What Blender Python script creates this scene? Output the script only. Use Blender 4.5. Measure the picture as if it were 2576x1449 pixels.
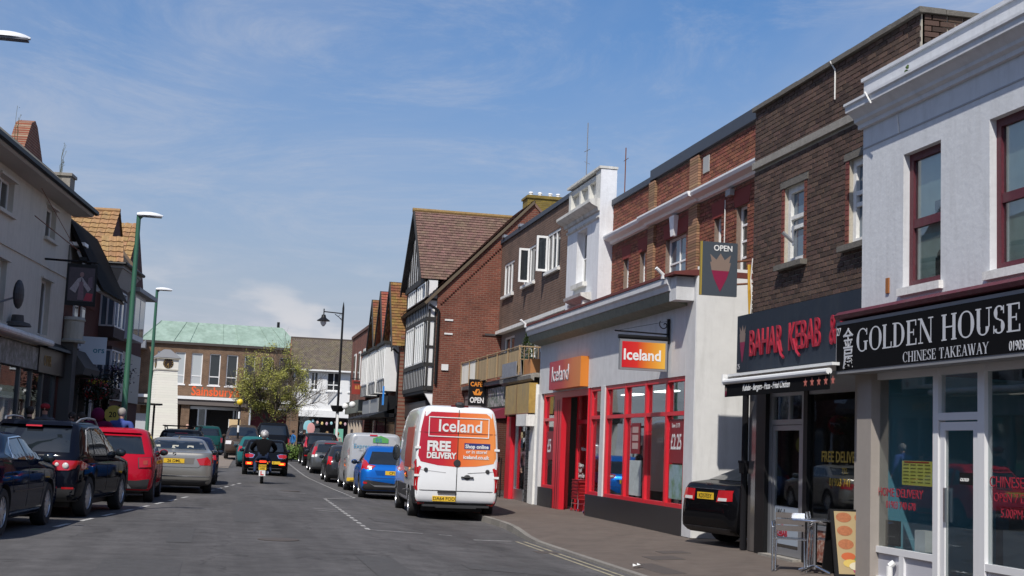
import bpy, bmesh, math, random
from mathutils import Vector, Matrix, noise
from mathutils.bvhtree import BVHTree
R = math.radians
for o in list(bpy.data.objects): bpy.data.objects.remove(o)
sc = bpy.context.scene
COL = sc.collection
rnd = random.Random(7)

# ---------------------------------------------------------------- camera
CAM_H = 1.5
def camera():
    yaw, pitch, roll = R(12.14), R(6.86), R(2.405)
    f = Vector((math.sin(yaw)*math.cos(pitch), math.cos(yaw)*math.cos(pitch), math.sin(pitch)))
    r0 = Vector((math.cos(yaw), -math.sin(yaw), 0)); u0 = r0.cross(f)
    r = r0*math.cos(roll)+u0*math.sin(roll); u = u0*math.cos(roll)-r0*math.sin(roll)
    cd = bpy.data.cameras.new('camera'); co = bpy.data.objects.new('camera', cd); COL.objects.link(co)
    m = Matrix((r, u, -f)).transposed().to_4x4(); m.translation = (0, 0, CAM_H)
    co.matrix_world = m
    cd.sensor_width = 36; cd.lens = 36*3353/2576; cd.clip_end = 3000; cd.clip_start = .05
    sc.camera = co
camera()

# ---------------------------------------------------------------- light
SUN_EL, SUN_A = R(50), R(30)           # elevation; azimuth measured from -Y towards -X
sdir = Vector((-math.sin(SUN_A)*math.cos(SUN_EL), -math.cos(SUN_A)*math.cos(SUN_EL), math.sin(SUN_EL)))
def world():
    w = bpy.data.worlds.new('World'); sc.world = w; w.use_nodes = True
    nt = w.node_tree; nt.nodes.clear(); N = nt.nodes.new; L = nt.links.new
    out = N('ShaderNodeOutputWorld'); bg = N('ShaderNodeBackground'); bg.inputs[1].default_value = .122
    sky = N('ShaderNodeTexSky'); sky.sky_type = 'NISHITA'; sky.sun_disc = False
    sky.sun_elevation = SUN_EL; sky.sun_rotation = math.atan2(sdir.x, sdir.y)
    sky.air_density = 1.1; sky.dust_density = .7; sky.ozone_density = 5.0; sky.altitude = 10
    tc = N('ShaderNodeTexCoord'); sep = N('ShaderNodeSeparateXYZ'); L(tc.outputs['Generated'], sep.inputs[0])
    def math_(op, a, b=None, c=None):
        n = N('ShaderNodeMath'); n.operation = op
        for i, v in enumerate((a, b, c)):
            if v is None: continue
            if isinstance(v, (int, float)): n.inputs[i].default_value = v
            else: L(v, n.inputs[i])
        return n.outputs[0]
    zc = math_('MAXIMUM', sep.outputs[2], 0.0)
    den = math_('ADD', zc, .12)
    cx = math_('DIVIDE', sep.outputs[0], den); cy = math_('DIVIDE', sep.outputs[1], den)
    comb = N('ShaderNodeCombineXYZ'); L(cx, comb.inputs[0]); L(cy, comb.inputs[1])
    def streak(rot, scale, ns, lo, hi, rough=.62, dist=.6, loc=(0, 0, 0)):
        mp = N('ShaderNodeMapping'); mp.inputs['Rotation'].default_value = (0, 0, rot); mp.inputs['Scale'].default_value = scale
        mp.inputs['Location'].default_value = loc
        L(comb.outputs[0], mp.inputs[0])
        n = N('ShaderNodeTexNoise'); n.inputs['Scale'].default_value = ns; n.inputs['Detail'].default_value = 7
        n.inputs['Roughness'].default_value = rough; n.inputs['Distortion'].default_value = dist
        L(mp.outputs[0], n.inputs[0])
        r = N('ShaderNodeMapRange'); r.interpolation_type = 'SMOOTHSTEP'
        r.inputs[1].default_value = lo; r.inputs[2].default_value = hi; L(n.outputs[0], r.inputs[0])
        return r.outputs[0]
    a = streak(R(-30), (.95, .62, 1), .62, .36, .70, .60, .6, (.4, .9, 0))
    b = streak(R(-38), (.8, 1.05, 1), 1.15, .40, .80, .72, 1.8, (3.1, 1.7, 0))
    s1 = math_('MULTIPLY', a, .50); s2 = math_('MULTIPLY', b, .48)
    cir = math_('MINIMUM', math_('ADD', s1, s2), .72)
    # small cumulus just above the roofs, all round the horizon
    mp = N('ShaderNodeMapping'); mp.inputs['Scale'].default_value = (1, 1, 2.6); L(tc.outputs['Generated'], mp.inputs[0])
    n3 = N('ShaderNodeTexNoise'); n3.inputs['Scale'].default_value = 9; n3.inputs['Detail'].default_value = 6; L(mp.outputs[0], n3.inputs[0])
    r3 = N('ShaderNodeMapRange'); r3.interpolation_type = 'SMOOTHSTEP'; r3.inputs[1].default_value = .52; r3.inputs[2].default_value = .66; L(n3.outputs[0], r3.inputs[0])
    band = N('ShaderNodeMapRange'); band.interpolation_type = 'SMOOTHSTEP'; band.inputs[1].default_value = .15; band.inputs[2].default_value = .08; L(sep.outputs[2], band.inputs[0])
    cum = math_('MULTIPLY', math_('MULTIPLY', r3.outputs[0], band.outputs[0]), .75)
    # pale, slightly grey veil low in the sky
    veil = N('ShaderNodeMapRange'); veil.interpolation_type = 'SMOOTHSTEP'
    veil.inputs[1].default_value = .40; veil.inputs[2].default_value = -.02; veil.inputs[3].default_value = 0; veil.inputs[4].default_value = .88; L(sep.outputs[2], veil.inputs[0])
    def mix(fac, c1, c2):
        m = N('ShaderNodeMix'); m.data_type = 'RGBA'
        for s, v in ((m.inputs[0], fac), (m.inputs[6], c1), (m.inputs[7], c2)):
            if hasattr(v, 'is_output'): L(v, s)
            else: s.default_value = v
        return m.outputs[2]
    k = 8.0
    hs = N('ShaderNodeHueSaturation'); hs.inputs['Hue'].default_value = .504; hs.inputs['Saturation'].default_value = 1.24; hs.inputs['Value'].default_value = 1.0
    L(sky.outputs[0], hs.inputs['Color'])
    c = mix(veil.outputs[0], hs.outputs[0], (.55*k*.72, .57*k*.72, .68*k*.72, 1))
    c = mix(cir, c, (.60*k*.9, .64*k*.9, .74*k*.9, 1))
    c = mix(cum, c, (.80*k*.9, .79*k*.9, .82*k*.9, 1))
    L(c, bg.inputs[0]); L(bg.outputs[0], out.inputs[0])
world()
ld_ = bpy.data.lights.new('sun', 'SUN'); ld_.energy = 4.6; ld_.angle = R(.53); ld_.color = (1, .955, .88)
lo_ = bpy.data.objects.new('sun', ld_); COL.objects.link(lo_); lo_.location = (-20, -30, 50)
lo_.rotation_euler = (-sdir).to_track_quat('-Z', 'Y').to_euler()
vs = sc.view_settings; vs.view_transform = 'Standard'; vs.look = 'None'; vs.exposure = 0; vs.gamma = 1
try: vs.use_curve_mapping = False
except Exception: pass
sc.render.engine = 'CYCLES'

# ---------------------------------------------------------------- materials
MATS = {}
def newmat(name):
    m = bpy.data.materials.new(name); m.use_nodes = True
    nt = m.node_tree; b = nt.nodes['Principled BSDF']
    return m, nt, b
def M(name, col, rough=.6, metal=0, var=.0, scale=6, bump=0, bscale=None, spec=.5, coat=0, rand=0, col2=None, emit=None, estr=0, stain=0):
    """colour with noise variation (var), optional second colour patches (col2), per-piece variation (rand), weather stains (stain)"""
    if name in MATS: return MATS[name]
    m, nt, b = newmat(name); N = nt.nodes.new; L = nt.links.new
    c4 = (*col, 1)
    b.inputs['Base Color'].default_value = c4; b.inputs['Roughness'].default_value = rough; b.inputs['Metallic'].default_value = metal
    b.inputs['Specular IOR Level'].default_value = spec; b.inputs['Coat Weight'].default_value = coat; b.inputs['Coat Roughness'].default_value = .04
    cur = None
    tc = N('ShaderNodeTexCoord')
    def mixc(fac, a, c2, mode='MIX'):
        x = N('ShaderNodeMix'); x.data_type = 'RGBA'; x.blend_type = mode
        if hasattr(fac, 'is_output'): L(fac, x.inputs[0])
        else: x.inputs[0].default_value = fac
        for s, v in ((x.inputs[6], a), (x.inputs[7], c2)):
            if hasattr(v, 'is_output'): L(v, s)
            else: s.default_value = v
        return x.outputs[2]
    cur = c4
    if var or col2 is not None:
        n = N('ShaderNodeTexNoise'); n.inputs['Scale'].default_value = scale; n.inputs['Detail'].default_value = 6; n.inputs['Roughness'].default_value = .65
        L(tc.outputs['Object'], n.inputs[0])
        if col2 is not None:
            r = N('ShaderNodeMapRange'); r.inputs[1].default_value = .42; r.inputs[2].default_value = .66; L(n.outputs[0], r.inputs[0])
            cur = mixc(r.outputs[0], cur, (*col2, 1))
        if var:
            n2 = N('ShaderNodeTexNoise'); n2.inputs['Scale'].default_value = scale*3.1; n2.inputs['Detail'].default_value = 8; L(tc.outputs['Object'], n2.inputs[0])
            ad = N('ShaderNodeMath'); ad.operation = 'ADD'; L(n.outputs[0], ad.inputs[0]); L(n2.outputs[0], ad.inputs[1])
            r = N('ShaderNodeMapRange'); r.inputs[1].default_value = .6; r.inputs[2].default_value = 1.4; r.inputs[3].default_value = 1-var; r.inputs[4].default_value = 1+var; L(ad.outputs[0], r.inputs[0])
            cur = mixc(1, cur, r.outputs[0], 'MULTIPLY')
    if stain:
        mp = N('ShaderNodeMapping'); mp.inputs['Scale'].default_value = (3.2, 3.2, .45); L(tc.outputs['Object'], mp.inputs[0])
        n4 = N('ShaderNodeTexNoise'); n4.inputs['Scale'].default_value = 1.6; n4.inputs['Detail'].default_value = 9; n4.inputs['Roughness'].default_value = .72; L(mp.outputs[0], n4.inputs[0])
        r = N('ShaderNodeMapRange'); r.inputs[1].default_value = .47; r.inputs[2].default_value = .74; r.inputs[4].default_value = stain; L(n4.outputs[0], r.inputs[0])
        cur = mixc(r.outputs[0], cur, (.16, .15, .13, 1))
    if rand:
        oi = N('ShaderNodeObjectInfo'); ge = N('ShaderNodeNewGeometry')
        a1 = N('ShaderNodeMath'); a1.operation = 'MULTIPLY_ADD'; a1.inputs[1].default_value = 7.31; L(oi.outputs['Random'], a1.inputs[0]); L(ge.outputs['Random Per Island'], a1.inputs[2])
        fr = N('ShaderNodeMath'); fr.operation = 'FRACT'; L(a1.outputs[0], fr.inputs[0])
        r = N('ShaderNodeMapRange'); r.inputs[3].default_value = 1-rand; r.inputs[4].default_value = 1+rand*.9; L(fr.outputs[0], r.inputs[0])
        cur = mixc(1, cur, r.outputs[0], 'MULTIPLY')
        hs = N('ShaderNodeHueSaturation'); r2 = N('ShaderNodeMapRange'); r2.inputs[3].default_value = .488; r2.inputs[4].default_value = .512
        f2 = N('ShaderNodeMath'); f2.operation = 'MULTIPLY'; f2.inputs[1].default_value = 5.7; L(fr.outputs[0], f2.inputs[0])
        f3 = N('ShaderNodeMath'); f3.operation = 'FRACT'; L(f2.outputs[0], f3.inputs[0]); L(f3.outputs[0], r2.inputs[0])
        L(r2.outputs[0], hs.inputs['Hue']); L(cur, hs.inputs['Color']); cur = hs.outputs[0]
    if hasattr(cur, 'is_output'): L(cur, b.inputs['Base Color'])
    if bump:
        n3 = N('ShaderNodeTexNoise'); n3.inputs['Scale'].default_value = bscale or scale*6; n3.inputs['Detail'].default_value = 6; L(tc.outputs['Object'], n3.inputs[0])
        bp = N('ShaderNodeBump'); bp.inputs['Strength'].default_value = min(1, bump); bp.inputs['Distance'].default_value = .02; L(n3.outputs[0], bp.inputs['Height']); L(bp.outputs[0], b.inputs['Normal'])
    if emit:
        b.inputs['Emission Color'].default_value = (*emit, 1); b.inputs['Emission Strength'].default_value = estr
    MATS[name] = m; return m
def Mbrick(name, c1, c2, mortar, axes='xz', bw=.225, bh=.075, mort=.011, lichen=None):
    if name in MATS: return MATS[name]
    m, nt, b = newmat(name); N = nt.nodes.new; L = nt.links.new
    tc = N('ShaderNodeTexCoord'); sp = N('ShaderNodeSeparateXYZ'); cb = N('ShaderNodeCombineXYZ'); L(tc.outputs['Object'], sp.inputs[0])
    L(sp.outputs[0 if axes[0] == 'x' else 1], cb.inputs[0]); L(sp.outputs[2], cb.inputs[1])
    t = N('ShaderNodeTexBrick'); t.inputs['Scale'].default_value = 1; t.inputs['Brick Width'].default_value = bw; t.inputs['Row Height'].default_value = bh
    t.inputs['Mortar Size'].default_value = mort; t.inputs['Mortar Smooth'].default_value = .2; t.inputs['Bias'].default_value = -.1
    t.inputs['Color1'].default_value = (*c1, 1); t.inputs['Color2'].default_value = (*c2, 1); t.inputs['Mortar'].default_value = (*mortar, 1)
    L(cb.outputs[0], t.inputs['Vector'])
    n = N('ShaderNodeTexNoise'); n.inputs['Scale'].default_value = 1.1; n.inputs['Detail'].default_value = 8; n.inputs['Roughness'].default_value = .7; L(tc.outputs['Object'], n.inputs[0])
    r = N('ShaderNodeMapRange'); r.inputs[1].default_value = .3; r.inputs[2].default_value = .7; r.inputs[3].default_value = .62; r.inputs[4].default_value = 1.3; L(n.outputs[0], r.inputs[0])
    x = N('ShaderNodeMix'); x.data_type = 'RGBA'; x.blend_type = 'MULTIPLY'; x.inputs[0].default_value = 1; L(t.outputs['Color'], x.inputs[6]); L(r.outputs[0], x.inputs[7])
    L(x.outputs[2], b.inputs['Base Color']); b.inputs['Roughness'].default_value = .9
    iv = N('ShaderNodeMath'); iv.operation = 'SUBTRACT'; iv.inputs[0].default_value = 1; L(t.outputs['Fac'], iv.inputs[1])
    bp = N('ShaderNodeBump'); bp.inputs['Strength'].default_value = .7; bp.inputs['Distance'].default_value = .012; L(iv.outputs[0], bp.inputs['Height']); L(bp.outputs[0], b.inputs['Normal'])
    MATS[name] = m; return m
def Mpane(name, tint=(.72, .78, .78), refl=.10, wave=.004):
    """thin clear shop glass: see-through plus a mirror reflection"""
    if name in MATS: return MATS[name]
    m, nt, b = newmat(name); N = nt.nodes.new; L = nt.links.new; nt.nodes.remove(b)
    o = nt.nodes['Material Output']; tr = N('ShaderNodeBsdfTransparent'); tr.inputs[0].default_value = (*tint, 1)
    gl = N('ShaderNodeBsdfGlossy'); gl.inputs['Roughness'].default_value = .015; gl.inputs['Color'].default_value = (.9, .93, .95, 1)
    fr = N('ShaderNodeLayerWeight'); fr.inputs[0].default_value = .5
    pw = N('ShaderNodeMath'); pw.operation = 'POWER'; pw.inputs[1].default_value = 4.0; L(fr.outputs['Facing'], pw.inputs[0])
    ad = N('ShaderNodeMath'); ad.operation = 'MULTIPLY_ADD'; ad.inputs[1].default_value = .9; ad.inputs[2].default_value = refl; ad.use_clamp = True; L(pw.outputs[0], ad.inputs[0])
    n = N('ShaderNodeTexNoise'); n.inputs['Scale'].default_value = 1.2; tc = N('ShaderNodeTexCoord'); L(tc.outputs['Object'], n.inputs[0])
    bp = N('ShaderNodeBump'); bp.inputs['Strength'].default_value = .25; bp.inputs['Distance'].default_value = wave; L(n.outputs[0], bp.inputs['Height']); L(bp.outputs[0], gl.inputs['Normal'])
    mx = N('ShaderNodeMixShader'); L(ad.outputs[0], mx.inputs[0]); L(tr.outputs[0], mx.inputs[1]); L(gl.outputs[0], mx.inputs[2]); L(mx.outputs[0], o.inputs[0])
    MATS[name] = m; return m
def Mgrad(name, axis, a, b_, stops, rough=.4):
    """printed colour gradient across a panel, along its own local axis from a to b_"""
    if name in MATS: return MATS[name]
    m, nt, b = newmat(name); N = nt.nodes.new; L = nt.links.new
    tc = N('ShaderNodeTexCoord'); sp = N('ShaderNodeSeparateXYZ'); L(tc.outputs['Object'], sp.inputs[0])
    r = N('ShaderNodeMapRange'); r.inputs[1].default_value = a; r.inputs[2].default_value = b_; L(sp.outputs['xyz'.index(axis)], r.inputs[0])
    cr = N('ShaderNodeValToRGB'); L(r.outputs[0], cr.inputs[0]); el = cr.color_ramp.elements
    while len(el) < len(stops): el.new(.5)
    for e, (p, c) in zip(el, stops): e.position = p; e.color = (*c, 1)
    L(cr.outputs[0], b.inputs['Base Color']); b.inputs['Roughness'].default_value = rough
    MATS[name] = m; return m
WHITE = M('white_paint', (.78, .78, .77), .45, var=.05, scale=5)
UPVC = M('white_frame_paint', (.80, .80, .79), .35)
OLDWHITE = M('old_white_paint', (.74, .73, .70), .6, var=.12, scale=9, bump=.2, stain=.35)
STUCCO = M('white_stucco', (.60, .61, .63), .85, var=.06, scale=2.2, bump=.22, bscale=14, stain=.22)
GREYREND = M('pale_grey_render', (.60, .60, .605), .75, var=.09, scale=1.6, bump=.25, bscale=60, stain=.20)
BLACK = M('black_paint', (.008, .008, .009), .5, spec=.25)
BLACKGLOSS = M('black_gloss', (.012, .012, .014), .2)
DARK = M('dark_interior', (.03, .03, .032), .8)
METAL = M('brushed_metal', (.62, .63, .65), .28, metal=1)
GREYM = M('grey_metal', (.33, .34, .36), .4, metal=.6)
RUST = M('rusty_iron', (.16, .06, .03), .85, var=.3, scale=20)
CHROME = M('chrome', (.75, .76, .78), .12, metal=1)
RUBBER = M('tyre_rubber', (.022, .022, .023), .85)
GLASSD = M('dark_window_glass', (.025, .030, .034), .04, spec=.8)
GLASSP = M('pale_reflection_glass', (.27, .33, .33), .05, spec=.8, var=.38, scale=.9)  # pale curtained pane with a cloudy reflection painted into its colour
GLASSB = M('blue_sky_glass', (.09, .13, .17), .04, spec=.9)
PANE = Mpane('clear_shop_glass')
PANED = Mpane('dim_shop_glass', (.86, .89, .89), .07)
REDP = M('red_frame_paint', (.60, .016, .030), .38, var=.05)
MAROON = M('maroon_paint', (.095, .012, .022), .5, var=.35, scale=22, bump=.3, stain=.25)
GREEN = M('green_post_paint', (.035, .12, .075), .45)
DCONC = M('sooty_concrete', (.135, .122, .105), .9, var=.3, scale=8, bump=.5, stain=.4)
CONC = M('concrete', (.27, .25, .22), .9, var=.25, scale=7, bump=.5, stain=.5)
LEAD = M('dark_blue_lead', (.045, .055, .075), .55, var=.1)
PLATEY = M('yellow_plate', (.72, .46, .03), .4)
PLATEW = M('white_plate', (.75, .75, .74), .4)
SKIN = M('skin', (.50, .29, .21), .55)
HAIR = M('dark_hair', (.035, .022, .015), .7)

# ---------------------------------------------------------------- mesh helpers
class MB:
    def __init__(s): s.v = []; s.f = []
    def add(s, vs, fs):
        n = len(s.v); s.v += [tuple(p) for p in vs]; s.f += [tuple(i+n for i in q) for q in fs]; return s
    def box(s, x0, x1, y0, y1, z0, z1):
        if x1 < x0: x0, x1 = x1, x0
        if y1 < y0: y0, y1 = y1, y0
        if z1 < z0: z0, z1 = z1, z0
        return s.add([(x0,y0,z0),(x1,y0,z0),(x1,y1,z0),(x0,y1,z0),(x0,y0,z1),(x1,y0,z1),(x1,y1,z1),(x0,y1,z1)],
                     [(0,3,2,1),(4,5,6,7),(0,1,5,4),(1,2,6,5),(2,3,7,6),(3,0,4,7)])
    def hexa(s, bot, top):      # two quads
        return s.add(list(bot)+list(top), [(0,3,2,1),(4,5,6,7),(0,1,5,4),(1,2,6,5),(2,3,7,6),(3,0,4,7)])
    def poly(s, pts): return s.add(pts, [tuple(range(len(pts)))])
    def prism(s, pts, axis, a, b):
        """closed polygon pts (2d) extruded along axis between a and b"""
        mk = {'x': lambda p, t: (t, p[0], p[1]), 'y': lambda p, t: (p[0], t, p[1]), 'z': lambda p, t: (p[0], p[1], t)}[axis]
        n = len(pts); v = [mk(p, a) for p in pts]+[mk(p, b) for p in pts]
        return s.add(v, [tuple(range(n-1, -1, -1)), tuple(range(n, 2*n))]+[(i, (i+1) % n, n+(i+1) % n, n+i) for i in range(n)])
    def tube(s, p, q, r, n=8, r2=None):
        p, q = Vector(p), Vector(q); d = (q-p)
        if d.length < 1e-6: return s
        d.normalize(); a = d.orthogonal().normalized(); b = d.cross(a); r2 = r if r2 is None else r2
        v = [p+(a*math.cos(t)+b*math.sin(t))*r for t in [2*math.pi*i/n for i in range(n)]]
        v += [q+(a*math.cos(t)+b*math.sin(t))*r2 for t in [2*math.pi*i/n for i in range(n)]]
        return s.add(v, [(i, (i+1) % n, n+(i+1) % n, n+i) for i in range(n)]+[tuple(range(n-1, -1, -1)), tuple(range(n, 2*n))])
    def path(s, pts, r, n=6):
        for a, b in zip(pts, pts[1:]): s.tube(a, b, r, n)
        return s
    def lathe(s, prof, n=24, c=(0, 0, 0), axis='z'):
        """profile of (radius, height)"""
        mk = {'z': lambda x, y, z: (c[0]+x, c[1]+y, c[2]+z), 'x': lambda x, y, z: (c[0]+z, c[1]+x, c[2]+y), 'y': lambda x, y, z: (c[0]+y, c[1]+z, c[2]+x)}[axis]
        v = []; m = len(prof)
        for i in range(n):
            t = 2*math.pi*i/n
            for r, h in prof: v.append(mk(r*math.cos(t), r*math.sin(t), h))
        f = [(i*m+j, ((i+1) % n)*m+j, ((i+1) % n)*m+j+1, i*m+j+1) for i in range(n) for j in range(m-1)]
        return s.add(v, f)
    def sph(s, c, r, n=14, m=8, sc_=(1, 1, 1)):
        v = [(c[0], c[1], c[2]-r*sc_[2])]; f = []
        for j in range(1, m):
            a = -math.pi/2+math.pi*j/m
            for i in range(n):
                t = 2*math.pi*i/n; v.append((c[0]+r*sc_[0]*math.cos(a)*math.cos(t), c[1]+r*sc_[1]*math.cos(a)*math.sin(t), c[2]+r*sc_[2]*math.sin(a)))
        v.append((c[0], c[1], c[2]+r*sc_[2])); e = len(v)-1
        for i in range(n):
            f.append((0, 1+(i+1) % n, 1+i)); f.append((e, e-n+i, e-n+(i+1) % n))
            for j in range(m-2): f.append((1+j*n+i, 1+j*n+(i+1) % n, 1+(j+1)*n+(i+1) % n, 1+(j+1)*n+i))
        return s.add(v, f)
    def grid(s, fn, nu, nv):
        v = [fn(i/nu, j/nv) for j in range(nv+1) for i in range(nu+1)]
        return s.add(v, [(j*(nu+1)+i, j*(nu+1)+i+1, (j+1)*(nu+1)+i+1, (j+1)*(nu+1)+i) for j in range(nv) for i in range(nu)])
    def mesh(s, name, mat=None, smooth=None):
        me = bpy.data.meshes.new(name); me.from_pydata(s.v, [], s.f); me.update()
        if mat: me.materials.append(mat)
        if smooth is not None:
            me.polygons.foreach_set('use_smooth', [True]*len(me.polygons)); me.set_sharp_from_angle(angle=R(smooth))
        return me
    def build(s, name, mat, parent=None, smooth=None, **tags): return OBJ(name, s.mesh(name, mat, smooth), parent, **tags)
def OBJ(name, me, parent=None, **tags):
    o = bpy.data.objects.new(name, me); COL.objects.link(o)
    if parent is not None: o.parent = parent
    for k, v in tags.items():
        if v is not None: o[k] = v
    return o
def E(name, loc, rz=0, label=None, category=None, group=None, **t):
    o = OBJ(name, None, None, label=label, category=category, group=group, **t)
    o.location = loc; o.rotation_euler = (0, 0, rz); o.empty_display_size = .2; return o
def BOX(name, mat, parent, *b, **t): return MB().box(*b).build(name, mat, parent, **t)
def cells(mb, u0, u1, z0, z1, ops, d0, d1):
    """wall slab with rectangular openings ops=(ua,ub,za,zb), between depths d0 and d1"""
    us = sorted({u0, u1, *[min(max(o[k], u0), u1) for o in ops for k in (0, 1)]})
    for a, b in zip(us, us[1:]):
        mid = (a+b)/2; segs = sorted((o[2], o[3]) for o in ops if o[0] < mid < o[1]); z = z0
        for s0, s1 in segs:
            if s0 > z: mb.box(a, b, d0, d1, z, min(s0, z1))
            z = max(z, s1)
        if z < z1: mb.box(a, b, d0, d1, z, z1)
    return mb
UNIT = MB().box(-.5, .5, -.5, .5, -.5, .5)
def pieces(name, mat, parent, items, limit=300, key=None, stuffname=None):
    """items: (cx,cy,cz,sx,sy,sz) boxes; the `limit` with largest key become objects, the rest one joined part"""
    if key: items = sorted(items, key=key, reverse=True)
    me = UNIT.mesh(name, mat)
    for c in items[:limit]:
        o = OBJ(name, me, parent); o.location = c[:3]; o.scale = c[3:6]
    if len(items) > limit:
        mb = MB()
        for x, y, z, a, b, c in items[limit:]: mb.box(x-a/2, x+a/2, y-b/2, y+b/2, z-c/2, z+c/2)
        mb.build(stuffname or (name+'_courses'), mat, parent, kind='stuff')
def bricks(u0, u1, z0, z1, ops, d=0.0, bl=.225, bh=.075, j=.014, jv=.022, seed=1, dep=.035):
    r = random.Random(seed); out = []; nz = int(round((z1-z0)/bh)); bh = (z1-z0)/nz
    for k in range(nz):
        za, zb = z0+k*bh+j/2, z0+(k+1)*bh-j/2; zm = (za+zb)/2
        u = u0-(bl/2 if k % 2 else 0); cut = []
        hit = [o for o in ops if o[2] < zm < o[3]]
        while u < u1:
            a, b = max(u, u0), min(u+bl, u1); segs = [(a, b)]
            for o in hit:
                ns = []
                for s, t in segs:
                    if t <= o[0] or s >= o[1]: ns.append((s, t))
                    else:
                        if s < o[0]: ns.append((s, o[0]))
                        if t > o[1]: ns.append((o[1], t))
                segs = ns
            for s, t in segs:
                if t-s > .03:
                    pr = r.uniform(-.0025, .0035)
                    out.append(((s+t)/2, d+dep/2-pr, zm, t-s-jv, dep, zb-za))
            u += bl
    return out
def window(root, u0, u1, z0, z1, d, fm=UPVC, gm=GLASSD, nv=1, nh=1, fw=.055, sill=None, dep=.06, bar=.035, label=None, hs=None):
    """frame with a grid of panes; d = depth of the frame's front face; hs = heights (0..1) of the transoms"""
    mb = MB(); w = u1-u0; h = z1-z0
    mb.box(u0, u0+fw, d, d+dep, z0, z1).box(u1-fw, u1, d, d+dep, z0, z1)
    mb.box(u0+fw, u1-fw, d, d+dep, z0, z0+fw).box(u0+fw, u1-fw, d, d+dep, z1-fw, z1)
    us = [u0+fw+(w-2*fw)*i/nv for i in range(nv+1)]
    zs = [z0+fw+(h-2*fw)*t for t in ([0]+list(hs)+[1] if hs else [i/nh for i in range(nh+1)])]
    for u in us[1:-1]: mb.box(u-bar/2, u+bar/2, d+.004, d+dep-.004, z0+fw, z1-fw)
    for i, z in enumerate(zs[1:-1]):
        for a, b in zip(us, us[1:]): mb.box(a+(bar/2 if a != us[0] else 0), b-(bar/2 if b != us[-1] else 0), d+.006, d+dep-.006, z-bar/2, z+bar/2)
    o = mb.build('window', fm, root, label=label)
    for a, b in zip(us, us[1:]):
        for p, q in zip(zs, zs[1:]): BOX('pane', gm, o, a+.004, b-.004, d+dep*.55, d+dep*.55+.008, p+.004, q-.004)
    if sill: BOX('sill', sill, o, u0-.08, u1+.08, d-.12, d+.10, z0-.09, z0-.002)
    return o
def TEXT(parent, s, size, mat, loc, name='lettering', rot=(R(90), 0, 0), ext=.004, xs=1, bold=0, align='LEFT', shear=0):
    c = bpy.data.curves.new('txt', 'FONT'); c.body = s; c.size = size; c.extrude = ext; c.align_x = align; c.offset = bold; c.shear = shear; c.resolution_u = 3
    t = bpy.data.objects.new('txt', c); COL.objects.link(t)
    dg = bpy.context.evaluated_depsgraph_get(); me = bpy.data.meshes.new_from_object(t.evaluated_get(dg))
    bpy.data.objects.remove(t); bpy.data.curves.remove(c)
    me.materials.clear(); me.materials.append(mat); me.name = name
    o = OBJ(name, me, parent); o.location = loc; o.rotation_euler = rot; o.scale = (xs, 1, 1); return o
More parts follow.
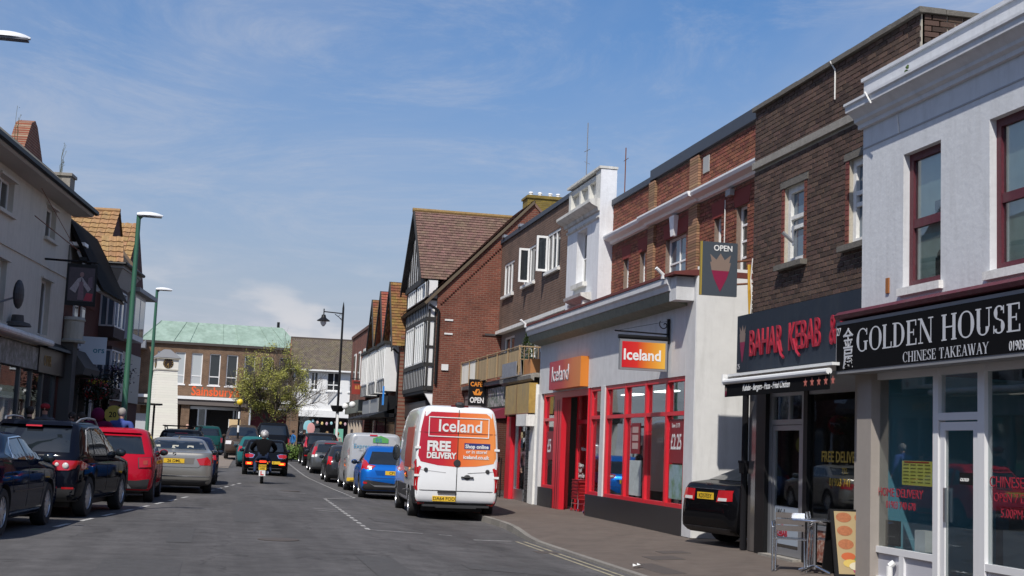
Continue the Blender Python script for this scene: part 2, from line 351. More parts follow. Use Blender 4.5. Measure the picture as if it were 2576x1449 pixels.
# serif capitals drawn as strokes: (thin/thick) boxes and arcs on a 1-high cell
def serif(parent, s, cap, width, mat, loc, name='lettering', th=.0):
    TK, TN = .17, .055
    def bx(a, b, c, d): return ('b', a, b, c, d)
    def fl(x, z, w=.30): return bx(x-w/2, x+w/2, z, z+.05)
    def stem(x, z0=0, z1=1): return [bx(x-TK/2, x+TK/2, z0, z1)]
    def ring(cx, cz, rx, rz, a0, a1): return ('a', cx, cz, rx, rz, a0, a1)
    def dg(x0, z0, x1, z1, w): return ('d', x0, z0, x1, z1, w)
    G = {
     'L': (.70, stem(.18)+[fl(.18, 0), fl(.18, .95), bx(.18, .64, 0, TN), bx(.60, .66, 0, .26)]),
     'E': (.74, stem(.18)+[bx(.03, .66, 0, TN), bx(.03, .64, 1-TN, 1), bx(.18, .50, .48, .48+TN), bx(.47, .52, .38, .63), bx(.62, .68, 0, .25), bx(.60, .66, .76, 1)]),
     'D': (.88, stem(.18)+[fl(.16, 0), fl(.16, .95), ring(.30, .5, .50, .5, -90, 90), bx(.18, .32, 0, TN), bx(.18, .32, 1-TN, 1)]),
     'H': (.96, stem(.20)+stem(.76)+[fl(.2, 0), fl(.2, .95), fl(.76, 0), fl(.76, .95), bx(.2, .76, .48, .48+TN)]),
     'N': (.96, [bx(.16, .16+TN, 0, 1), bx(.78, .78+TN, 0, 1), dg(.18, 1, .80, 0, TK), fl(.19, 0), fl(.80, .95), fl(.13, .95, .22)]),
     'U': (.92, stem(.20, .3, 1)+[bx(.72, .72+TN, .3, 1), ring(.44, .32, .32, .32, 180, 360), fl(.2, .95), fl(.745, .95)]),
     'O': (.92, [ring(.46, .5, .44, .51, 0, 360)]),
     'C': (.84, [ring(.46, .5, .43, .51, 45, 315), bx(.72, .78, .68, .98)]),
     'G': (.92, [ring(.46, .5, .43, .51, 45, 305), bx(.74, .80, .70, .98), bx(.62, .78, .06, .42), fl(.70, .40, .30)]),
     'S': (.68, [ring(.33, .745, .26, .26, 20, 270), ring(.33, .255, .28, .26, -160, 90), bx(.53, .58, .70, .98), bx(.05, .10, .02, .3)]),
     'I': (.42, stem(.20)+[fl(.2, 0), fl(.2, .95)]),
     'T': (.78, stem(.38)+[fl(.38, 0), bx(.04, .72, 1-TN, 1), bx(.03, .08, .74, 1), bx(.68, .73, .74, 1)]),
     'A': (.86, [dg(.14, 0, .42, 1, TN*1.2), dg(.42, 1, .72, 0, TK), bx(.24, .58, .32, .32+TN), fl(.13, 0, .24), fl(.72, 0, .28)]),
     'K': (.90, stem(.18)+[fl(.18, 0), fl(.18, .95), dg(.26, .42, .68, 1, TN*1.2), dg(.38, .56, .74, 0, TK), fl(.70, .95, .24), fl(.76, 0, .26)]),
     'W': (1.18, [dg(.12, 1, .38, 0, TK), dg(.38, 0, .60, 1, TN*1.2), dg(.56, 1, .82, 0, TK), dg(.82, 0, 1.04, 1, TN*1.2), fl(.12, .95, .26), fl(.57, .95, .26), fl(1.04, .95, .22)]),
     'Y': (.84, [dg(.12, 1, .42, .45, TK), dg(.42, .45, .72, 1, TN*1.2), fl(.12, .95, .28), fl(.73, .95, .22), fl(.42, 0)]+stem(.42, 0, .46)),
     ' ': (.42, [])}
    tot = sum(G[c][0] for c in s); kx = width/tot; x = 0
    def quad(ps, n):
        mb.poly([(px*kx, -.002-.00025*n, pz*cap) for px, pz in ps])
    for ch in s:
        w, st = G[ch]; mb = MB()
        if ch == ' ': x += w; continue
        for n, q in enumerate(st):
            if q[0] == 'b': quad([(x+q[1], q[3]), (x+q[2], q[3]), (x+q[2], q[4]), (x+q[1], q[4])], n)
            elif q[0] == 'd':
                _, x0, z0, x1, z1, t = q
                a = [(x+x0-t/2, z0), (x+x0+t/2, z0), (x+x1+t/2, z1), (x+x1-t/2, z1)]
                quad(a if z1 > z0 else a[::-1], n)
            else:
                _, cx, cz, rx, rz, a0, a1 = q; k = max(6, int(abs(a1-a0)/15))
                for i in range(k):
                    pts = []
                    for aa, inner in ((a0+(a1-a0)*i/k, 0), (a0+(a1-a0)*(i+1)/k, 0), (a0+(a1-a0)*(i+1)/k, 1), (a0+(a1-a0)*i/k, 1)):
                        t = R(aa); ex = TK*abs(math.cos(t))**1.3*inner; ez = TN*inner
                        pts.append((x+cx+(rx-ex-TN*.3*inner)*math.cos(t), cz+(rz-ez)*math.sin(t)))
                    quad(pts[::-1], n)
        x += w
        for f in range(len(mb.f)):
            q = mb.f[f]; a, b, c = [Vector(mb.v[i]) for i in q[:3]]
            if (b-a).cross(c-a).y > 0: mb.f[f] = q[::-1]
        mb.build('letter', mat, parent).location = loc

# ---------------------------------------------------------------- ground
def sst(t): t = min(1, max(0, t)); return t*t*(3-2*t)
def gz(x, y):
    """road level: camber falling to the right-hand gutter, gentle rise to the far crossing"""
    return -.16*sst((x-1.5)/4)*(1-sst((y-45)/30))+.35*sst((y-55)/22)
def pz(x, y):
    """right pavement level"""
    k = sst((y-23.0)/3.2)                  # dropped kerb in front of the alley
    base = gz(5.9, y)+.035+.085*k
    return base+(max(0, .0+.35*sst((y-55)/22)-base))*min(1, max(0, (x-5.9)/2.7))
def kerbx(y):
    return 5.66+.30*sst((y-23.6)/4.5)
def lz(x, y):
    t = lkerb(y)-.125-x; return .115+.185*min(1, max(0, t/1.075))
def lkerb(y): return -4.2+.139*(y-23)
def road_mat():
    m, nt, b = newmat('asphalt'); N = nt.nodes.new; L = nt.links.new; tc = N('ShaderNodeTexCoord')
    def nz_(s, d=6, sc_=None, r=.6):
        n = N('ShaderNodeTexNoise'); n.inputs['Scale'].default_value = s; n.inputs['Detail'].default_value = d; n.inputs['Roughness'].default_value = r
        if sc_:
            mp = N('ShaderNodeMapping'); mp.inputs['Scale'].default_value = sc_; L(tc.outputs['Object'], mp.inputs[0]); L(mp.outputs[0], n.inputs[0])
        else: L(tc.outputs['Object'], n.inputs[0])
        return n.outputs[0]
    def rng(s, a, b_, c, d):
        r = N('ShaderNodeMapRange'); r.inputs[1].default_value = a; r.inputs[2].default_value = b_; r.inputs[3].default_value = c; r.inputs[4].default_value = d; L(s, r.inputs[0]); return r.outputs[0]
    def mul(a, b_):
        n = N('ShaderNodeMath'); n.operation = 'MULTIPLY'; L(a, n.inputs[0]); L(b_, n.inputs[1]); return n.outputs[0]
    v = mul(rng(nz_(.55, 5, (1, .25, 1)), .3, .7, .74, 1.28), rng(nz_(140, 2), .3, .7, .55, 1.5))
    v = mul(v, rng(nz_(2.2, 9, None, .75), .32, .7, .70, 1.24))
    v = mul(v, rng(nz_(1.5, 4, (1.6, .05, 1)), .35, .7, .9, 1.12))
    # cracks and sealed joints
    vo = N('ShaderNodeTexVoronoi'); vo.feature = 'DISTANCE_TO_EDGE'; vo.inputs['Scale'].default_value = .35
    mp = N('ShaderNodeMapping'); L(tc.outputs['Object'], mp.inputs[0]); nn = N('ShaderNodeTexNoise'); nn.inputs['Scale'].default_value = 1.3; L(tc.outputs['Object'], nn.inputs[0])
    va = N('ShaderNodeVectorMath'); va.operation = 'ADD'; L(mp.outputs[0], va.inputs[0]); L(nn.outputs[1], va.inputs[1]); L(va.outputs[0], vo.inputs['Vector'])
    v = mul(v, rng(vo.outputs[0], .0, .012, .68, 1))
    cb = N('ShaderNodeMix'); cb.data_type = 'RGBA'; cb.blend_type = 'MULTIPLY'; cb.inputs[0].default_value = 1; cb.inputs[6].default_value = (.085, .081, .081, 1); L(v, cb.inputs[7])
    L(cb.outputs[2], b.inputs['Base Color']); b.inputs['Roughness'].default_value = .88; b.inputs['Specular IOR Level'].default_value = .3
    bp = N('ShaderNodeBump'); bp.inputs['Strength'].default_value = .6; bp.inputs['Distance'].default_value = .006; L(nz_(110, 3), bp.inputs['Height']); L(bp.outputs[0], b.inputs['Normal'])
    return m
ASPH = road_mat()
PAVE = M('brown_pavement_tarmac', (.118, .093, .078), .9, var=.26, scale=1.1, bump=.6, bscale=120, stain=.3)
KERB = M('kerb_concrete', (.20, .185, .165), .9, var=.2, scale=9, bump=.3, rand=.15)
LINE = M('worn_white_line', (.50, .49, .47), .8, var=.35, scale=9, col2=(.20, .195, .19))
YLINE = M('worn_yellow_line', (.36, .32, .22), .8, var=.3, scale=9, col2=(.17, .15, .12))
def ground():
    MB().box(-400, 400, -60, 900, -3, -.45).build('ground', M('far_ground', (.12, .11, .09), .95), kind='structure')
    mb = MB(); xs = [-30, -16, -8, -4, -2, 0, 1, 1.5, 2, 2.5, 3, 3.5, 4, 4.5, 5, 5.5, 6.2, 9, 14]
    ys = [-12]+list(range(-8, 132, 2))
    n = len(xs)
    mb.add([(x, y, gz(x, y)) for y in ys for x in xs], [(j*n+i, j*n+i+1, (j+1)*n+i+1, (j+1)*n+i) for j in range(len(ys)-1) for i in range(n-1)])
    mb.build('road', ASPH, smooth=60, kind='structure')
    # right pavement, starts behind the kerb stones
    mb = MB(); ys = [-10]+[i*.8 for i in range(0, 100)]; k = 7; v = []
    for y in ys:
        x0 = kerbx(y)+.125
        for i in range(k): x = x0+(13.8-x0)*(i/(k-1))**1.3; v.append((x, y, pz(x, y)))
    mb.add(v, [(j*k+i, j*k+i+1, (j+1)*k+i+1, (j+1)*k+i) for j in range(len(ys)-1) for i in range(k-1)])
    p = mb.build('pavement', PAVE, smooth=60, kind='structure')
    y = 8.0
    while y < 76:
        ln = .91; mb = MB(); a, b = y+.005, y+ln-.005
        q = lambda yy, dx, z: (kerbx(yy)+dx, yy, z)
        mb.hexa([q(a, 0, gz(5.9, a)-.1), q(a, .125, gz(5.9, a)-.1), q(b, .125, gz(5.9, b)-.1), q(b, 0, gz(5.9, b)-.1)],
                [q(a, .015, pz(5.9, a)+.004), q(a, .125, pz(5.9, a)+.004), q(b, .125, pz(5.9, b)+.004), q(b, .015, pz(5.9, b)+.004)])
        mb.build('kerb_stone', KERB, p); y += ln
    # left pavement
    mb = MB(); ys = [-10]+[i*2. for i in range(0, 27)]; v = []
    for yy in ys: v += [(lkerb(yy)-.125, yy, .115), (lkerb(yy)-1.2, yy, .30), (lkerb(yy)-9, yy, .36)]
    mb.add(v, [(j*3+i+1, j*3+i, (j+1)*3+i, (j+1)*3+i+1) for j in range(len(ys)-1) for i in range(2)])
    p2 = mb.build('pavement', PAVE, kind='structure')
    y = 14.
    while y < 52:
        a, b = y+.005, y+.905
        MB().hexa([(lkerb(a)-.125, a, -.1), (lkerb(a), a, -.1), (lkerb(b), b, -.1), (lkerb(b)-.125, b, -.1)], [(lkerb(a)-.125, a, .118), (lkerb(a)-.015, a, .118), (lkerb(b)-.015, b, .118), (lkerb(b)-.125, b, .118)]).build('kerb_stone', KERB, p2)
        y += .91
    # far paved square
    sq = MB(); sq.grid(lambda a, b: (-14+ (14.6+1.0*b)*a, 62+31*b, gz(-14+15*a, 62+31*b)+.012), 8, 16)
    sq.build('paved_square', M('square_paving', (.21, .17, .14), .9, var=.15, scale=3), smooth=60, kind='structure')
    # painted markings: each dash a piece of the road
    road = bpy.data.objects['road']
    def dash(p, q, w, mat=LINE):
        d = Vector((q[0]-p[0], q[1]-p[1], 0)); n = Vector((-d.y, d.x, 0)).normalized()*w/2; mb = MB()
        k = max(1, int(d.length/1.2)); P = []
        for i in range(k+1):
            x, y = p[0]+d.x*i/k, p[1]+d.y*i/k
            P += [(x-n.x, y-n.y, gz(x-n.x, y-n.y)+.006), (x+n.x, y+n.y, gz(x+n.x, y+n.y)+.006)]
        mb.add(P, [(2*i, 2*i+1, 2*i+3, 2*i+2) for i in range(k)])
        f = [t if (Vector(mb.v[t[1]])-Vector(mb.v[t[0]])).cross(Vector(mb.v[t[2]])-Vector(mb.v[t[0]])).z > 0 else t[::-1] for t in mb.f]; mb.f = f
        mb.build('painted_dash', mat, road)
    def dashed(p, q, on, off, w):
        d = Vector((q[0]-p[0], q[1]-p[1])); L_ = d.length; d /= L_; t = 0
        while t+on < L_: dash((p[0]+d.x*t, p[1]+d.y*t), (p[0]+d.x*(t+on), p[1]+d.y*(t+on)), w); t += on+off
    dashed((2.73, 23.95), (2.93, 36.2), .42, .42, .085)
    dashed((4.00, 39.0), (3.62, 75), .42, .42, .085)
    dash((2.72, 23.9), (3.75, 24.2), .06); dash((4.05, 24.25), (4.3, 24.3), .05); dash((4.55, 23.5), (5.3, 23.75), .06)
    dash((2.9, 36.4), (4.0, 38.9), .06)
    dash((5.37, 23.7), (5.33, 2), .055, YLINE); dash((5.52, 23.7), (5.48, 2), .055, YLINE)
    dashed((-2.35, 21.9), (-.45, 34.8), .85, .75, .09); dashed((-.3, 36.2), (1.0, 46), .85, .75, .09)
    dash((2.2, 30.4), (2.75, 30.5), .05); dash((2.25, 29.6), (2.7, 29.65), .05); dash((1.9, 38.6), (2.6, 38.9), .05)
    # repaired tarmac
    def patch(x, y, w, h):
        MB().grid(lambda a, b: (x+w*a, y+h*b, gz(x+w*a, y+h*b)+.004), 3, max(2, int(h))).build('tarmac_patch', M('dark_tarmac_patch', (.069, .066, .066), .85, var=.25, scale=5, bump=.5, bscale=110), road)
    for q in ((-1.2, 14.5, .9, 2.2), (1.9, 12.6, .5, 5.5), (3.3, 17.2, 1.3, .7), (.4, 24.5, .45, 6.5), (3.2, 27.0, .6, 1.2), (1.2, 34, 1.1, 1.6), (-.6, 19.5, .35, 3.0)): patch(*q)
    def manhole(x, y):
        MB().lathe([(0, .008), (.30, .008), (.31, .002)], 24, (x, y, gz(x, y)+.004)).build('manhole_cover', M('worn_iron_cover', (.075, .062, .055), .8, var=.2, scale=20), road)
    manhole(1.0, 20.5); manhole(2.2, 40)
    for yy in (21.2, 33.0): BOX('drain_grate', M('worn_iron_cover', (.075, .062, .055)), road, 5.18 if yy < 25 else 5.5, 5.55 if yy < 25 else 5.88, yy, yy+.4, gz(5.5, yy)-.02, gz(5.5, yy)+.009)
    # iron covers in the pavement
    for x, y, w, h in ((6.6, 19.6, .5, .62), (6.05, 17.6, .35, 1.5), (7.1, 20.6, .45, .45)):
        MB().hexa([(x, y, pz(x, y)-.03), (x+w, y, pz(x+w, y)-.03), (x+w, y+h, pz(x+w, y+h)-.03), (x, y+h, pz(x, y+h)-.03)], [(x, y, pz(x, y)+.006), (x+w, y, pz(x+w, y)+.006), (x+w, y+h, pz(x+w, y+h)+.006), (x, y+h, pz(x, y+h)+.006)]).build('cover_plate', M('worn_iron_cover', (.075, .062, .055), .8, var=.2, scale=20), p)
ground()
# ---------------------------------------------------------------- right side of the street
# local frame of a right-hand building: x = towards the camera along the front, y = into the building, z up
def RB(name, X, Y0, label, cat='building', **k): return E(name, (X, Y0, 0), R(-90), label, cat, **k)

# --- takeaway with white stucco upper floor
def golden():
    Y0 = 16.62; r = RB('takeaway_building', 8.45, Y0, 'white stucco building with black takeaway sign and maroon sash windows'); U = lambda Y: Y0-Y
    ops = [(U(15.50), U(14.58), 3.74, 5.49), (U(13.52), U(12.2), 3.72, 5.49)]
    cells(MB(), 0, 9, 3.38, 6.75, ops, 0, .185).build('wall', STUCCO, r)
    mb = MB(); mb.prism([(0, 6.08), (-.05, 6.085), (-.055, 6.14), (-.11, 6.17), (-.115, 6.215), (-.20, 6.29), (-.245, 6.295), (-.25, 6.365), (-.275, 6.385), (-.275, 6.42), (0, 6.455)], 'x', -.06, 9); mb.build('cornice', STUCCO, r)
    BOX('string_line', M('stucco_groove', (.36, .36, .37), .9), r, 0, 9, -.008, .0, 5.79, 5.81)
    BOX('coping', STUCCO, r, -.03, 9, -.03, .186, 6.752, 6.80)
    BOX('flat_roof', CONC, r, U(15.38), 9, .19, 5, 6.2, 6.4)
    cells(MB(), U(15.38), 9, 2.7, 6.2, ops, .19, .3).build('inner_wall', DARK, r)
    for (a, b, c, d), nm in zip(ops, 'ab'):
        w = window(r, a+.0, b, c, d, .09, MAROON, Mpane('grimy_pane', (.82, .87, .86), .12), 1, 1, .095, None, .06, .11, hs=[.47])
        MB().box(a-.06, b+.06, -.06, .12, c-.10, c-.001).build('sill', OLDWHITE, w)
        BOX('blind', M('faded_blind', (.40, .46, .45), .8, var=.16, scale=1.6, stain=.3), w, a+.02, b-.02, .175, .18, c+.02, d-.02); MB().box(b-.38, b-.12, .15, .17, c+.10, c+.34).sph((b-.26, .16, c+.36), .10, 10, 6, (1, .1, .8)).build('chimney_reflection', DARK, w); BOX('chimney_reflection', DARK, w, b-.40, b-.18, .15, .17, c+.94, c+1.06)  # dark shapes behind the pane stand in for mirrored chimneys
    # street level
    BOX('pillar', M('beige_pillar', (.31, .275, .245), .7, var=.06, scale=3), r, 0, .40, -.05, .20, -.2, 2.69)
    mb = MB(); mb.prism([(0, 3.39), (-.34, 3.42), (-.36, 3.47), (-.30, 3.52), (0, 3.56)], 'x', -.10, 9); mb.build('maroon_moulding', MAROON, r)
    MATT = M('matt_black_sign', (.007, .007, .008), .75, spec=.06)
    s = BOX('sign_board', M('sign_grey_frame', (.22, .22, .23), .45), r, -.14, 9, -.30, -.02, 2.68, 3.385)
    BOX('sign_face', MATT, s, -.105, 9, -.308, -.301, 2.725, 3.34)
    LT = M('sign_silver_letters', (.52, .53, .56), .45)
    serif(s, 'GOLDEN HOUSE', .305, 3.72, LT, (U(16.15), -.309, 2.945), 'shop_name')
    serif(s, 'CHINESE TAKEAWAY', .125, 1.88, LT, (U(14.92), -.309, 2.745), 'shop_trade')
    TEXT(s, '27', .15, LT, (U(16.72), -.310, 3.20), xs=.8); TEXT(s, '金', .30, LT, (U(16.53), -.310, 3.03), xs=.98, bold=.002); TEXT(s, '屋', .30, LT, (U(16.53), -.310, 2.765), xs=.98, bold=.002)
    TEXT(s, '01903', .15, LT, (U(12.66), -.310, 2.745), xs=.75)
    FR = M('white_shop_aluminium', (.72, .72, .73), .35)
    sf = MB()
    for a, b in ((16.42, 16.30), (14.80, 14.68), (13.82, 13.68), (11.1, 11.0)): sf.box(U(a), U(b), .03, .13, 0, 2.70)
    for a, b in ((16.30, 14.80), (13.68, 11.1)): sf.box(U(a), U(b), .035, .125, .36, .44).box(U(a), U(b), .035, .125, 2.60, 2.69).box(U(a), U(b), .035, .125, .0, .06)
    sf.box(U(15.62), U(15.50), .036, .124, .06, .36).box(U(12.6), U(12.48), .036, .124, .06, .36)
    sf.box(U(14.68), U(13.82), .035, .125, 2.05, 2.14).box(U(14.68), U(13.82), .035, .125, 2.60, 2.69)
    f = sf.build('shopfront_frame', FR, r)
    PN = M('grey_stall_panel', (.50, .50, .54), .5)
    for a, b in ((16.30, 15.62), (15.50, 14.80), (13.68, 12.6), (12.48, 11.1)): BOX('stall_panel', PN, f, U(a), U(b), .07, .09, .06, .36)
    for a, b, c, d in ((16.30, 14.80, .44, 2.60), (14.68, 13.82, 2.14, 2.60), (13.68, 11.1, .44, 2.60)): BOX('pane', PANED, f, U(a)+.005, U(b)-.005, .075, .083, c, d)
    dm = MB(); a, b = U(14.66), U(13.84); dm.box(a, a+.10, .05, .10, .02, 2.03).box(b-.10, b, .05, .10, .02, 2.03).box(a+.10, b-.10, .05, .10, 1.93, 2.03).box(a+.10, b-.10, .05, .10, .02, .16)
    dr = dm.build('door', FR, r); BOX('pane', PANED, dr, a+.10, b-.10, .07, .078, .16, 1.93)
    BOX('door_handle', METAL, dr, a+.12, a+.15, .02, .05, .85, 1.25)
    c = BOX('closed_notice', BLACK, dr, U(14.24), U(13.97), .055, .066, 1.30, 1.44); TEXT(c, 'CLOSED', .055, PLATEW, (U(14.22), .053, 1.34), xs=.9)
    RL = M('red_window_letters', (.30, .012, .03), .6)
    TEXT(f, 'HOME DELIVERY', .155, RL, (U(16.24), .068, 1.09), xs=1.0, ext=.002); TEXT(f, '01903 740 678', .135, RL, (U(16.02), .068, .94), xs=.92, ext=.002)
    TEXT(f, 'CHINESE TAKEAWAY', .17, RL, (U(13.64), .068, 1.30), xs=1, ext=.002); TEXT(f, 'OPEN 7 DAYS', .14, RL, (U(13.56), .068, 1.14), ext=.002); TEXT(f, '5.00PM-11PM', .14, RL, (U(13.42), .068, .97), ext=.002)
    mn = BOX('menu_sheet', M('yellow_menu_paper', (.80, .74, .16), .7), f, U(15.66), U(14.93), .095, .10, 1.25, 1.555)
    for i in range(4):
        for j in range(6): BOX('menu_text', M('menu_print', (.25, .22, .05), .8), mn, U(15.62)+i*.175, U(15.62)+i*.175+.13, .0925, .0945, 1.285+j*.043, 1.297+j*.043)
    BOX('menu_title', M('menu_red', (.5, .05, .03), .7), mn, U(15.6), U(15.0), .0925, .0945, 1.53, 1.548)
    BL = M('deep_blue_wall', (.03, .11, .17), .7)
    BOX('interior_wall', BL, r, .4, 9, 4.4, 4.5, 0, 2.7); BOX('interior_wall', M('sky_blue_wall', (.20, .48, .62), .7), r, .30, .36, .15, 4.4, 0, 2.7); BOX('interior_floor', M('pale_lino', (.38, .36, .33), .5), r, .3, 9, .14, 4.4, -.1, .0); BOX('interior_ceiling', DARK, r, .3, 9, .14, 4.4, 2.7, 2.75)
    BOX('counter', M('white_counter', (.62, .62, .60), .5), r, 1.0, 6, 1.5, 2.0, 0, .72)
    BOX('chalkboard', BLACK, r, U(16.2), U(15.85), .16, .19, .46, .78)
    BOX('menu_holder', WHITE, r, U(15.45), U(15.2), .16, .3, .44, .70)
    MB().path([(U(15.75), -.02, 0), (U(15.75), -.02, .22), (U(15.72), .03, .27)], .04, 10).build('waste_pipe', WHITE, r)
    MB().path([(1.02, -.015, 5.8), (.98, -.02, 6.06)], .008).path([(.72, -.26, 6.25), (.60, -.29, 6.43)], .012).build('cable', OLDWHITE, r)
    MB().box(.70, .78, -.02, -.001, 3.72, 3.92).build('rusty_bracket', M('rust_stain', (.30, .11, .03), .9), r)
    MB().sph((1.55, -.2, 6.46), .03, 6, 4).sph((1.60, -.22, 6.50), .022, 6, 4).sph((1.58, -.2, 6.53), .015, 6, 4).build('weed', M('weed_green', (.05, .09, .02), .9), r)
golden()

# --- kebab shop in dark brick
BRKDARK = M('dark_brown_brick', (.088, .052, .039), .9, var=.22, scale=14, bump=.5, bscale=60, rand=.42)
BRKRED = M('red_brown_brick', (.215, .072, .042), .9, var=.2, scale=14, bump=.5, bscale=60, rand=.33)
BRKREDQ = M('bright_red_brick', (.17, .050, .036), .85, var=.15, scale=14, rand=.2)
MORTAR = M('lime_mortar', (.42, .38, .31), .95, var=.25, scale=20)
MORTARD = M('dirty_mortar', (.20, .15, .12), .95, var=.3, scale=16)
def kebab():
    Y0 = 20.96; r = RB('kebab_shop_building', 8.65, Y0, 'dark brown brick building above the kebab shop with concrete string course'); U = lambda Y: Y0-Y
    wins = [(U(19.70), U(18.96), 4.58, 5.83), (U(17.45), U(16.72), 4.58, 5.83)]
    ops = wins
    cells(MB(), 0, 5.54, 3.7, 7.38, ops, .016, .30).build('wall', MORTAR, r)
    it = bricks(0, 5.54, 3.7, 7.38, ops+[(0, 5.6, 6.36, 6.50)]+[(a-.14, b+.14, d, d+.10) for a, b, c, d in wins]+[(a-.10, a, c, d) for a, b, c, d in wins]+[(b, b+.10, c, d) for a, b, c, d in wins], 0, seed=4)
    it = [t for t in it if not (t[0] > 4.25 and t[2] < 6.7 and t[0] > 4.33)]
    pieces('brick', BRKDARK, r, it, 300, key=lambda t: t[0]+.25*t[2])
    q = []
    for a, b, c, d in wins:
        k = 0; z = c
        while z < d-.01:
            for u0, u1 in ((a-.10+(.0 if k % 2 else .0), a-.002), (b+.002, b+.10)): q.append(((u0+u1)/2, .016, z+.0375, u1-u0-.004, .036, .065))
            z += .075; k += 1
    pieces('brick', BRKREDQ, r, q, 300)
    # brick return of the parapet above the neighbour
    it = bricks(0, 1.6, 6.8, 7.38, [], 0, seed=9)
    mb = MB(); mb.box(5.50, 5.54, .0, 3, 6.5, 7.38).build('parapet_return', MORTAR, r)
    pieces('brick', BRKDARK, r, [(5.545, .03+t[0], t[2], .03, t[3], t[5]) for t in bricks(0, 2.6, 6.60, 7.38, [], 0, seed=9)], 300)
    BOX('string_course', CONC, r, 0, 5.54, -.05, .02, 6.37, 6.49)
    mb = MB(); u = -.02
    while u < 5.5: mb.box(u, min(u+.60, 5.6), -.06, .32, 7.385, 7.385+.075+rnd.uniform(-.006, .006)); u += .605
    mb.box(5.50, 5.60, .33, 3, 7.385, 7.455); mb.build('coping', DCONC, r)
    for a, b, c, d in wins:
        BOX('lintel', DCONC, r, a-.14, b+.14, -.012, .03, d, d+.10)
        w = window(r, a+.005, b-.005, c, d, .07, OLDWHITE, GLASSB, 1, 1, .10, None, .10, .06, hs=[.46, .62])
        BOX('sill', DCONC, w, a-.14, b+.14, -.11, .18, c-.085, c-.002)
        BOX('blind', M('cream_blind', (.45, .43, .36), .8), w, a+.30, b-.10, .19, .20, c+.06, c+.36)
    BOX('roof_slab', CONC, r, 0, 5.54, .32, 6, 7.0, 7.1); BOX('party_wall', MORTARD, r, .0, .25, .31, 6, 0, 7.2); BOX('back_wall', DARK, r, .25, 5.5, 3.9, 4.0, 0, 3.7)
    MB().path([(1.66, -.02, 5.16), (1.68, -.02, 4.84)], .02).path([(1.62, -.18, 5.05), (1.67, -.02, 4.90)], .03).build('wall_bracket', GREYM, r)
    # fascia sign
    SL = M('slate_blue_sign', (.024, .032, .046), .6, var=.12, spec=.12, stain=.1)
    s = BOX('sign_board', SL, r, -.12, 4.32, -.20, -.02, 2.92, 3.87)
    PK = M('raised_red_letters', (.31, .012, .03), .45, var=.2, scale=7); 
    TEXT(s, 'BAHAR', .62, PK, (U(20.52), -.215, 3.16), 'shop_name', ext=.012, xs=.66, bold=.0); TEXT(s, 'KEBAB', .62, PK, (U(18.98), -.215, 3.16), 'shop_name', ext=.012, xs=.62, bold=.0); TEXT(s, '& P', .62, PK, (U(17.56), -.215, 3.16), 'shop_name', ext=.012, xs=.58, bold=.0)
    TK = MB()                                    # tails of the B, R and K
    for x in (U(19.2), U(18.62)): TK.path([(x-.12, -.235, 3.32), (x, -.235, 3.12), (x+.10, -.235, 3.06)], .022, 6)
    TK.build('letter_tails', PK, s); TEXT(s, '25', .13, M('grey_print', (.3, .3, .32), .5), (-.08, -.204, 2.97), xs=.8)
    CRB = M('bronze_print', (.22, .16, .13), .5); CRR = M('crimson_print', (.22, .01, .05), .5)
    def crown(par, x, z, w, h, y):
        MB().poly([(x-w/2, y, z), (x+w/2, y, z), (x+w*.42, y, z-h*.28), (x-w*.42, y, z-h*.28)][::-1]).poly([(x-w*.42, y, z), (x-w*.5, y, z+h*.26), (x-w*.2, y, z+h*.08), (x, y, z+h*.30), (x+w*.2, y, z+h*.08), (x+w*.5, y, z+h*.26), (x+w*.42, y, z)][::-1]).build('crown_emblem', CRB, par)
        MB().poly([(x-w*.42, y, z-h*.28), (x+w*.42, y, z-h*.28), (x+w*.30, y, z-h*.55), (x+.0, y, z-h*.98), (x-w*.30, y, z-h*.55)][::-1]).build('kebab_emblem', CRR, par)
    crown(s, .12, 3.56, .26, .50, -.203)
    # awning
    mb = MB(); mb.box(.55, 4.33, -.62, -.05, 2.80, 2.84).tube((.52, -.66, 2.715), (4.33, -.66, 2.715), .045, 10).box(.50, .53, -.70, -.05, 2.66, 2.84)
    aw = mb.build('awning', M('white_awning_case', (.74, .74, .73), .35), r)
    MB().box(.54, 4.33, -.66, -.642, 2.47, 2.69).build('valance', M('matt_black_sign', (0, 0, 0)), aw)
    TEXT(aw, 'Kebabs - Burgers - Pizza - Fried Chicken', .135, PLATEW, (U(19.66), -.664, 2.545), xs=.80, shear=.3, ext=.002, bold=.002)
    for i in range(5):
        cx, cz = U(17.36)+i*.215, 2.585; pts = []
        for k in range(10):
            q = .07 if k % 2 == 0 else .03; pts.append((cx+q*math.sin(k*math.pi/5), -.665, cz+q*math.cos(k*math.pi/5)))
        MB().poly(pts[::-1]).build('star', M('salmon_print', (.55, .16, .12), .5), aw)
    crown(aw, .60, 2.60, .08, .14, -.664)
    # shopfront
    BOX('pillar', M('glossy_tile_pillar', (.10, .09, .085), .12, spec=.8), r, 0, .36, 0, .25, 0, 2.92); BOX('pillar', BLACK, r, .36, .74, -.03, .25, -.1, 2.92); BOX('pillar', BLACK, r, 2.06, 2.20, .02, .12, 0, 2.92); BOX('pillar', M('beige_pillar', (.3, .27, .24)), r, 3.80, 4.31, -.01, .2, -.1, 2.92)
    f = MB(); f.box(.74, .84, .04, .12, 0, 2.6).box(1.96, 2.06, .04, .12, 0, 2.6).box(.84, 1.96, .045, .115, 2.05, 2.13).box(.84, 1.96, .045, .115, 2.5, 2.6).box(1.45, 1.49, .05, .11, 2.13, 2.5).box(2.2, 3.8, .045, .115, .50, .56).box(2.2, 3.8, .045, .115, 2.5, 2.92)
    fo = f.build('shopfront_frame', GREYM, r)
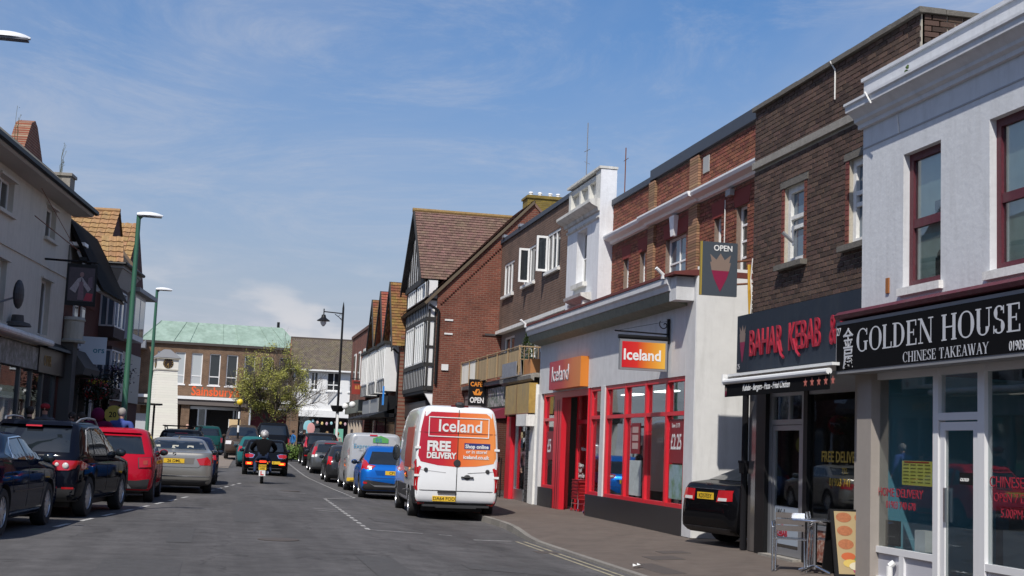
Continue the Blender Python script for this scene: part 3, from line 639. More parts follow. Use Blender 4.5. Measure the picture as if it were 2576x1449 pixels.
    BOX('pane', PANED, fo, .84, 1.45, .075, .083, 2.13, 2.5); BOX('pane', PANED, fo, 1.49, 1.96, .075, .083, 2.13, 2.5); BOX('pane', PANED, fo, 2.2, 3.8, .075, .083, .56, 2.5)
    d = MB(); d.box(.86, .94, .05, .10, .03, 2.04).box(1.86, 1.94, .05, .10, .03, 2.04).box(.94, 1.86, .05, .10, 1.96, 2.04).box(.94, 1.86, .05, .10, .03, .14); do = d.build('door', GREYM, r); BOX('pane', PANED, do, .94, 1.86, .07, .078, .14, 1.96)
    po = BOX('welcome_poster', M('white_poster', (.32, .37, .43), .5), do, .98, 1.84, .055, .06, .2, .78); TEXT(po, 'Welcome', .2, BLACK, (1.02, .053, .60), shear=.3, xs=.9, bold=.002); TEXT(po, 'To', .10, PK, (1.2, .053, .48)); TEXT(po, 'KEBAB', .14, PK, (1.05, .053, .32), bold=.004)
    TEXT(fo, 'FREE DELIVERY', .22, M('yellow_window_letters', (.30, .20, .02), .6), (U(18.36), .068, 1.50), xs=.9, bold=.004, ext=.002); TEXT(fo, 'TEL', .12, M('yellow_window_letters', (.5, .34, .03)), (U(17.7), .068, 1.34), ext=.002); TEXT(fo, '01903 741', .16, M('yellow_window_letters', (.5, .34, .03)), (U(18.1), .068, 1.16), ext=.002)
    FOOD = M('food_photo_print', (.26, .07, .04), .5, var=.5, scale=14, col2=(.40, .33, .27)); BOX('food_poster', FOOD, fo, 2.2, 3.8, .06, .09, .04, .50)
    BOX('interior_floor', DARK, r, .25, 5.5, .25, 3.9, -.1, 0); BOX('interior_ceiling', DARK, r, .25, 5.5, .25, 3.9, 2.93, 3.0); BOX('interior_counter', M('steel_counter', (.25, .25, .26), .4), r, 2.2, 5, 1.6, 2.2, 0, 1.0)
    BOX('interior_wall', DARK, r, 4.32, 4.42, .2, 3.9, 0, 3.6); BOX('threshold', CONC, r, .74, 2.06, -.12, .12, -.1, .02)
    mb = MB().tube((-.10, -.03, 0), (-.10, -.03, 2.62), .055, 10).tube((-.10, -.03, 1.25), (-.10, -.03, 1.42), .085, 10, .10).tube((-.10, -.03, 1.42), (-.10, -.03, 1.46), .11, 10, .11); mb.build('downpipe', BLACKGLOSS, r)
    MB().path([(-.02, -.02, 3.9), (.0, -.05, 4.3), (-.03, -.05, 4.75)], .03).build('gas_pipe', M('yellow_pipe', (.5, .28, .03), .5), r)
    MB().path([(.02, -.03, 3.9), (.06, -.03, 4.2), (.03, -.04, 4.5), (.07, -.03, 4.85)], .010).build('cable', OLDWHITE, r); MB().path([(3.05, -.01, 6.85), (3.05, -.01, 7.3), (3.0, -.07, 7.44)], .012).build('cable', OLDWHITE, r)
    # hanging OPEN sign of the kebab shop
    h = E('hanging_sign', (8.3, 21.5, 4.25), 0, 'dark slate OPEN sign with crown emblem on brackets above the parked black car', 'sign')
    b = MB().box(-.36, .28, -.03, .03, 0, .93).build('sign_panel', M('slate_sign_face', (.055, .068, .085), .45), h); BOX('sign_edge', M('brass_edge', (.35, .25, .04), .5), h, -.385, -.362, -.035, .035, 0, .93)
    TEXT(b, 'OPEN', .14, PLATEW, (-.16, -.035, .78), bold=.002, xs=.95); crown(b, -.03, .58, .38, .52, -.033)
    MB().path([(.28, 0, .62), (.60, -.45, .62)], .018).path([(.28, 0, .22), (.60, -.45, .22)], .018).path([(.60, -.45, .1), (.60, -.45, .8)], .022).build('bracket', RUST, h)
kebab()

# --- frozen food shop: single storey grey front with canopy
LINEM_ = M('shadow_gap', (.05, .004, .006), .8)
def iceland():
    Y0 = 36.05; r = RB('supermarket_shopfront', 8.65, Y0, 'pale grey single storey supermarket front with red window frames and canopy', 'shop'); U = lambda Y: Y0-Y
    e = U(23.65)
    BOX('fascia_wall', GREYREND, r, 0, e-.52, 0, .25, 3.02, 4.46)
    BOX('end_pier', GREYREND, r, e-.515, e-.012, 0, .25, 0, 4.93); BOX('side_wall', WHITE if False else M('white_side_render', (.69, .685, .67), .8, var=.06, scale=1.2, bump=.2, stain=.22), r, e-.01, e+.012, .012, 5.5, 0, 5.06)
    BOX('pilaster', GREYREND, r, 0, .28, -.02, .25, 0, 3.02)
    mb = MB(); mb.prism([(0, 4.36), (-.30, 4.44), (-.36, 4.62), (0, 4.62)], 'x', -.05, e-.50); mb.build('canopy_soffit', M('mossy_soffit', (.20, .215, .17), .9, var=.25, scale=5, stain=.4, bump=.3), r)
    mb = MB(); mb.prism([(0, 4.625), (-.38, 4.625), (-.40, 4.72), (-.44, 4.76), (-.44, 4.88), (0, 4.88)], 'x', -.10, e-.46); mb.build('canopy_gutter', GREYREND, r)
    mb = MB(); mb.prism([(.0, 4.885), (-.46, 4.885), (-.46, 4.94), (.0, 5.0), (1.2, 5.0), (1.2, 4.885)], 'x', -.12, e+.014); mb.build('roof_flashing', M('rust_red_flashing', (.13, .03, .025), .8, var=.2, scale=8), r)
    BOX('canopy_end', GREYREND, r, e-.52, e-.14, -.36, -.001, 4.42, 4.87)
    for x in (.0, e-.62): MB().tube((x, -.44, 4.92), (x+.03, -.62, 5.06), .035, 8).box(x-.03, x+.05, -.50, -.42, 4.86, 4.92).build('floodlight', WHITE, r)
    # red shopfront
    f = MB(); T = 3.02
    MB().box(U(35.52), U(35.38), .02, .16, .45, T).box(U(34.34), U(34.22), .02, .16, .45, T).box(U(35.38), U(34.34), .025, .155, 2.27, 2.35).box(U(35.38), U(34.34), .025, .155, T-.09, T).box(U(35.38), U(34.34), .025, .155, .50, .575).build('shopfront_frame', REDP, r)
    for a, b in ((30.98, 30.72), (29.54, 29.44), (28.10, 28.00), (26.66, 26.56), (25.34, 25.24), (24.24, 24.17)): f.box(U(a), U(b), .02, .16, .5 if a < 34 and a > 24.1 and a < 30.5 else 0.45, T)
    for a, b in ((30.72, 29.86), (29.44, 28.10), (28.00, 26.66), (26.56, 25.34), (25.24, 24.24)):
        f.box(U(a), U(b), .025, .155, 2.27, 2.35).box(U(a), U(b), .025, .155, T-.09, T).box(U(a), U(b), .025, .155, .50, .575)
    fo = f.build('shopfront_frame', REDP, r)
    MB().box(U(34.22), U(33.55), .02, .16, 0, T).box(U(30.98), U(30.94), -.005, .16, 0, T).box(U(33.55), U(30.98), .02, .16, T-.16, T).build('door_surround', REDP, r)
    BOX('grey_post', GREYREND, r, U(29.86), U(29.55), -.01, .2, .4, T)
    PL = M('black_plinth', (.020, .020, .023), .35, var=.15, scale=4)
    BOX('plinth', PL, r, U(35.77), U(34.24), -.015, .2, -.15, .5); BOX('plinth', PL, r, U(30.93), U(24.17), -.015, .2, -.15, .5)
    for a, b in ((35.38, 34.34), (30.72, 29.86), (29.44, 28.10), (28.00, 26.66), (26.56, 25.34), (25.24, 24.24)):
        BOX('pane', PANE, fo, U(a)+.003, U(b)-.003, .085, .095, .575, 2.27); BOX('pane', PANE, fo, U(a)+.003, U(b)-.003, .085, .095, 2.35, T-.09)
    # recessed doors
    g = MB(); rd = .42
    g.box(U(33.5), U(33.38), rd, rd+.08, 0, T).box(U(32.3), U(32.1), rd, rd+.08, 0, T).box(U(31.1), U(30.95), rd, rd+.08, 0, T).box(U(33.38), U(32.3), rd+.004, rd+.076, 2.2, 2.3).box(U(32.1), U(31.1), rd+.004, rd+.076, 2.0, 2.3).box(U(33.38), U(31.1), rd+.006, rd+.074, .0, .32).box(U(33.38), U(32.3), rd+.004, rd+.076, .32, .75)
    do = g.build('door', REDP, r)
    for a, b, c, d in ((33.38, 32.3, .75, 2.2), (33.38, 32.3, 2.3, T), (32.1, 31.1, .32, 2.0), (32.1, 31.1, 2.3, T)): BOX('pane', PANE, do, U(a), U(b), rd+.04, rd+.048, c, d)
    MB().box(U(34.22), U(34.14), .16, rd, 0, T).box(U(30.99), U(30.93), .16, rd, 0, T).build('door_reveal', REDP, r)
    WL = M('white_vinyl', (.7, .7, .7), .5)
    for s_, z in (('Delivery', 1.10), ('Fresh', .97), ('Every Day', .84)): TEXT(do, s_, .16, WL, (U(33.3), rd+.035, z), xs=.85, ext=.001)
    TEXT(do, 'Welcome', .13, WL, (U(33.1), rd+.035, 1.52), xs=.85, ext=.001)
    PO = M('dark_red_poster', (.20, .012, .02), .5); GP = M('pale_blue_poster', (.22, .34, .38), .5, var=.2, scale=3, col2=(.07, .16, .05))
    q = BOX('price_poster', PO, fo, U(25.15), U(24.42), .072, .078, 1.35, 2.2); TEXT(q, '£2.25', .42, WL, (U(25.10), .069, 1.62), xs=.66, bold=.006, ext=.001); TEXT(q, 'Save £1.75', .12, WL, (U(25.05), .069, 2.04), xs=.9, ext=.001)
    BOX('food_poster', GP, fo, U(25.15), U(24.42), .072, .078, .66, 1.32); q = BOX('sale_poster', PO, fo, U(27.7), U(27.1), .072, .078, 1.5, 2.15)
    for i in range(3): BOX('poster_block', M('pale_print', (.42, .30, .28), .6), q, U(27.6), U(27.2), .068, .0715, 1.6+i*.17, 1.73+i*.17)
    BOX('food_poster', M('white_food_poster', (.40, .46, .46), .5, var=.2, scale=6), fo, U(27.75), U(26.95), .072, .078, .62, 1.36)
    q = BOX('price_poster', PO, fo, U(35.2), U(34.5), .072, .078, 1.25, 2.0); TEXT(q, '£5', .5, WL, (U(35.15), .069, 1.45), xs=.8, bold=.006, ext=.001)
    for a, b in ((34.0, 33.96), (33.80, 33.77)): BOX('jamb_gap', LINEM_, r, U(a), U(b), .016, .0199, 0, T-.2)
    # interior
    BOX('interior_floor', M('shop_floor', (.35, .34, .32), .4), r, .28, e-.06, 1.2, 9, -.1, 0); BOX('interior_floor', M('shop_floor', (.35, .34, .32), .4), r, .28, e-.06, .2, 1.2, -.12, -.01); BOX('interior_ceiling', M('ceiling_tile', (.4, .4, .38), .8), r, .28, e-.06, .3, 9, 3.02, 3.1); BOX('interior_wall', M('shop_back_wall', (.22, .20, .17), .8), r, .28, e-.06, 8.9, 9, 0, 3.02); BOX('interior_wall', DARK, r, .15, .27, .3, 9, 0, 3.02)
    LT = M('lit_ceiling_panel', (.9, .9, .9), .5, emit=(1, .98, .92), estr=8)
    for x in (2.5, 5.2, 7.4, 9.4, 11.2):
        for y in (1.6, 3.6, 6.0): BOX('ceiling_light', LT, r, x, x+1.1, y, y+.28, 2.99, 3.015)
    for x in (6.8, 8.6, 10.4): BOX('freezer', M('white_freezer', (.55, .57, .58), .4), r, x, x+1.5, 1.6, 4.5, 0, .9)
    # box sign, lettering
    s = BOX('box_sign', M('orange_sign_edge', (.62, .20, .025), .4), r, U(34.12), U(31.02), -.20, -.001, 3.06, 3.79)
    GR = Mgrad('red_orange_print', 'x', U(34.1), U(31.0), [(0, (.36, .010, .035)), (.42, (.42, .03, .025)), (.75, (.58, .15, .03)), (1, (.62, .20, .035))])
    BOX('sign_face', GR, s, U(34.12), U(31.02), -.206, -.201, 3.06, 3.79)
    TEXT(s, 'Iceland', .56, M('silver_letters', (.58, .58, .60), .35), (U(33.85), -.215, 3.27), 'shop_name', ext=.006, xs=1.12, bold=.0)
    # hanging sign
    h = E('hanging_sign', (8.60, 25.1, 3.13), 0, 'red and orange hanging supermarket sign in grey frame on scrolled iron bracket', 'sign')
    MB().box(-.99, -.02, -.045, .045, 0, .60).build('sign_frame', M('sign_grey_frame', (.3, .3, .31)), h)
    for sgn in (-1, 1):
        g = BOX('sign_face', Mgrad('red_yellow_print', 'x', -.95, -.06, [(0, (.58, .010, .02)), (.35, (.62, .03, .02)), (.6, (.68, .20, .02)), (1, (.75, .42, .05))]), h, -.95, -.06, sgn*.046, sgn*.050, .045, .555)
        if sgn < 0: TEXT(g, 'Iceland', .30, PLATEW, (-.93, -.053, .20), 'shop_name', ext=.002, xs=.93, bold=.007)
    mb = MB().tube((-1.02, 0, .65), (-.02, 0, .65), .045, 10).path([(-1.1, 0, .76), (.0, 0, .74)], .016).box(-.02, .03, -.03, .03, .55, 1.05)
    mb.path([(-.02-.11*t*math.cos(t*7)-.06, 0, .93+.11*t*math.sin(t*7)) for t in [i/24 for i in range(25)]], .010, 5).path([(-1.02, 0, .77), (-.02, 0, 1.0)], .005, 4).build('iron_bracket', BLACK, h)
    # trolleys
    for k, (yy, xx) in enumerate(((32.75, 9.05), (31.35, 9.0))):
        t = E('shopping_basket_stack' if k == 0 else 'shopping_trolley', (xx, yy, 0), R(-85), 'red baskets stacked on a wheeled chrome stand in the doorway' if k == 0 else 'low grey and red trolley beside the basket stand', 'basket stand' if k == 0 else 'trolley')
        RB_ = M('red_basket_plastic', (.30, .015, .02), .5)
        hh = .80 if k == 0 else .45
        n = 6 if k == 0 else 2
        for i in range(n): 
            z = .30+i*.085; w = .24-.004*i
            MB().box(-w, w, -.17, .17, z, z+.055).box(-w-.015, w+.015, -.185, .185, z+.058, z+.072).build('basket', RB_ if k == 0 or i == 0 else GREYM, t)
        fr = MB()
        for sx in (-1, 1):
            for sy in (-1, 1): fr.tube((sx*.24, sy*.17, .06), (sx*.22, sy*.16, .30), .012); fr.tube((sx*.24-.015, sy*.17, .04), (sx*.24+.015, sy*.17, .04), .04, 10)
        fr.path([(.24, -.18, .30), (.30, -.20, hh), (.30, .20, hh), (.24, .18, .30)], .013).path([(-.25, -.17, .2), (.25, -.17, .2), (.25, .17, .2), (-.25, .17, .2), (-.25, -.17, .2)], .010)
        fr.build('stand_frame', CHROME, t)
iceland()

# --- red brick upper floor behind the supermarket
def redbrick():
    Y0 = 33.85; r = RB('red_brick_building', 9.8, Y0, 'red brick upper storey with white cornice and dark lead coping behind the supermarket'); U = lambda Y: Y0-Y; e = U(20.96)
    wins = [(U(32.22), U(31.78), 4.9, 6.38, 1, [.42, .75]), (U(30.88), U(30.44), 4.9, 6.38, 1, [.42, .75]), (U(28.96), U(27.56), 5.25, 6.41, 2, [.5]), (U(25.86), U(25.45), 5.3, 6.41, 1, [.45]), (U(24.64), U(24.07), 5.05, 6.45, 1, [.25, .5, .75])]
    ops = [w[:4] for w in wins]
    cells(MB(), 0, e, 4.5, 8.0, ops, .016, .3).build('wall', MORTARD, r)
    skip = ops+[(0, e, 6.90, 7.12)]+[(a-.10, b+.10, d, d+.34) for a, b, c, d in ops]+[(U(30.13), U(29.68), 4.5, 8.0), (U(27.28), U(26.73), 4.5, 8.0)]
    it = [t for t in bricks(0, e-2.2, 4.5, 7.95, skip, 0, seed=21, bl=.23, bh=.076) if t[2] > 4.85]
    pieces('brick', BRKRED, r, it, 300, key=lambda t: t[0]+.2*t[2])
    TAN = M('tan_pilaster_brick', (.29, .165, .095), .9, rand=.3, var=.15, scale=20); pit = []
    for a, b in ((30.13, 29.68), (27.28, 26.73)):
        k = 0; z = 4.9
        while z < 7.95:
            if not 6.86 < z < 7.12: pit.append(((U(a)+U(b))/2, -.01, z+.03, b and abs(U(b)-U(a))-.01, .10, .05))
            z += .06
    pieces('pilaster_brick', TAN, r, pit, 120)
    RUB = M('rubbed_red_lintel', (.20, .026, .018), .8, var=.12, scale=12)
    for a, b, c, d, nv, hs in wins:
        mb = MB(); mb.hexa([(a-.08, -.004, d), (b+.08, -.004, d), (b+.08, .02, d), (a-.08, .02, d)], [(a-.18, -.004, d+.34), (b+.18, -.004, d+.34), (b+.18, .02, d+.34), (a-.18, .02, d+.34)]); mb.build('lintel', RUB, r)
        window(r, a, b, c, d, .11, UPVC, GLASSD if nv == 1 else GLASSB, nv, 1, .05, None, .05, .04, hs=hs)
    k = (U(28.96)+U(27.56))/2; MB().hexa([(k-.10, -.09, 6.40), (k+.10, -.09, 6.40), (k+.10, 0, 6.40), (k-.10, 0, 6.40)], [(k-.17, -.11, 6.86), (k+.17, -.11, 6.86), (k+.17, 0, 6.86), (k-.17, 0, 6.86)]).build('keystone', WHITE, r)
    pr = [(0.0, 6.90), (-.07, 6.92), (-.09, 6.98), (-.24, 7.02), (-.27, 7.08), (-.27, 7.12), (.0, 7.15)]
    cm = MB(); cm.prism(pr, 'x', -.06, U(30.2)); cm.prism([(a-.05 if a < 0 else a, z+.003) for a, z in pr], 'x', U(30.2)+.001, U(26.65)); cm.prism(pr, 'x', U(26.65)+.001, e)
    cm.build('cornice', M('bright_cornice_paint', (.80, .80, .79), .5, stain=.12), r)
    BOX('coping', LEAD, r, -.02, U(30.03), -.06, .32, 7.955, 8.10); BOX('coping', LEAD, r, U(30.02), e, -.07, .33, 8.0, 8.245)
    BOX('vent', M('vent_grille', (.36, .36, .35), .7), r, U(26.55), U(26.2), -.02, .0, 7.5, 7.85)
    BOX('lamp_box', M('vent_grille', (.36, .36, .35), .7), r, U(25.0), U(24.75), -.10, .0, 6.72, 6.85); MB().path([(U(25.2), -.02, 5.0), (U(25.2), -.02, 6.7)], .012).build('cable', OLDWHITE, r)
    BOX('roof_slab', CONC, r, 0, e, .31, 7, 7.6, 7.7); MB().prism([(.31, 7.7), (4, 8.0), (4, 7.7)], 'x', 0, 3).build('roof_sheet', WHITE, r)
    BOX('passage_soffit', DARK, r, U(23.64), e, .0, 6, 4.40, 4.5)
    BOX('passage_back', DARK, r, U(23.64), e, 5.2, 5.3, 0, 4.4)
redbrick()

# --- tall narrow white stucco front
def whitefront():
    Y0 = 36.62; r = RB('white_stucco_house', 9.45, Y0, 'narrow white stucco front with moulded parapet and single tall window'); U = lambda Y: Y0-Y; e = 3.32
    op = [(U(35.56), U(34.52), 6.05, 7.55)]
    cells(MB(), 0, e, 4.6, 8.10, op, 0, .30).build('wall', M('cool_white_stucco', (.70, .71, .73), .8, var=.06, scale=3, bump=.3, bscale=20, stain=.25), r)
    W2 = M('weathered_stucco', (.62, .61, .57), .85, var=.12, scale=5, bump=.4, bscale=22, stain=.55)
    MB().box(0, .22, .0, .40, 8.10, 8.86).box(e-.45, e, -.02, .40, 8.10, 8.93).box(.22, e-.45, .02, .40, 8.10, 8.24).box(.22, e-.45, .02, .40, 8.72, 8.86).box(1.05, 1.22, .02, .40, 8.24, 8.72).box(1.95, 2.10, .02, .40, 8.24, 8.72).build('parapet', W2, r)
    for a, b in ((.22, 1.05), (1.22, 1.95), (2.10, e-.45)): BOX('parapet_panel', W2, r, a, b, .14, .30, 8.24, 8.72)
    BOX('parapet_coping', W2, r, -.03, e+.05, -.07, .44, 8.865 if False else 8.935, 9.0)
    MB().prism([(0, 7.80), (-.06, 7.82), (-.08, 7.90), (-.22, 7.96), (-.30, 8.02), (-.30, 8.10), (0, 8.14)], 'x', -.22, e+.0).build('cornice', W2, r)
    MB().prism([(0, 7.60), (-.05, 7.63), (-.05, 7.68), (0, 7.70)], 'x', 0, e).build('string_moulding', W2, r)
    BOX('side_wall', M('cool_white_stucco'  , (.7, .71, .73)), r, e+.001, e+.03, -.02, .42, 4.6, 8.92)
    a, b, c, d = op[0]; w = window(r, a, b, c, d, .20, UPVC, GLASSD, 1, 2, .06, None, .05); BOX('sill', W2, w, a-.12, b+.12, -.12, .28, c-.12, c-.002)
    MB().prism([(0, 5.5), (-.10, 5.52), (-.28, 5.60), (-.30, 5.68), (0, 5.72)], 'x', .9, 2.7).box(1.0, 1.12, -.20, 0, 5.2, 5.5).box(2.48, 2.6, -.20, 0, 5.2, 5.5).build('window_hood', W2, r)
    BOX('roof_slab', CONC, r, 0, e, .41, 6, 8.0, 8.1)
    MB().path([(-.06, .5, 8.6), (-.06, .5, 11.0)], .018).path([(-.35, .5, 10.2), (.25, .5, 10.15)], .010).path([(-.3, .5, 9.9), (.3, .5, 9.7)], .008).path([(-.2, .5, 9.2), (.2, .5, 9.1)], .01).build('aerial', GREYM, r)
whitefront()
BRICKM = Mbrick('brown_brick_wall', (.150, .078, .052), (.105, .052, .036), (.17, .135, .105))
BRICKR = Mbrick('red_gable_brick', (.200, .056, .034), (.135, .036, .024), (.20, .12, .085))
BRICKS = Mbrick('tan_brick_wall', (.190, .105, .060), (.135, .072, .042), (.22, .17, .12))
BRICKRY = Mbrick('red_side_brick', (.200, .056, .034), (.135, .036, .024), (.20, .12, .085), axes='yz')
TILEM = M('mossy_clay_tile', (.170, .095, .078), .9, var=.2, scale=1.2, col2=(.15, .098, .07), rand=.22, bump=.3)
TILEO = M('orange_clay_tile', (.315, .180, .078), .85, var=.2, scale=2.5, rand=.10, bump=.2, stain=.3)
TILEY = M('lichen_tile', (.22, .13, .035), .9, var=.2, scale=2, col2=(.17, .055, .03), rand=.2, bump=.2)
LICHEN = Mbrick('lichen_brick', (.24, .17, .03), (.17, .12, .025), (.2, .15, .05))
PANELW = M('white_panel', (.68, .68, .67), .8, var=.06, scale=3)
TIMBER = M('black_timber', (.020, .018, .017), .7)
def tiles(name, mat, parent, o, u, v, nu, nv, lim=0, lap=1.25, th=.018, wave=0):
    """courses of tiles on the plane o + a*u + b*v (a,b in 0..1), each a thin tilted slab lapping the one below"""
    o, u, v = Vector(o), Vector(u), Vector(v); n = u.cross(v).normalized(); du, dv = u/nu, v/nv; mb = MB(); k = 0; r = random.Random(nu*31+nv)
    for j in range(nv):
        st = .5 if (j % 2 and not wave) else 0
        for i in range(-1 if st else 0, nu):
            a, b = max(0, i+st), min(nu, i+1+st)
            if b-a < .1: continue
            p = o+du*a+dv*j; w = du*(b-a)*.97; up = dv*lap; if_ = n*(th*2+r.uniform(0, .006)); t = n*th
            q = [p+if_, p+w+if_, p+w+up+n*.004, p+up+n*.004]
            if wave:
                mid = p+w*.5; q = [p+if_, p+w*.3+if_+n*wave, p+w*.72+if_, p+w+if_+n*wave*.2]; top = [x+up-if_+n*.004 for x in q]
                vs_ = q+top+[x-t for x in q]; fs = [(0, 1, 5, 4), (1, 2, 6, 5), (2, 3, 7, 6), (8, 9, 1, 0), (9, 10, 2, 1), (10, 11, 3, 2)]
            else: vs_ = q+[x-t for x in q[:2]]; fs = [(0, 1, 2, 3), (4, 5, 1, 0)]
            if k < lim: MB().add(vs_, fs).build(name, mat, parent)
            else: mb.add(vs_, fs)
            k += 1
    if mb.v: mb.build(name+'_courses', mat, parent, kind='stuff')

# --- café row below the terrace, brown brick building set back above
def cafe():
    Y0 = 47.52; r = RB('cafe_parade', 8.65, Y0, 'low parade of cafe shops with a fenced roof terrace', 'shop'); U = lambda Y: Y0-Y; e = U(36.08)
    BOX('terrace_slab', CONC, r, 0, e, -.15, 1.2, 3.50, 3.62); MB().prism([(-.15, 3.40), (-.24, 3.46), (-.26, 3.56), (-.15, 3.60)], 'x', U(40.3), e).build('eaves_moulding', CONC, r)
    BOX('back_wall', DARK, r, 0, e, 2.5, 2.6, 0, 3.5)
    BOX('fascia', M('cafe_dark_fascia', (.05, .045, .045), .5, var=.2), r, 0, U(40.3), -.03, .2, 2.75, 3.42)
    BOX('collage_panel', M('poster_collage', (.10, .14, .10), .6, var=.5, scale=7, col2=(.45, .42, .42)), r, U(43.0), U(40.4), -.05, -.031, 2.8, 3.40)
    BOX('grey_panel', M('grey_window_film', (.20, .19, .185), .5), r, U(47.2), U(44.2), -.05, -.031, 2.72, 3.3)
    WS = M('yellowed_sign_panel', (.42, .27, .07), .35, var=.25, scale=3, col2=(.30, .19, .06), stain=.6)
    s = BOX('wooden_sign_box', WS, r, U(39.25), U(36.12), -.27, -.03, 2.50, 3.34); MB().box(U(37.7), U(37.66), -.275, -.271, 2.52, 3.32).box(U(39.25), U(36.12), -.278, -.271, 2.47, 2.50).build('sign_trim', RUST, s)
    MB().prism([(-.03, 2.42), (-.75, 2.36), (-.75, 2.46), (-.03, 2.74)], 'x', U(46.5), U(40.2)).build('awning', M('crimson_awning', (.16, .012, .03), .7), r)
    BOX('shop_post', REDP, r, U(40.05), U(39.45), -.02, .25, 0, 2.45); BOX('shop_post', REDP, r, U(46.3), U(46.0), -.02, .25, 0, 2.45)
    f = MB().box(U(39.4), U(39.28), .1, .2, 0, 2.5).box(U(37.95), U(37.82), .1, .2, 0, 2.5).box(U(39.28), U(37.95), .1, .2, 2.36, 2.5).box(U(39.28), U(37.95), .08, .2, 0, .32).build('shopfront_frame', METAL, r)
    BOX('pane', PANE, f, U(39.28), U(37.95), .14, .15, .32, 2.36)
    mb = MB()
    for i in range(26): mb.box(U(37.75), U(36.95), .06+.012*(i % 2), .10+.012*(i % 2), .02+i*.078, .02+i*.078+.066)
    sh = mb.build('roller_shutter', M('dark_shutter', (.06, .058, .055), .5), r)
    BOX('white_jamb', OLDWHITE, r, U(36.9), U(36.55), -.03, .2, 0, 2.2); BOX('shutter_housing', OLDWHITE, r, U(37.4), U(36.15), -.32, .2, 2.14, 2.47); BOX('white_pilaster', OLDWHITE, r, U(36.5), U(36.08), -.08, .3, 0, 3.3)
    BOX('shop_glass', PANED, r, U(45.9), U(40.1), .25, .26, 0, 2.4)
    # clothes rail / displays of the red shop
    fo = MB()
    for k in range(5): fo.path([(U(40.5)-.1*k, -.05-.1*k, 0), (U(40.5)-.1*k, -.05-.1*k, 1.2+.1*(k % 2))], .02)
    fo.build('display_stand', BLACK, r)
    # terrace balustrade
    b = E('terrace_fence', (8.38, 47.0, 3.62), R(-90), 'rusty terrace railing filled with bamboo cane screening above the cafe', 'fence')
    L = 9.45; cane = []; mb = MB().path([(0, 0, .82), (L, 0, .82)], .02).path([(0, 0, .06), (L, 0, .06)], .015)
    mb.path([(L, 0, .82), (L, 1.0, .82)], .02).path([(L, 0, .45), (L, 1.0, .45)], .015)
    for i in range(8): mb.path([(L, i*.14, 0), (L, i*.14, .85)], .011)
    for i in range(7): mb.path([(i*L/6, 0, 0), (i*L/6, 0, .86)], .022)
    mb.build('railing', M('rusty_railing', (.32, .22, .12), .8, var=.3, scale=12), b)
    CA = M('bamboo_cane', (.34, .25, .14), .8, rand=.35, var=.2, scale=12); CW = M('white_cane', (.62, .60, .56), .7, rand=.1)
    it = []; x = .03; k = 0
    while x < 2.55: BOX('slat', CW, b, x, x+.075, .02, .045, .08, .80); x += .15
    while x < L-.03: it.append((x+.018, .03, .43+rnd.uniform(-.02, .02), .034, .022, .70)); x += .04
    pieces('cane', CA, b, it, 300)
    BOX('name_board', M('faded_grey_board', (.22, .23, .26), .8, var=.3, scale=6), b, L-2.1, L-.15, -.05, -.03, -.02, .40)
    p = E('terrace_conifer', (8.75, 38.0, 3.62), 0, 'small green conifer in a dark pot on the terrace', 'plant')
    MB().lathe([(0, 0), (.16, 0), (.22, .55), (.0, .55)], 12).build('pot', M('dark_green_pot', (.02, .05, .04), .4), p)
    mb = MB(); r2 = random.Random(3)
    for i in range(700):
        h = r2.random(); rr = .30*(1-h)**.7*r2.uniform(.5, 1)+.02; t = r2.uniform(0, 6.28); c = Vector((rr*math.cos(t), rr*math.sin(t), .55+h*.75)); d = Vector((math.cos(t), math.sin(t), .9)).normalized()*.07; s_ = d.cross(Vector((0, 0, 1)))*.35
        mb.poly([c-s_, c+s_, c+d])
    mb.build('foliage', M('bright_conifer_green', (.085, .14, .02), .8, var=.3, scale=8), p)
    BOX('terrace_bench', M('orange_pine', (.38, .17, .06), .7), E('terrace_table', (8.75, 37.0, 3.62), 0, 'orange pine table on the cafe terrace', 'table'), -.25, .4, -.4, .4, .0, .42)
    # projecting sign
    h = E('projecting_sign', (8.64, 43.4, 2.86), 0, 'black projecting sign reading CAFE OPEN with orange cup emblem', 'sign')
    q = BOX('sign_panel', BLACK, h, -.62, -.04, -.05, .05, 0, .86); OR = M('orange_print', (.72, .25, .03), .5)
    TEXT(q, 'CAFÉ', .20, OR, (-.58, -.053, .63), bold=.006, xs=.86, ext=.001); TEXT(q, 'OPEN', .25, PLATEW, (-.58, -.053, .09), bold=.008, xs=.73, ext=.001)
    MB().poly([(-.50, -.053, .47), (-.44, -.053, .34), (-.22, -.053, .34), (-.16, -.053, .47), (-.24, -.053, .44), (-.28, -.053, .54), (-.38, -.053, .54), (-.42, -.053, .44)]).build('cup_emblem', OR, q)
    MB().poly([(-.36, -.055, .40), (-.31, -.055, .40), (-.28, -.055, .50), (-.33, -.055, .50)]).build('bean_emblem', BLACK, q)
    MB().path([(-.04, 0, .75), (.06, 0, .75)], .02).path([(-.04, 0, .15), (.06, 0, .15)], .02).build('bracket', BLACK, h)
    MB().box(.0, 2.4, -.55, -.50, 0, .12).build('small_green_sign', M('green_shop_sign', (.03, .22, .07), .5), E('green_fascia_sign', (7.6, 46.4, 2.72), R(-90), 'narrow green sign strip with white edge beside the cafe sign', 'sign'))
cafe()
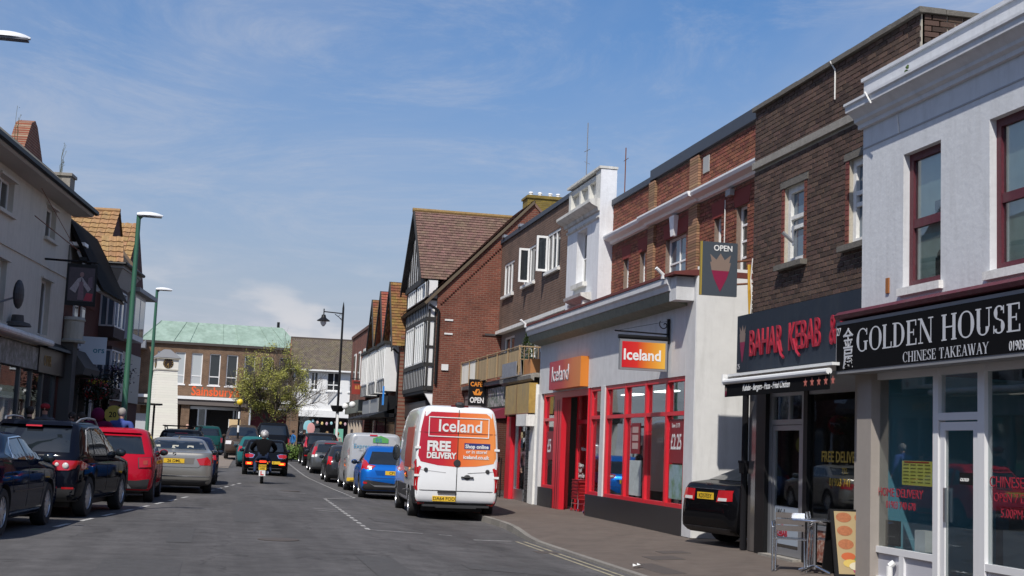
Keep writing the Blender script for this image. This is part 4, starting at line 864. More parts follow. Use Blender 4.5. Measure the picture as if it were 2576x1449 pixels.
def brown():
    Y0 = 47.56; r = RB('brown_brick_building', 9.8, Y0, 'flat roofed brown brick building with three white windows, one casement open'); U = lambda Y: Y0-Y; e = U(36.66)
    ws = [(U(46.95), U(45.3), 6.92, 8.1), (U(43.75), U(42.1), 6.96, 8.2), (U(40.5), U(38.85), 7.02, 8.25)]
    cells(MB(), 0, e, 5.72, 8.95, ws, 0, .3).build('wall', BRICKM, r); BOX('coping', LEAD, r, -.05, e, -.06, .35, 8.955, 9.10); BOX('roof_slab', CONC, r, 0, e, .31, 7, 8.6, 8.7)
    BOX('concrete_band', OLDWHITE, r, -.05, e, -.12, .3, 5.60, 5.715)
    lo = [(.5, 2.2, 4.2, 5.45), (4.6, 5.6, 3.65, 5.5), (5.9, 7.2, 4.6, 5.5), (8.6, 9.8, 4.3, 5.4)]
    cells(MB(), 0, e, 3.62, 5.6, lo, .12, .35).build('lower_wall', M('dull_grey_render', (.22, .20, .19), .9, var=.15), r)  # mid grey render with slight variation
    for k, (a, b, c, d) in enumerate(ws):
        w = window(r, a, b, c, d, .02, UPVC, GLASSD, 3 if k != 1 else 2, 1, .07, OLDWHITE, .07, .06, hs=None)
        if k: # open casement leaf swung out
            s = MB(); x = a+.02 if k == 2 else a+.75; L = .36
            s.box(x, x+.05, -L, -.0, c+.05, c+.12).box(x, x+.05, -L, 0, d-.12, d-.05).box(x, x+.05, -L, -L+.06, c+.12, d-.12).box(x, x+.05, -.06, 0, c+.12, d-.12)
            s.build('casement', UPVC, w); BOX('pane', GLASSD, w, x+.02, x+.028, -L+.06, -.06, c+.12, d-.12)
    for a, b, c, d in lo: window(r, a, b, c, d, .16, UPVC, GLASSD, 2, 1, .07, None, .06, .05)
    MB().box(6.1, 6.6, -.35, .15, 5.1, 5.14).box(6.7, 7.1, -.30, .15, 5.2, 5.24).build('open_fanlight', UPVC, r)
    mb = MB()
    for x in (.4, 3.0): mb.box(x, x+.3, -.1, .2, 9.1, 9.2)
    mb.build('roof_vent', GREYM, r)
    MB().path([(7.0, 2.5, 9), (7.0, 2.5, 11.3)], .02).path([(6.8, 2.5, 10.9), (7.3, 2.5, 10.9)], .01).build('aerial', RUST, r)
brown()

# --- half-timbered building with brick end gable
def tudor():
    r = E('half_timbered_house', (7.5, 47.6, 0), 0, 'half timbered house with black and white bay and large red brick end wall', 'building')
    MB().prism([(0, 0), (6.9, 0), (6.9, 7.0), (3.45, 10.55), (0, 6.95)], 'y', 0, .3).build('end_wall', BRICKR, r)
    MB().prism([(-.5, 6.62), (-.42, 6.55), (3.45, 10.55), (3.45, 10.68)], 'y', -.10, 6.3).build('verge', M('mossy_verge', (.12, .09, .06), .9), r)
    it = []
    for i in range(44):
        x = .1+i*.072; z = 6.55+(x-.0)*1.04
        it.append((x+.03, -.02, z-.02, .06, .06, .05))
    pieces('corbel_brick', M('corbel_brick', (.15, .04, .028), .9, rand=.3), r, it, 300)
    MB().box(-.01, .3, .3, 5.45, 3.4, 6.9).build('front_wall', PANELW, r); BOX('rear_wall', BRICKRY, r, 6.6, 6.9, .3, 6, 0, 7)
    tiles('roof_tile', TILEM, r, (-.5, .0, 6.66), (0, 6.3, 0), (3.95, 0, 4.0), 34, 34) if False else tiles('roof_tile', TILEM, r, (-.5, 6.3, 6.68), (0, -6.35, 0), (3.95, 0, 4.0), 34, 34)
    MB().prism([(3.45, 10.62), (7.2, 6.8), (7.2, 6.7), (3.45, 10.5)], 'y', -.05, 6.3).build('rear_roof', TILEM, r)
    # chimney with lichen, pots
    c = MB().box(3.2, 4.6, .02, .85, 9.6, 10.9).build('chimney', LICHEN, r); MB().box(3.15, 4.65, -.03, .9, 10.78, 10.86).build('chimney_band', LICHEN, c)
    for x in (3.4, 3.75, 4.15, 4.45): MB().lathe([(.07, 0), (.07, .12), (.09, .13), (.07, .18), (0, .19)], 10, (x, .4, 10.9)).build('chimney_pot', WHITE, c)
    # cross gable towards the street
    ya, yb, ym, za, zt = .75, 5.75, 3.25, 7.62, 10.5; xf = -.62
    for y0, nm in ((ya, 0), (yb, 1)):
        if nm == 0: tiles('roof_tile', TILEM, r, (xf, ya-.10, za-.06), (4.6, 0, 0), (0, ym-ya+.10, zt-za+.08), 30, 26)
        else: tiles('roof_tile', TILEM, r, (3.9, yb+.1, za-.06), (-4.5, 0, 0), (0, ym-yb-.10, zt-za+.08), 30, 26)
    MB().tube((xf-.02, ym, zt+.05), (3.6, ym, zt+.05), .09, 8).build('ridge_tile', M('lichen_ridge', (.25, .16, .06), .9, var=.3, scale=6), r)
    g = MB().prism([(ya, za), (yb, za), (ym, zt-.05)], 'x', -.38, -.30).build('gable_panel', PANELW, r)
    for s, y0 in ((1, ya), (-1, yb)):
        MB().hexa([(xf, y0-.15*s, za-.22), (xf+.06, y0-.15*s, za-.22), (xf+.06, ym, zt-.10), (xf, ym, zt-.10)], [(xf, y0-.15*s, za+.0), (xf+.06, y0-.15*s, za+.0), (xf+.06, ym, zt+.08), (xf, ym, zt+.08)]).build('bargeboard', TIMBER, r)
        MB().poly([(xf, y0, za-.05), (-.38, y0, za-.05), (-.38, ym, zt-.1), (xf, ym, zt-.1)]).build('soffit', TIMBER, r)
    for k in range(1, 9):
        y = ya+(yb-ya)*k/9; top = za+(zt-za)*(1-abs(y-ym)/(ym-ya))-.2
        if top > za+.15: BOX('batten', TIMBER, r, -.42, -.381, y-.05, y+.05, za+.06, top)
    BOX('tie_beam', TIMBER, r, -.44, -.36, ya, yb, za-.16, za+.05)
    # two-storey timbered bay
    b0, b1, xb = .12, 5.55, -.34
    bw = MB().box(xb, 0, b0, b1, 3.55, za-.16).build('bay', PANELW, r)
    for z0, z1 in ((3.46, 3.62), (4.32, 4.46), (5.98, 6.12), (6.72, 6.80)): BOX('rail', TIMBER, r, xb-.04, xb+.1, b0-.02, b1, z0, z1); BOX('rail', TIMBER, r, xb+.11, .02, b0-.045, b0-.002, z0, z1)
    n = 13
    for k in range(n+1):
        y = b0+(b1-b0)*k/n
        BOX('batten', TIMBER, r, xb-.03, xb-.001, y-.045, y+.045, 3.62, 4.32); BOX('batten', TIMBER, r, xb-.03, xb-.001, y-.045, y+.045, 6.12, 6.72)
        if k in (0, 1, 6, 7, 12, 13):
            BOX('batten', TIMBER, r, xb-.03, xb-.001, y-.05, y+.05, 4.46, 5.98); BOX('batten', TIMBER, r, xb-.03, xb-.001, y-.05, y+.05, 6.80, za-.16)
    for z0, z1 in ((4.48, 5.96), (6.82, za-.18)):
        for k0, k1 in ((1, 6), (7, 12)):
            a, b = b0+(b1-b0)*k0/n+.05, b0+(b1-b0)*k1/n-.05; m = MB(); m.box(xb-.05, xb-.002, a, b, z0, z0+.06).box(xb-.05, xb-.002, a, b, z1-.06, z1)
            for i in range(5): y = a+(b-a)*i/4; m.box(xb-.05, xb-.002, y-.03, y+.03, z0+.06, z1-.06)
            w = m.build('window', UPVC, r)
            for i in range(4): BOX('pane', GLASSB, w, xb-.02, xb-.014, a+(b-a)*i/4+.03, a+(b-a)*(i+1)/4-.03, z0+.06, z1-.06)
    for x in (xb+.08, -.03): BOX('batten', TIMBER, r, x-.04, x+.04, b0-.03, b0-.001, 3.62, 6.4)
    BOX('batten', TIMBER, r, xb+.01, -.01, b0-.034, b0-.031, 5.0, 5.08)
    MB().path([(-.3, -.05, 6.55), (.05, -.06, 6.35), (.05, -.06, 3.7)], .05, 8).build('downpipe', BLACK, r)
    MB().box(.25, .5, -.05, -.001, 4.2, 4.42).box(.30, .6, -.03, -.001, 5.5, 5.56).box(.3, .6, -.03, -.001, 6.0, 6.06).build('wall_box', PANELW, r)
    MB().prism([(1.7, 5.55), (1.8, 5.55), (1.8, 5.62), (4, 5.6), (4, 5.55)], 'y', -.04, -.001).build('flashing', M('old_lead', (.06, .05, .05), .8), r)
    # ground floor
    BOX('jetty_soffit', TIMBER, r, xb, 0.3, b0, b1, 3.36, 3.46); BOX('shop_window', GLASSD, r, .35, .4, .3, 6, .4, 3.3); BOX('stall_riser', TIMBER, r, .3, .45, .3, 6, 0, .4)
    MB().prism([(-.30, 3.36), (.30, 3.36), (.30, 2.5), (.16, 2.6), (-.05, 2.95)], 'y', .14, .26).build('console_bracket', WHITE, r)
    BOX('shop_fascia', M('cafe_dark_fascia', (.05, .045, .045)), r, -.2, .3, .5, 6, 2.55, 3.1)
tudor()

def gabled(Y, idx):
    lab = ['gabled house with lichen brown tiles next to the half timbered house', 'middle gabled house with bright red tiles between two lichen tiled gables', 'gabled house with yellow lichen tiles next to the plain brick end building'][idx]
    r = E('gabled_house', (6.9, Y, 0), 0, lab, 'house', 'row of three gabled houses'); w = 1.58; zt, ze = 8.15-.05*idx, 5.55; TM = [TILEY, M('bright_red_tile', (.27, .075, .045), .85, var=.15, scale=2, rand=.2), TILEY][idx]
    BOX('wall', BRICKRY, r, .1, 6, -w, w, 0, ze+.3); MB().prism([(-w, ze-.15), (w, ze-.15), (0, zt-.32)], 'x', .0, .1).build('gable_panel', PANELW, r)
    tiles('roof_tile', TM, r, (-.25, -w-.15, ze-.15), (5.5, 0, 0), (0, w+.15, zt-ze+.15), 30, 22); tiles('roof_tile', TM, r, (5.2, w+.15, ze-.15), (-5.5, 0, 0), (0, -w-.15, zt-ze+.15), 30, 22)
    for s in (-1, 1): MB().hexa([(-.30, s*(w+.15), ze-.38), (-.24, s*(w+.15), ze-.38), (-.24, 0, zt-.2), (-.30, 0, zt-.2)], [(-.30, s*(w+.15), ze-.15), (-.24, s*(w+.15), ze-.15), (-.24, 0, zt+.03), (-.30, 0, zt+.03)]).build('bargeboard', TIMBER, r)
    for k in range(5): y = -w+.35+k*.6; BOX('batten', TIMBER, r, -.03, -.001, y-.04, y+.04, ze+.2, ze+.2+max(.1, (zt-ze)*(1-abs(y)/w)-.35))
    BOX('bay', PANELW, r, -.45, .1, -1.15, 1.15, 3.6, 5.5)
    for k in range(4): y = -1.1+k*.6; w_ = MB().box(-.49, -.451, y, y+.05, 4.1, 5.4).box(-.49, -.451, y+.45, y+.5, 4.1, 5.4).box(-.49, -.451, y+.05, y+.45, 4.1, 4.16).box(-.49, -.451, y+.05, y+.45, 5.34, 5.4).build('window', UPVC, r); BOX('pane', GLASSD, w_, -.47, -.462, y+.05, y+.45, 4.16, 5.34)
    for k in range(5): BOX('batten', TIMBER, r, -.48, -.451, -1.15+k*.56, -1.09+k*.56, 3.6, 4.05)
    BOX('bay_eaves', TIMBER, r, -.55, .1, -1.25, 1.25, 5.5, 5.62); BOX('fascia', BLACK if idx < 1 else M('grey_shop_fascia', (.3, .31, .32), .5), r, -.30, .1, -w+.1, w-.1, 2.7, 3.4); BOX('shop_window', GLASSD, r, .05, .09, -w+.2, w-.2, .4, 2.7)
    MB().prism([(.0, 2.55), (-1.0, 2.5), (-1.0, 2.56), (0, 2.9)], 'y', -w+.1, w-.1).build('canopy', BLACK, r)
    MB().path([(-.2, -w+.05, 5.3), (.05, -w+.05, 5.1), (.05, -w+.05, 3)], .045).build('downpipe', BLACK, r)
for i, Y in enumerate((55.0, 58.25, 61.5)): gabled(Y, i)
MB().box(0, .07, -.3, .3, 0, .75).build('sign_panel', M('bright_blue_sign', (.03, .22, .62), .4), E('blue_projecting_sign', (6.35, 53.3, 3.0), R(-6), 'bright blue projecting sign beyond the half timbered house', 'sign'))
def endbrick():
    r = E('plain_brick_building', (6.75, 63.2, 0), 0, 'plain red brick building with flat roof at the far end of the row', 'building')
    MB().box(0, 6, 0, 8, 0, 6.9).build('wall', BRICKRY, r); BOX('coping', M('brick_coping', (.12, .06, .045), .9), r, -.06, 6, -.06, 8.06, 6.9, 7.05); MB().box(-.001, 0.02, 0, 8, 0, 1).build('plinth', BLACK, r)
    for y in (1, 3.2, 5.4): w = MB().box(-.04, -.002, y, y+.9, 4.3, 6.0).build('window', UPVC, r); BOX('pane', GLASSD, w, -.05, -.041, y+.08, y+.4, 4.4, 5.9); BOX('pane', GLASSD, w, -.05, -.041, y+.5, y+.82, 4.4, 5.9)
    BOX('fascia', M('olive_shop_fascia', (.16, .17, .14), .6), r, -.3, 0, .2, 7, 2.9, 3.5)
    for y in (1.0, 2.4, 3.8, 5.2, 6.6): BOX('pilaster', M('cream_pilaster', (.5, .42, .34), .7), r, -.12, -.002, y, y+.25, 0.4, 2.9); BOX('shop_window', GLASSD, r, -.03, -.002, y+.3, y+1.1, .6, 2.8)
    for y in (.6, 4.2): MB().sph((-.55, y, 3.25), .16).build('globe_lamp', M('opal_globe', (.8, .8, .78), .3), r)
    h = E('pub_sign', (6.9, 62.9, 3.72), 0, 'red pictorial pub sign hanging from the brick corner building', 'sign'); q = BOX('sign_panel', M('crimson_sign', (.26, .03, .02), .5), h, -.86, -.06, -.05, .05, 0, .66)
    for k in range(5): MB().poly([(-.72+k*.12, -.052, .24), (-.62+k*.12, -.052, .24), (-.64+k*.12, -.052, .40+.04*(k % 2)), (-.71+k*.12, -.052, .42)]).build('gilt_emblem', M('gilt', (.45, .2, .05), .5), q)
    BOX('sign_band', M('dark_band', (.04, .015, .01), .6), q, -.80, -.12, -.053, -.051, .50, .60); MB().path([(-.9, 0, .72), (-.1, 0, .72), (-.1, .3, .72)], .025).build('bracket', BLACK, h)
endbrick()

# --- buildings closing the view
def sainsburys():
    r = E('supermarket_building', (0, 95, .35), R(2.0), 'tan brick supermarket with green copper roof and orange lettering', 'building'); z = lambda v: v-.35
    xs = [(-4.35, -3.62), (-3.16, -2.46), (-2.04, -1.30), (-.82, -.08), (.35, 1.10), (1.56, 2.30), (2.76, 3.5), (3.96, 4.66)]
    ops = [(a, b, z(4.98), z(7.16)) for a, b in xs]
    cells(MB(), -5.65, 5.35, z(4.15), z(7.7), ops, 0, .3).build('wall', BRICKS, r)
    BOX('side_wall', BRICKRY, r, -5.64, -5.4, .3, 10, 0, z(7.7)); BOX('eaves', M('dark_eaves', (.06, .05, .045), .8), r, -5.8, 5.5, -.2, .3, z(7.7), z(7.86))
    GREENC = M('verdigris_copper', (.235, .325, .265), .8, var=.25, scale=1.1, stain=.22, col2=(.26, .345, .29))
    MB().hexa([(-5.7, -.1, z(7.87)), (5.45, -.1, z(7.87)), (5.45, 9, z(7.87)), (-5.7, 9, z(7.87))], [(-4.3, 2.2, z(9.45)), (4.2, 2.2, z(9.45)), (4.2, 8, z(9.45)), (-4.3, 8, z(9.45))]).build('roof', GREENC, r)
    for k in range(7):
        t = (k+.35*(k % 2))/6.6; x0, x1 = -5.6+11*t, -4.25+8.4*t
        MB().path([(x0, -.13, z(7.9)), (x1, 2.17, z(9.47))], .018, 4).build('roof_seam', GREENC, r)
    MB().path([(3.9, 2.3, z(9.4)), (3.9, 2.3, z(9.85))], .10).build('flue', BLACK, r)
    for k, (a, b, c, d) in enumerate(ops): window(r, a, b, c, d, .08, UPVC, M('net_curtain_glass', (.42, .45, .46), .2) if k in (1, 2) else GLASSD, 1, 1, .06, WHITE, .06, .06, hs=[.26])
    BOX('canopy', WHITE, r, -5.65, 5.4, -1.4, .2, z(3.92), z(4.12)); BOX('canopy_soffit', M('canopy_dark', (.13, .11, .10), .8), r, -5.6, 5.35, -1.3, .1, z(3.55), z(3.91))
    for x in (-5.5, -2.25, 1.75, 4.9): BOX('column', BRICKS, r, x-.28, x+.28, -1.1, -.5, 0, z(3.55))
    BOX('entrance_recess', DARK, r, -5.5, 2.2, 1.8, 1.9, 0, z(3.6)); BOX('red_boarding', M('wine_red_board', (.14, .012, .018), .5), r, 2.2, 4.8, -.3, -.2, 0, z(3.5)); BOX('brick_panel', BRICKS, r, -5.5, -2.6, .1, .2, 0, z(3.6))
    fr = MB()
    for x in (-1.4, -.9, 1.0, 1.2): fr.box(x, x+.10, 0, .1, 0, z(3.3))
    fr.box(-1.9, 1.7, .005, .095, z(3.3), z(3.5)).build('door_frame', METAL, r); BOX('pane', PANED, r, -1.3, -.9, .04, .05, 0, z(3.3))
    TEXT(r, "Sainsbury's", .86, M('orange_letters', (.78, .11, .025), .4), (-1.95, -1.05, z(4.22)), 'shop_name', ext=.06, xs=.86, bold=.012)
    b = E('concrete_building', (-7.4, 92, .35), 0, 'grey concrete block left of the copper roofed supermarket', 'building'); MB().box(-3, 1.6, 0, 8, 0, 6.7).build('wall', M('pebbledash', (.33, .30, .26), .9, var=.12, scale=6, bump=.4), b); BOX('flat_roof', CONC, b, -3.1, 1.7, -.1, 8, 6.705, 6.85); BOX('shop_canopy', BLACK, b, -3, 1.8, -1.2, -.002, 3.2, 4.0); BOX('shop_front', M('pale_shop_panel', (.4, .4, .38), .5), b, -3, 1.6, -.05, -.003, .2, 3.1)
    for k in range(5): MB().prism([(-1.2+k*.7, 6.86), (-.5+k*.7, 6.86), (-.5+k*.7, 7.3+.15*k if k < 3 else 7.4)], 'y', 1, 5).build('roof_light', GREYM, b)
sainsburys()
def farwhite():
    r = E('white_shop_building', (5.5, 88, .35), R(-2), 'white first floor shop with brown tiled roof and egg decorations in its window', 'building'); z = lambda v: v-.35
    ops = [(.25, .75, z(4.75), z(5.95)), (1.3, 2.2, z(4.75), z(5.95)), (2.75, 3.65, z(4.75), z(5.95))]
    cells(MB(), -.9, 5, z(3.45), z(6.1), ops, 0, .3).build('wall', M('clean_white_render', (.74, .74, .73), .7, var=.04), r)
    for a, b, c, d in ops:
        w = window(r, a, b, c, d, .05, UPVC, GLASSD, 2, 1, .06, WHITE, .06, .06, hs=[.3])
        MB().prism([(a+.1, z(4.6)), (a+.7, z(4.6)), (a+.15, z(3.9))], 'y', -.08, -.002).build('shade_fin', M('grey_fin', (.45, .45, .45), .7), r)
    tiles('roof_tile', M('brown_slate_tile', (.135, .105, .08), .9, rand=.2, var=.15, scale=2, col2=(.17, .14, .08)), r, (-1.1, -.3, z(6.05)), (6.4, 0, 0), (0, 2.9, 2.25), 40, 26)
    MB().prism([(-.3, z(6.02)), (5.5, z(6.02)), (2.6, z(8.28))], 'x', -1.15, -1.0).build('gable_end', BRICKRY, r); BOX('ridge', M('ridge_dark', (.08, .06, .05), .9), r, -1.15, 5.3, 2.5, 2.75, z(8.25), z(8.36))
    BOX('gutter', WHITE, r, -1.1, 5.2, -.38, -.30, z(5.98), z(6.08)); BOX('fascia', WHITE, r, -.4, 5, -.15, .2, z(3.02), z(3.45)); BOX('shop_interior', DARK, r, -.4, 5, .6, .7, 0, z(3.02)); BOX('pane', PANED, r, -.3, 5, .1, .11, .3, z(3.0)); BOX('stall_riser', BLACK, r, -.4, 5, .0, .2, 0, .35); BOX('side_wall', BRICKS, r, -.9, -.4, .0, 3, 0, z(3.45))
    cols = [(.35, .6, .65), (.65, .4, .35), (.65, .5, .2), (.55, .35, .4)]
    for k in range(11):
        x = .55+k*.30; zz = z(2.75)-.15*math.sin(math.pi*((k*.30) % 1.6)/1.6)
        MB().sph((x, .06, zz), .095, 10, 7, (.85, .25, 1.15)).build('egg_bunting', M('egg_%d' % (k % 4), cols[k % 4], .6), r)
    MB().sph((.25, .05, z(2.35)), .40, 14, 8, (.75, .08, 1.1)).build('egg_cutout', M('egg_blue', (.25, .5, .55), .6), r); MB().sph((.45, .02, z(2.25)), .34, 14, 8, (.75, .08, 1.1)).build('egg_cutout', M('egg_coral', (.6, .3, .28), .6), r)
    BOX('green_poster', M('mint_poster', (.15, .42, .30), .6), r, 1.95, 2.55, .04, .06, z(1.3), z(2.3))
farwhite()
# ---------------------------------------------------------------- left side of the street
LANG = R(83.5)
def LP(s, off=0, z=0):   # point on / in front of the left building line
    a = R(6.5); return (-4.7+s*math.sin(a)+off*math.cos(a), 40+s*math.cos(a)-off*math.sin(a), z)
def cream():
    r = E('cream_building', LP(0), LANG, 'cream rendered three storey building with overhanging eaves above dark shopfronts', 'building')
    CR = M('cream_render', (.56, .52, .45), .85, var=.06, scale=2, bump=.3, bscale=30, stain=.25)
    ops = [(-6.75, -5.45, 6.72, 7.52), (-2.12, -1.0, 6.72, 7.58), (-6.5, -5.5, 4.05, 5.55), (-2.03, -.98, 4.05, 5.57), (-11, -9.8, 6.72, 7.52)]
    cells(MB(), -14, .76, 3.72, 7.78, ops, 0, .3).build('wall', CR, r)
    BOX('end_wall', CR, r, .46, .76, .3, 6, 3.6, 7.78)
    for a, b, c, d in ops: window(r, a, b, c, d, .14, UPVC, GLASSD, 2, 1, .06, None, .05, .05); BOX('sill', CR, r, a-.1, b+.1, -.10, .14, c-.09, c-.002); BOX('hood', CR, r, a-.12, b+.12, -.08, -.001, d+.002, d+.06)
    BOX('string_course', CR, r, -14, .76, -.04, -.001, 5.90, 5.95); BOX('frieze', CR, r, -14, .76, -.05, -.002, 7.45, 7.78) if False else None
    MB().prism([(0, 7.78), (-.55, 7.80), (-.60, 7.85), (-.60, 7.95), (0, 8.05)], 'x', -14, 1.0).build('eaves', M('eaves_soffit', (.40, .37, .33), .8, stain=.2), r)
    MB().prism([(-.62, 7.86), (-.72, 7.88), (-.72, 7.98), (-.62, 7.98)], 'x', -14, 1.1).build('gutter', BLACK, r)
    MB().prism([(-.66, 7.985), (.75, 9.16), (3.0, 9.3), (6, 8.2), (6, 8.0)], 'x', -14, .95).build('roof', M('mossy_roof', (.16, .145, .115), .95, var=.3, scale=4, bump=.5), r)
    # brick peak of the gable behind, chimney stub
    MB().prism([(-2.6, 8.4), (.5, 8.4), (.35, 8.8), (-.85, 10.0), (-1.15, 10.12), (-1.5, 9.98)], 'y', .76, 1.2).build('brick_peak', Mbrick('orange_red_brick', (.22, .06, .03), (.17, .045, .025), (.3, .22, .15)), r)
    BOX('chimney_stub', CONC, r, .25, .85, .0, .5, 8.1, 8.86); BOX('stub_cap', CONC, r, .20, .90, -.05, .55, 8.865, 8.95)
    mb = MB(); r2 = random.Random(5)
    for bx_, n in ((.3, 10), (-4.6, 5)):
        for i in range(n):
            x = bx_+r2.uniform(-.15, .15); h = r2.uniform(.4, 1.1); mb.path([(x, .3, 8.8), (x+r2.uniform(-.1, .1), .3, 8.8+h*.6), (x+r2.uniform(-.2, .5), .3, 8.8+h)], .005, 4)
            mb.sph((x+.2, .3, 8.8+h), .02, 5, 4, (1, .4, .5))
    mb.build('roof_weeds', M('weed_stalk', (.10, .10, .05), .9), r)
    # shopfronts
    BOX('fascia', M('black_brown_fascia', (.030, .026, .023), .4), r, -2.2, 1.05, -.15, .2, 3.02, 3.70); TEXT(r, 'OWA', .42, M('dull_gilt_letters', (.30, .17, .03), .5), (-1.7, -.155, 3.22), 'shop_name', ext=.006, xs=.8)
    BOX('fascia', M('grey_print_fascia', (.10, .10, .095), .5, var=.5, scale=5, col2=(.25, .25, .26)), r, -14, -2.22, -.12, .2, 3.06, 3.65)
    MB().tube((-8, -.38, 3.83), (-2.0, -.38, 3.80), .09, 10).box(-8, -2.0, -.36, .0, 3.74, 3.80).build('awning_roll', OLDWHITE, r); MB().prism([(-.02, 3.72), (-.32, 3.70), (-.30, 3.78), (0, 3.95)], 'x', -2.0, 1.3).build('fascia_moulding', BLACK, r)
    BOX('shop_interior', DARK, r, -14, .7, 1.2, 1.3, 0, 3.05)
    f = MB()
    for x in (-8.2, -5.4, -3.5, -2.3, -1.1, .35): f.box(x, x+.14, 0, .12, 0, 3.05)
    f.box(-14, .6, .01, .11, 0, .45).build('shopfront_frame', M('dark_grey_frame', (.06, .065, .07), .4), r)
    for a, b in ((-8.06, -5.4), (-5.26, -3.5), (-3.36, -2.3), (-2.16, -1.1), (-.96, .35)): BOX('pane', PANED, r, a, b, .05, .058, .45, 3.04)
    BOX('window_blind', M('pale_blue_film', (.20, .28, .33), .6), r, -5.2, -3.6, .07, .08, .5, 2.4); BOX('white_poster', M('white_notice', (.62, .64, .66), .6), r, -5.0, -3.8, .062, .066, 1.7, 2.3)
    # satellite dish
    MB().sph((-5.95, -.45, 4.72), .36, 16, 8, (.9, .3, 1)).build('satellite_dish', M('dark_grey_dish', (.03, .03, .033), .6), r); MB().path([(-5.95, -.40, 4.65), (-5.95, 0, 4.5)], .025).build('dish_arm', GREYM, r)
    MB().lathe([(.0, 0), (.35, .02), (.30, .10), (.16, .14), (.14, .3), (0, .3)], 14, (-4.9, -.2, 4.0)).build('finial', M('sooty_stone', (.08, .075, .07), .9), r)
    MB().path([(-8, -1.2, 6.35), (-3.1, -1.2, 6.2)], .012, 4).path([(-8, -1.3, 7.0), (-3.9, -1.2, 6.25)], .008, 4).build('overhead_wire', RUST, r)
cream()
def pub():
    r = E('gabled_pub', LP(0), LANG, 'dark tiled pub with steep orange roofed gables and white oriel windows', 'building')
    WALL = M('tile_hung_wall', (.085, .026, .020), .85, var=.2, scale=6, bump=.3); SOF = M('grey_white_soffit', (.36, .36, .35), .8, var=.1)  # soffit white toned down to mid grey
    MB().box(.80, 14, .0, 7, 0, 6.0).build('wall', WALL, r)
    # steep street-facing roof slope seen along its near verge, its shade painted black
    MB().prism([(.6, 8.1), (.05, 7.68), (-.30, 7.06), (-.65, 6.39), (-1.0, 5.75), (-1.08, 5.62), (-.62, 6.22), (-.27, 6.88), (.05, 7.42), (.6, 7.8)], 'x', .86, 4.85).build('front_roof', M('shaded_roof_black', (.012, .011, .011), .85, spec=.08), r)
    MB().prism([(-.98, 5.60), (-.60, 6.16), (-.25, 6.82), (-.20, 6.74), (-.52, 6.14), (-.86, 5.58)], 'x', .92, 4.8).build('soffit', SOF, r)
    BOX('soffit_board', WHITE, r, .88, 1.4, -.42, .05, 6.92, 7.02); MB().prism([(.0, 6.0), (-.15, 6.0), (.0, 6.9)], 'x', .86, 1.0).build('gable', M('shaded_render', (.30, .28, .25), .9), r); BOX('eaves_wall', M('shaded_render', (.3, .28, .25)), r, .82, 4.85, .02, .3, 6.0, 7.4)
    # middle gable with big orange tiles facing the camera
    z0, zt, s0, s1 = 6.35, 9.05, 4.9, 7.4
    tiles('roof_tile', TILEO, r, (s0, 3.6, z0), (0, -3.7, 0), (s1-s0, 0, zt-z0), 13, 15, 195, 1.18, .02, .03)
    MB().prism([(s0, z0-.05), (s1, zt-.04), (2*s1-s0, z0-.05)], 'y', -.05, 3.6).build('gable', WALL, r)
    tiles('roof_tile', TILEO, r, (2*s1-s0+.1, -.1, z0), (0, 3.7, 0), (s0-s1-.1, 0, zt-z0+.02), 12, 14, 0, 1.18, .02, .03)
    MB().tube((s1, -.1, zt+.03), (s1, 3.6, zt+.03), .08, 8).build('ridge_tile', TILEO, r)
    # flared hip over the oriel
    h0, h1, zb, zh = 5.0, 8.4, 6.98, 7.95
    tiles('roof_tile', TILEO, r, (h0, -.08, zb), (0, -.72, 0), (1.0, .25, zh-zb), 3, 5, 60, 1.15, .02, .03)
    MB().hexa([(h0, -.85, zb-.03), (h1, -.85, zb-.03), (h1, 0, zb-.03), (h0, 0, zb-.03)], [(h0+1.3, -.15, zh), (h1-1.3, -.15, zh), (h1-1.3, 0, zh), (h0+1.3, 0, zh)]).build('oriel_roof', TILEO, r)
    MB().tube((h0, -.88, zb-.02), (h1, -.88, zb-.02), .06, 8).tube((h0-.02, -.88, zb-.02), (h0-.02, .0, zb-.02), .05, 8).build('gutter', BLACK, r)
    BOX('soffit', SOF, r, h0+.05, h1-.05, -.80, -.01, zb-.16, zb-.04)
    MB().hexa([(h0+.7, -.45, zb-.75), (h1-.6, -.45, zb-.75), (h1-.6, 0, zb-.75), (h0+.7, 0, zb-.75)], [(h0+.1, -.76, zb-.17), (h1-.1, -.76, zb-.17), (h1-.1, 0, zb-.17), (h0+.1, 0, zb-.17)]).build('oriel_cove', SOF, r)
    for za, zb_ in ((4.95, 6.2), (2.95, 4.2)):
        BOX('oriel_head', M('dark_tile_apron', (.05, .03, .028), .8), r, h0+.75, h1-.7, -.5, 0, zb_, zb_+.1); o = BOX('oriel', M('dark_tile_apron', (.05, .03, .028), .8), r, h0+.75, h1-.7, -.5, 0, za-.35, za)
        f = MB()
        for x in (h0+.76, h0+1.25, h0+1.85, h1-.78): f.box(x, x+.07, -.50, -.44, za, zb_)
        f.box(h0+.76, h0+.83, -.06, -.0, za, zb_).box(h0+.76, h0+.82, -.28, -.22, za, zb_)
        f.box(h0+.76, h1-.71, -.50, -.44, za, za+.05).box(h0+.76, h1-.71, -.50, -.44, zb_-.05, zb_-.002).box(h0+.76, h0+.82, -.44, -.0, za, za+.05).box(h0+.76, h0+.82, -.44, 0, zb_-.05, zb_-.002)
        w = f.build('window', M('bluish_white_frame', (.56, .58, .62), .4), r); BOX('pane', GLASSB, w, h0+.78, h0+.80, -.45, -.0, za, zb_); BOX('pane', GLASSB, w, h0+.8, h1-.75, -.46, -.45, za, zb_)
        BOX('blind', M('pale_blind', (.5, .52, .54), .7), w, h0+.82, h0+.84, -.40, -.25, za, zb_)
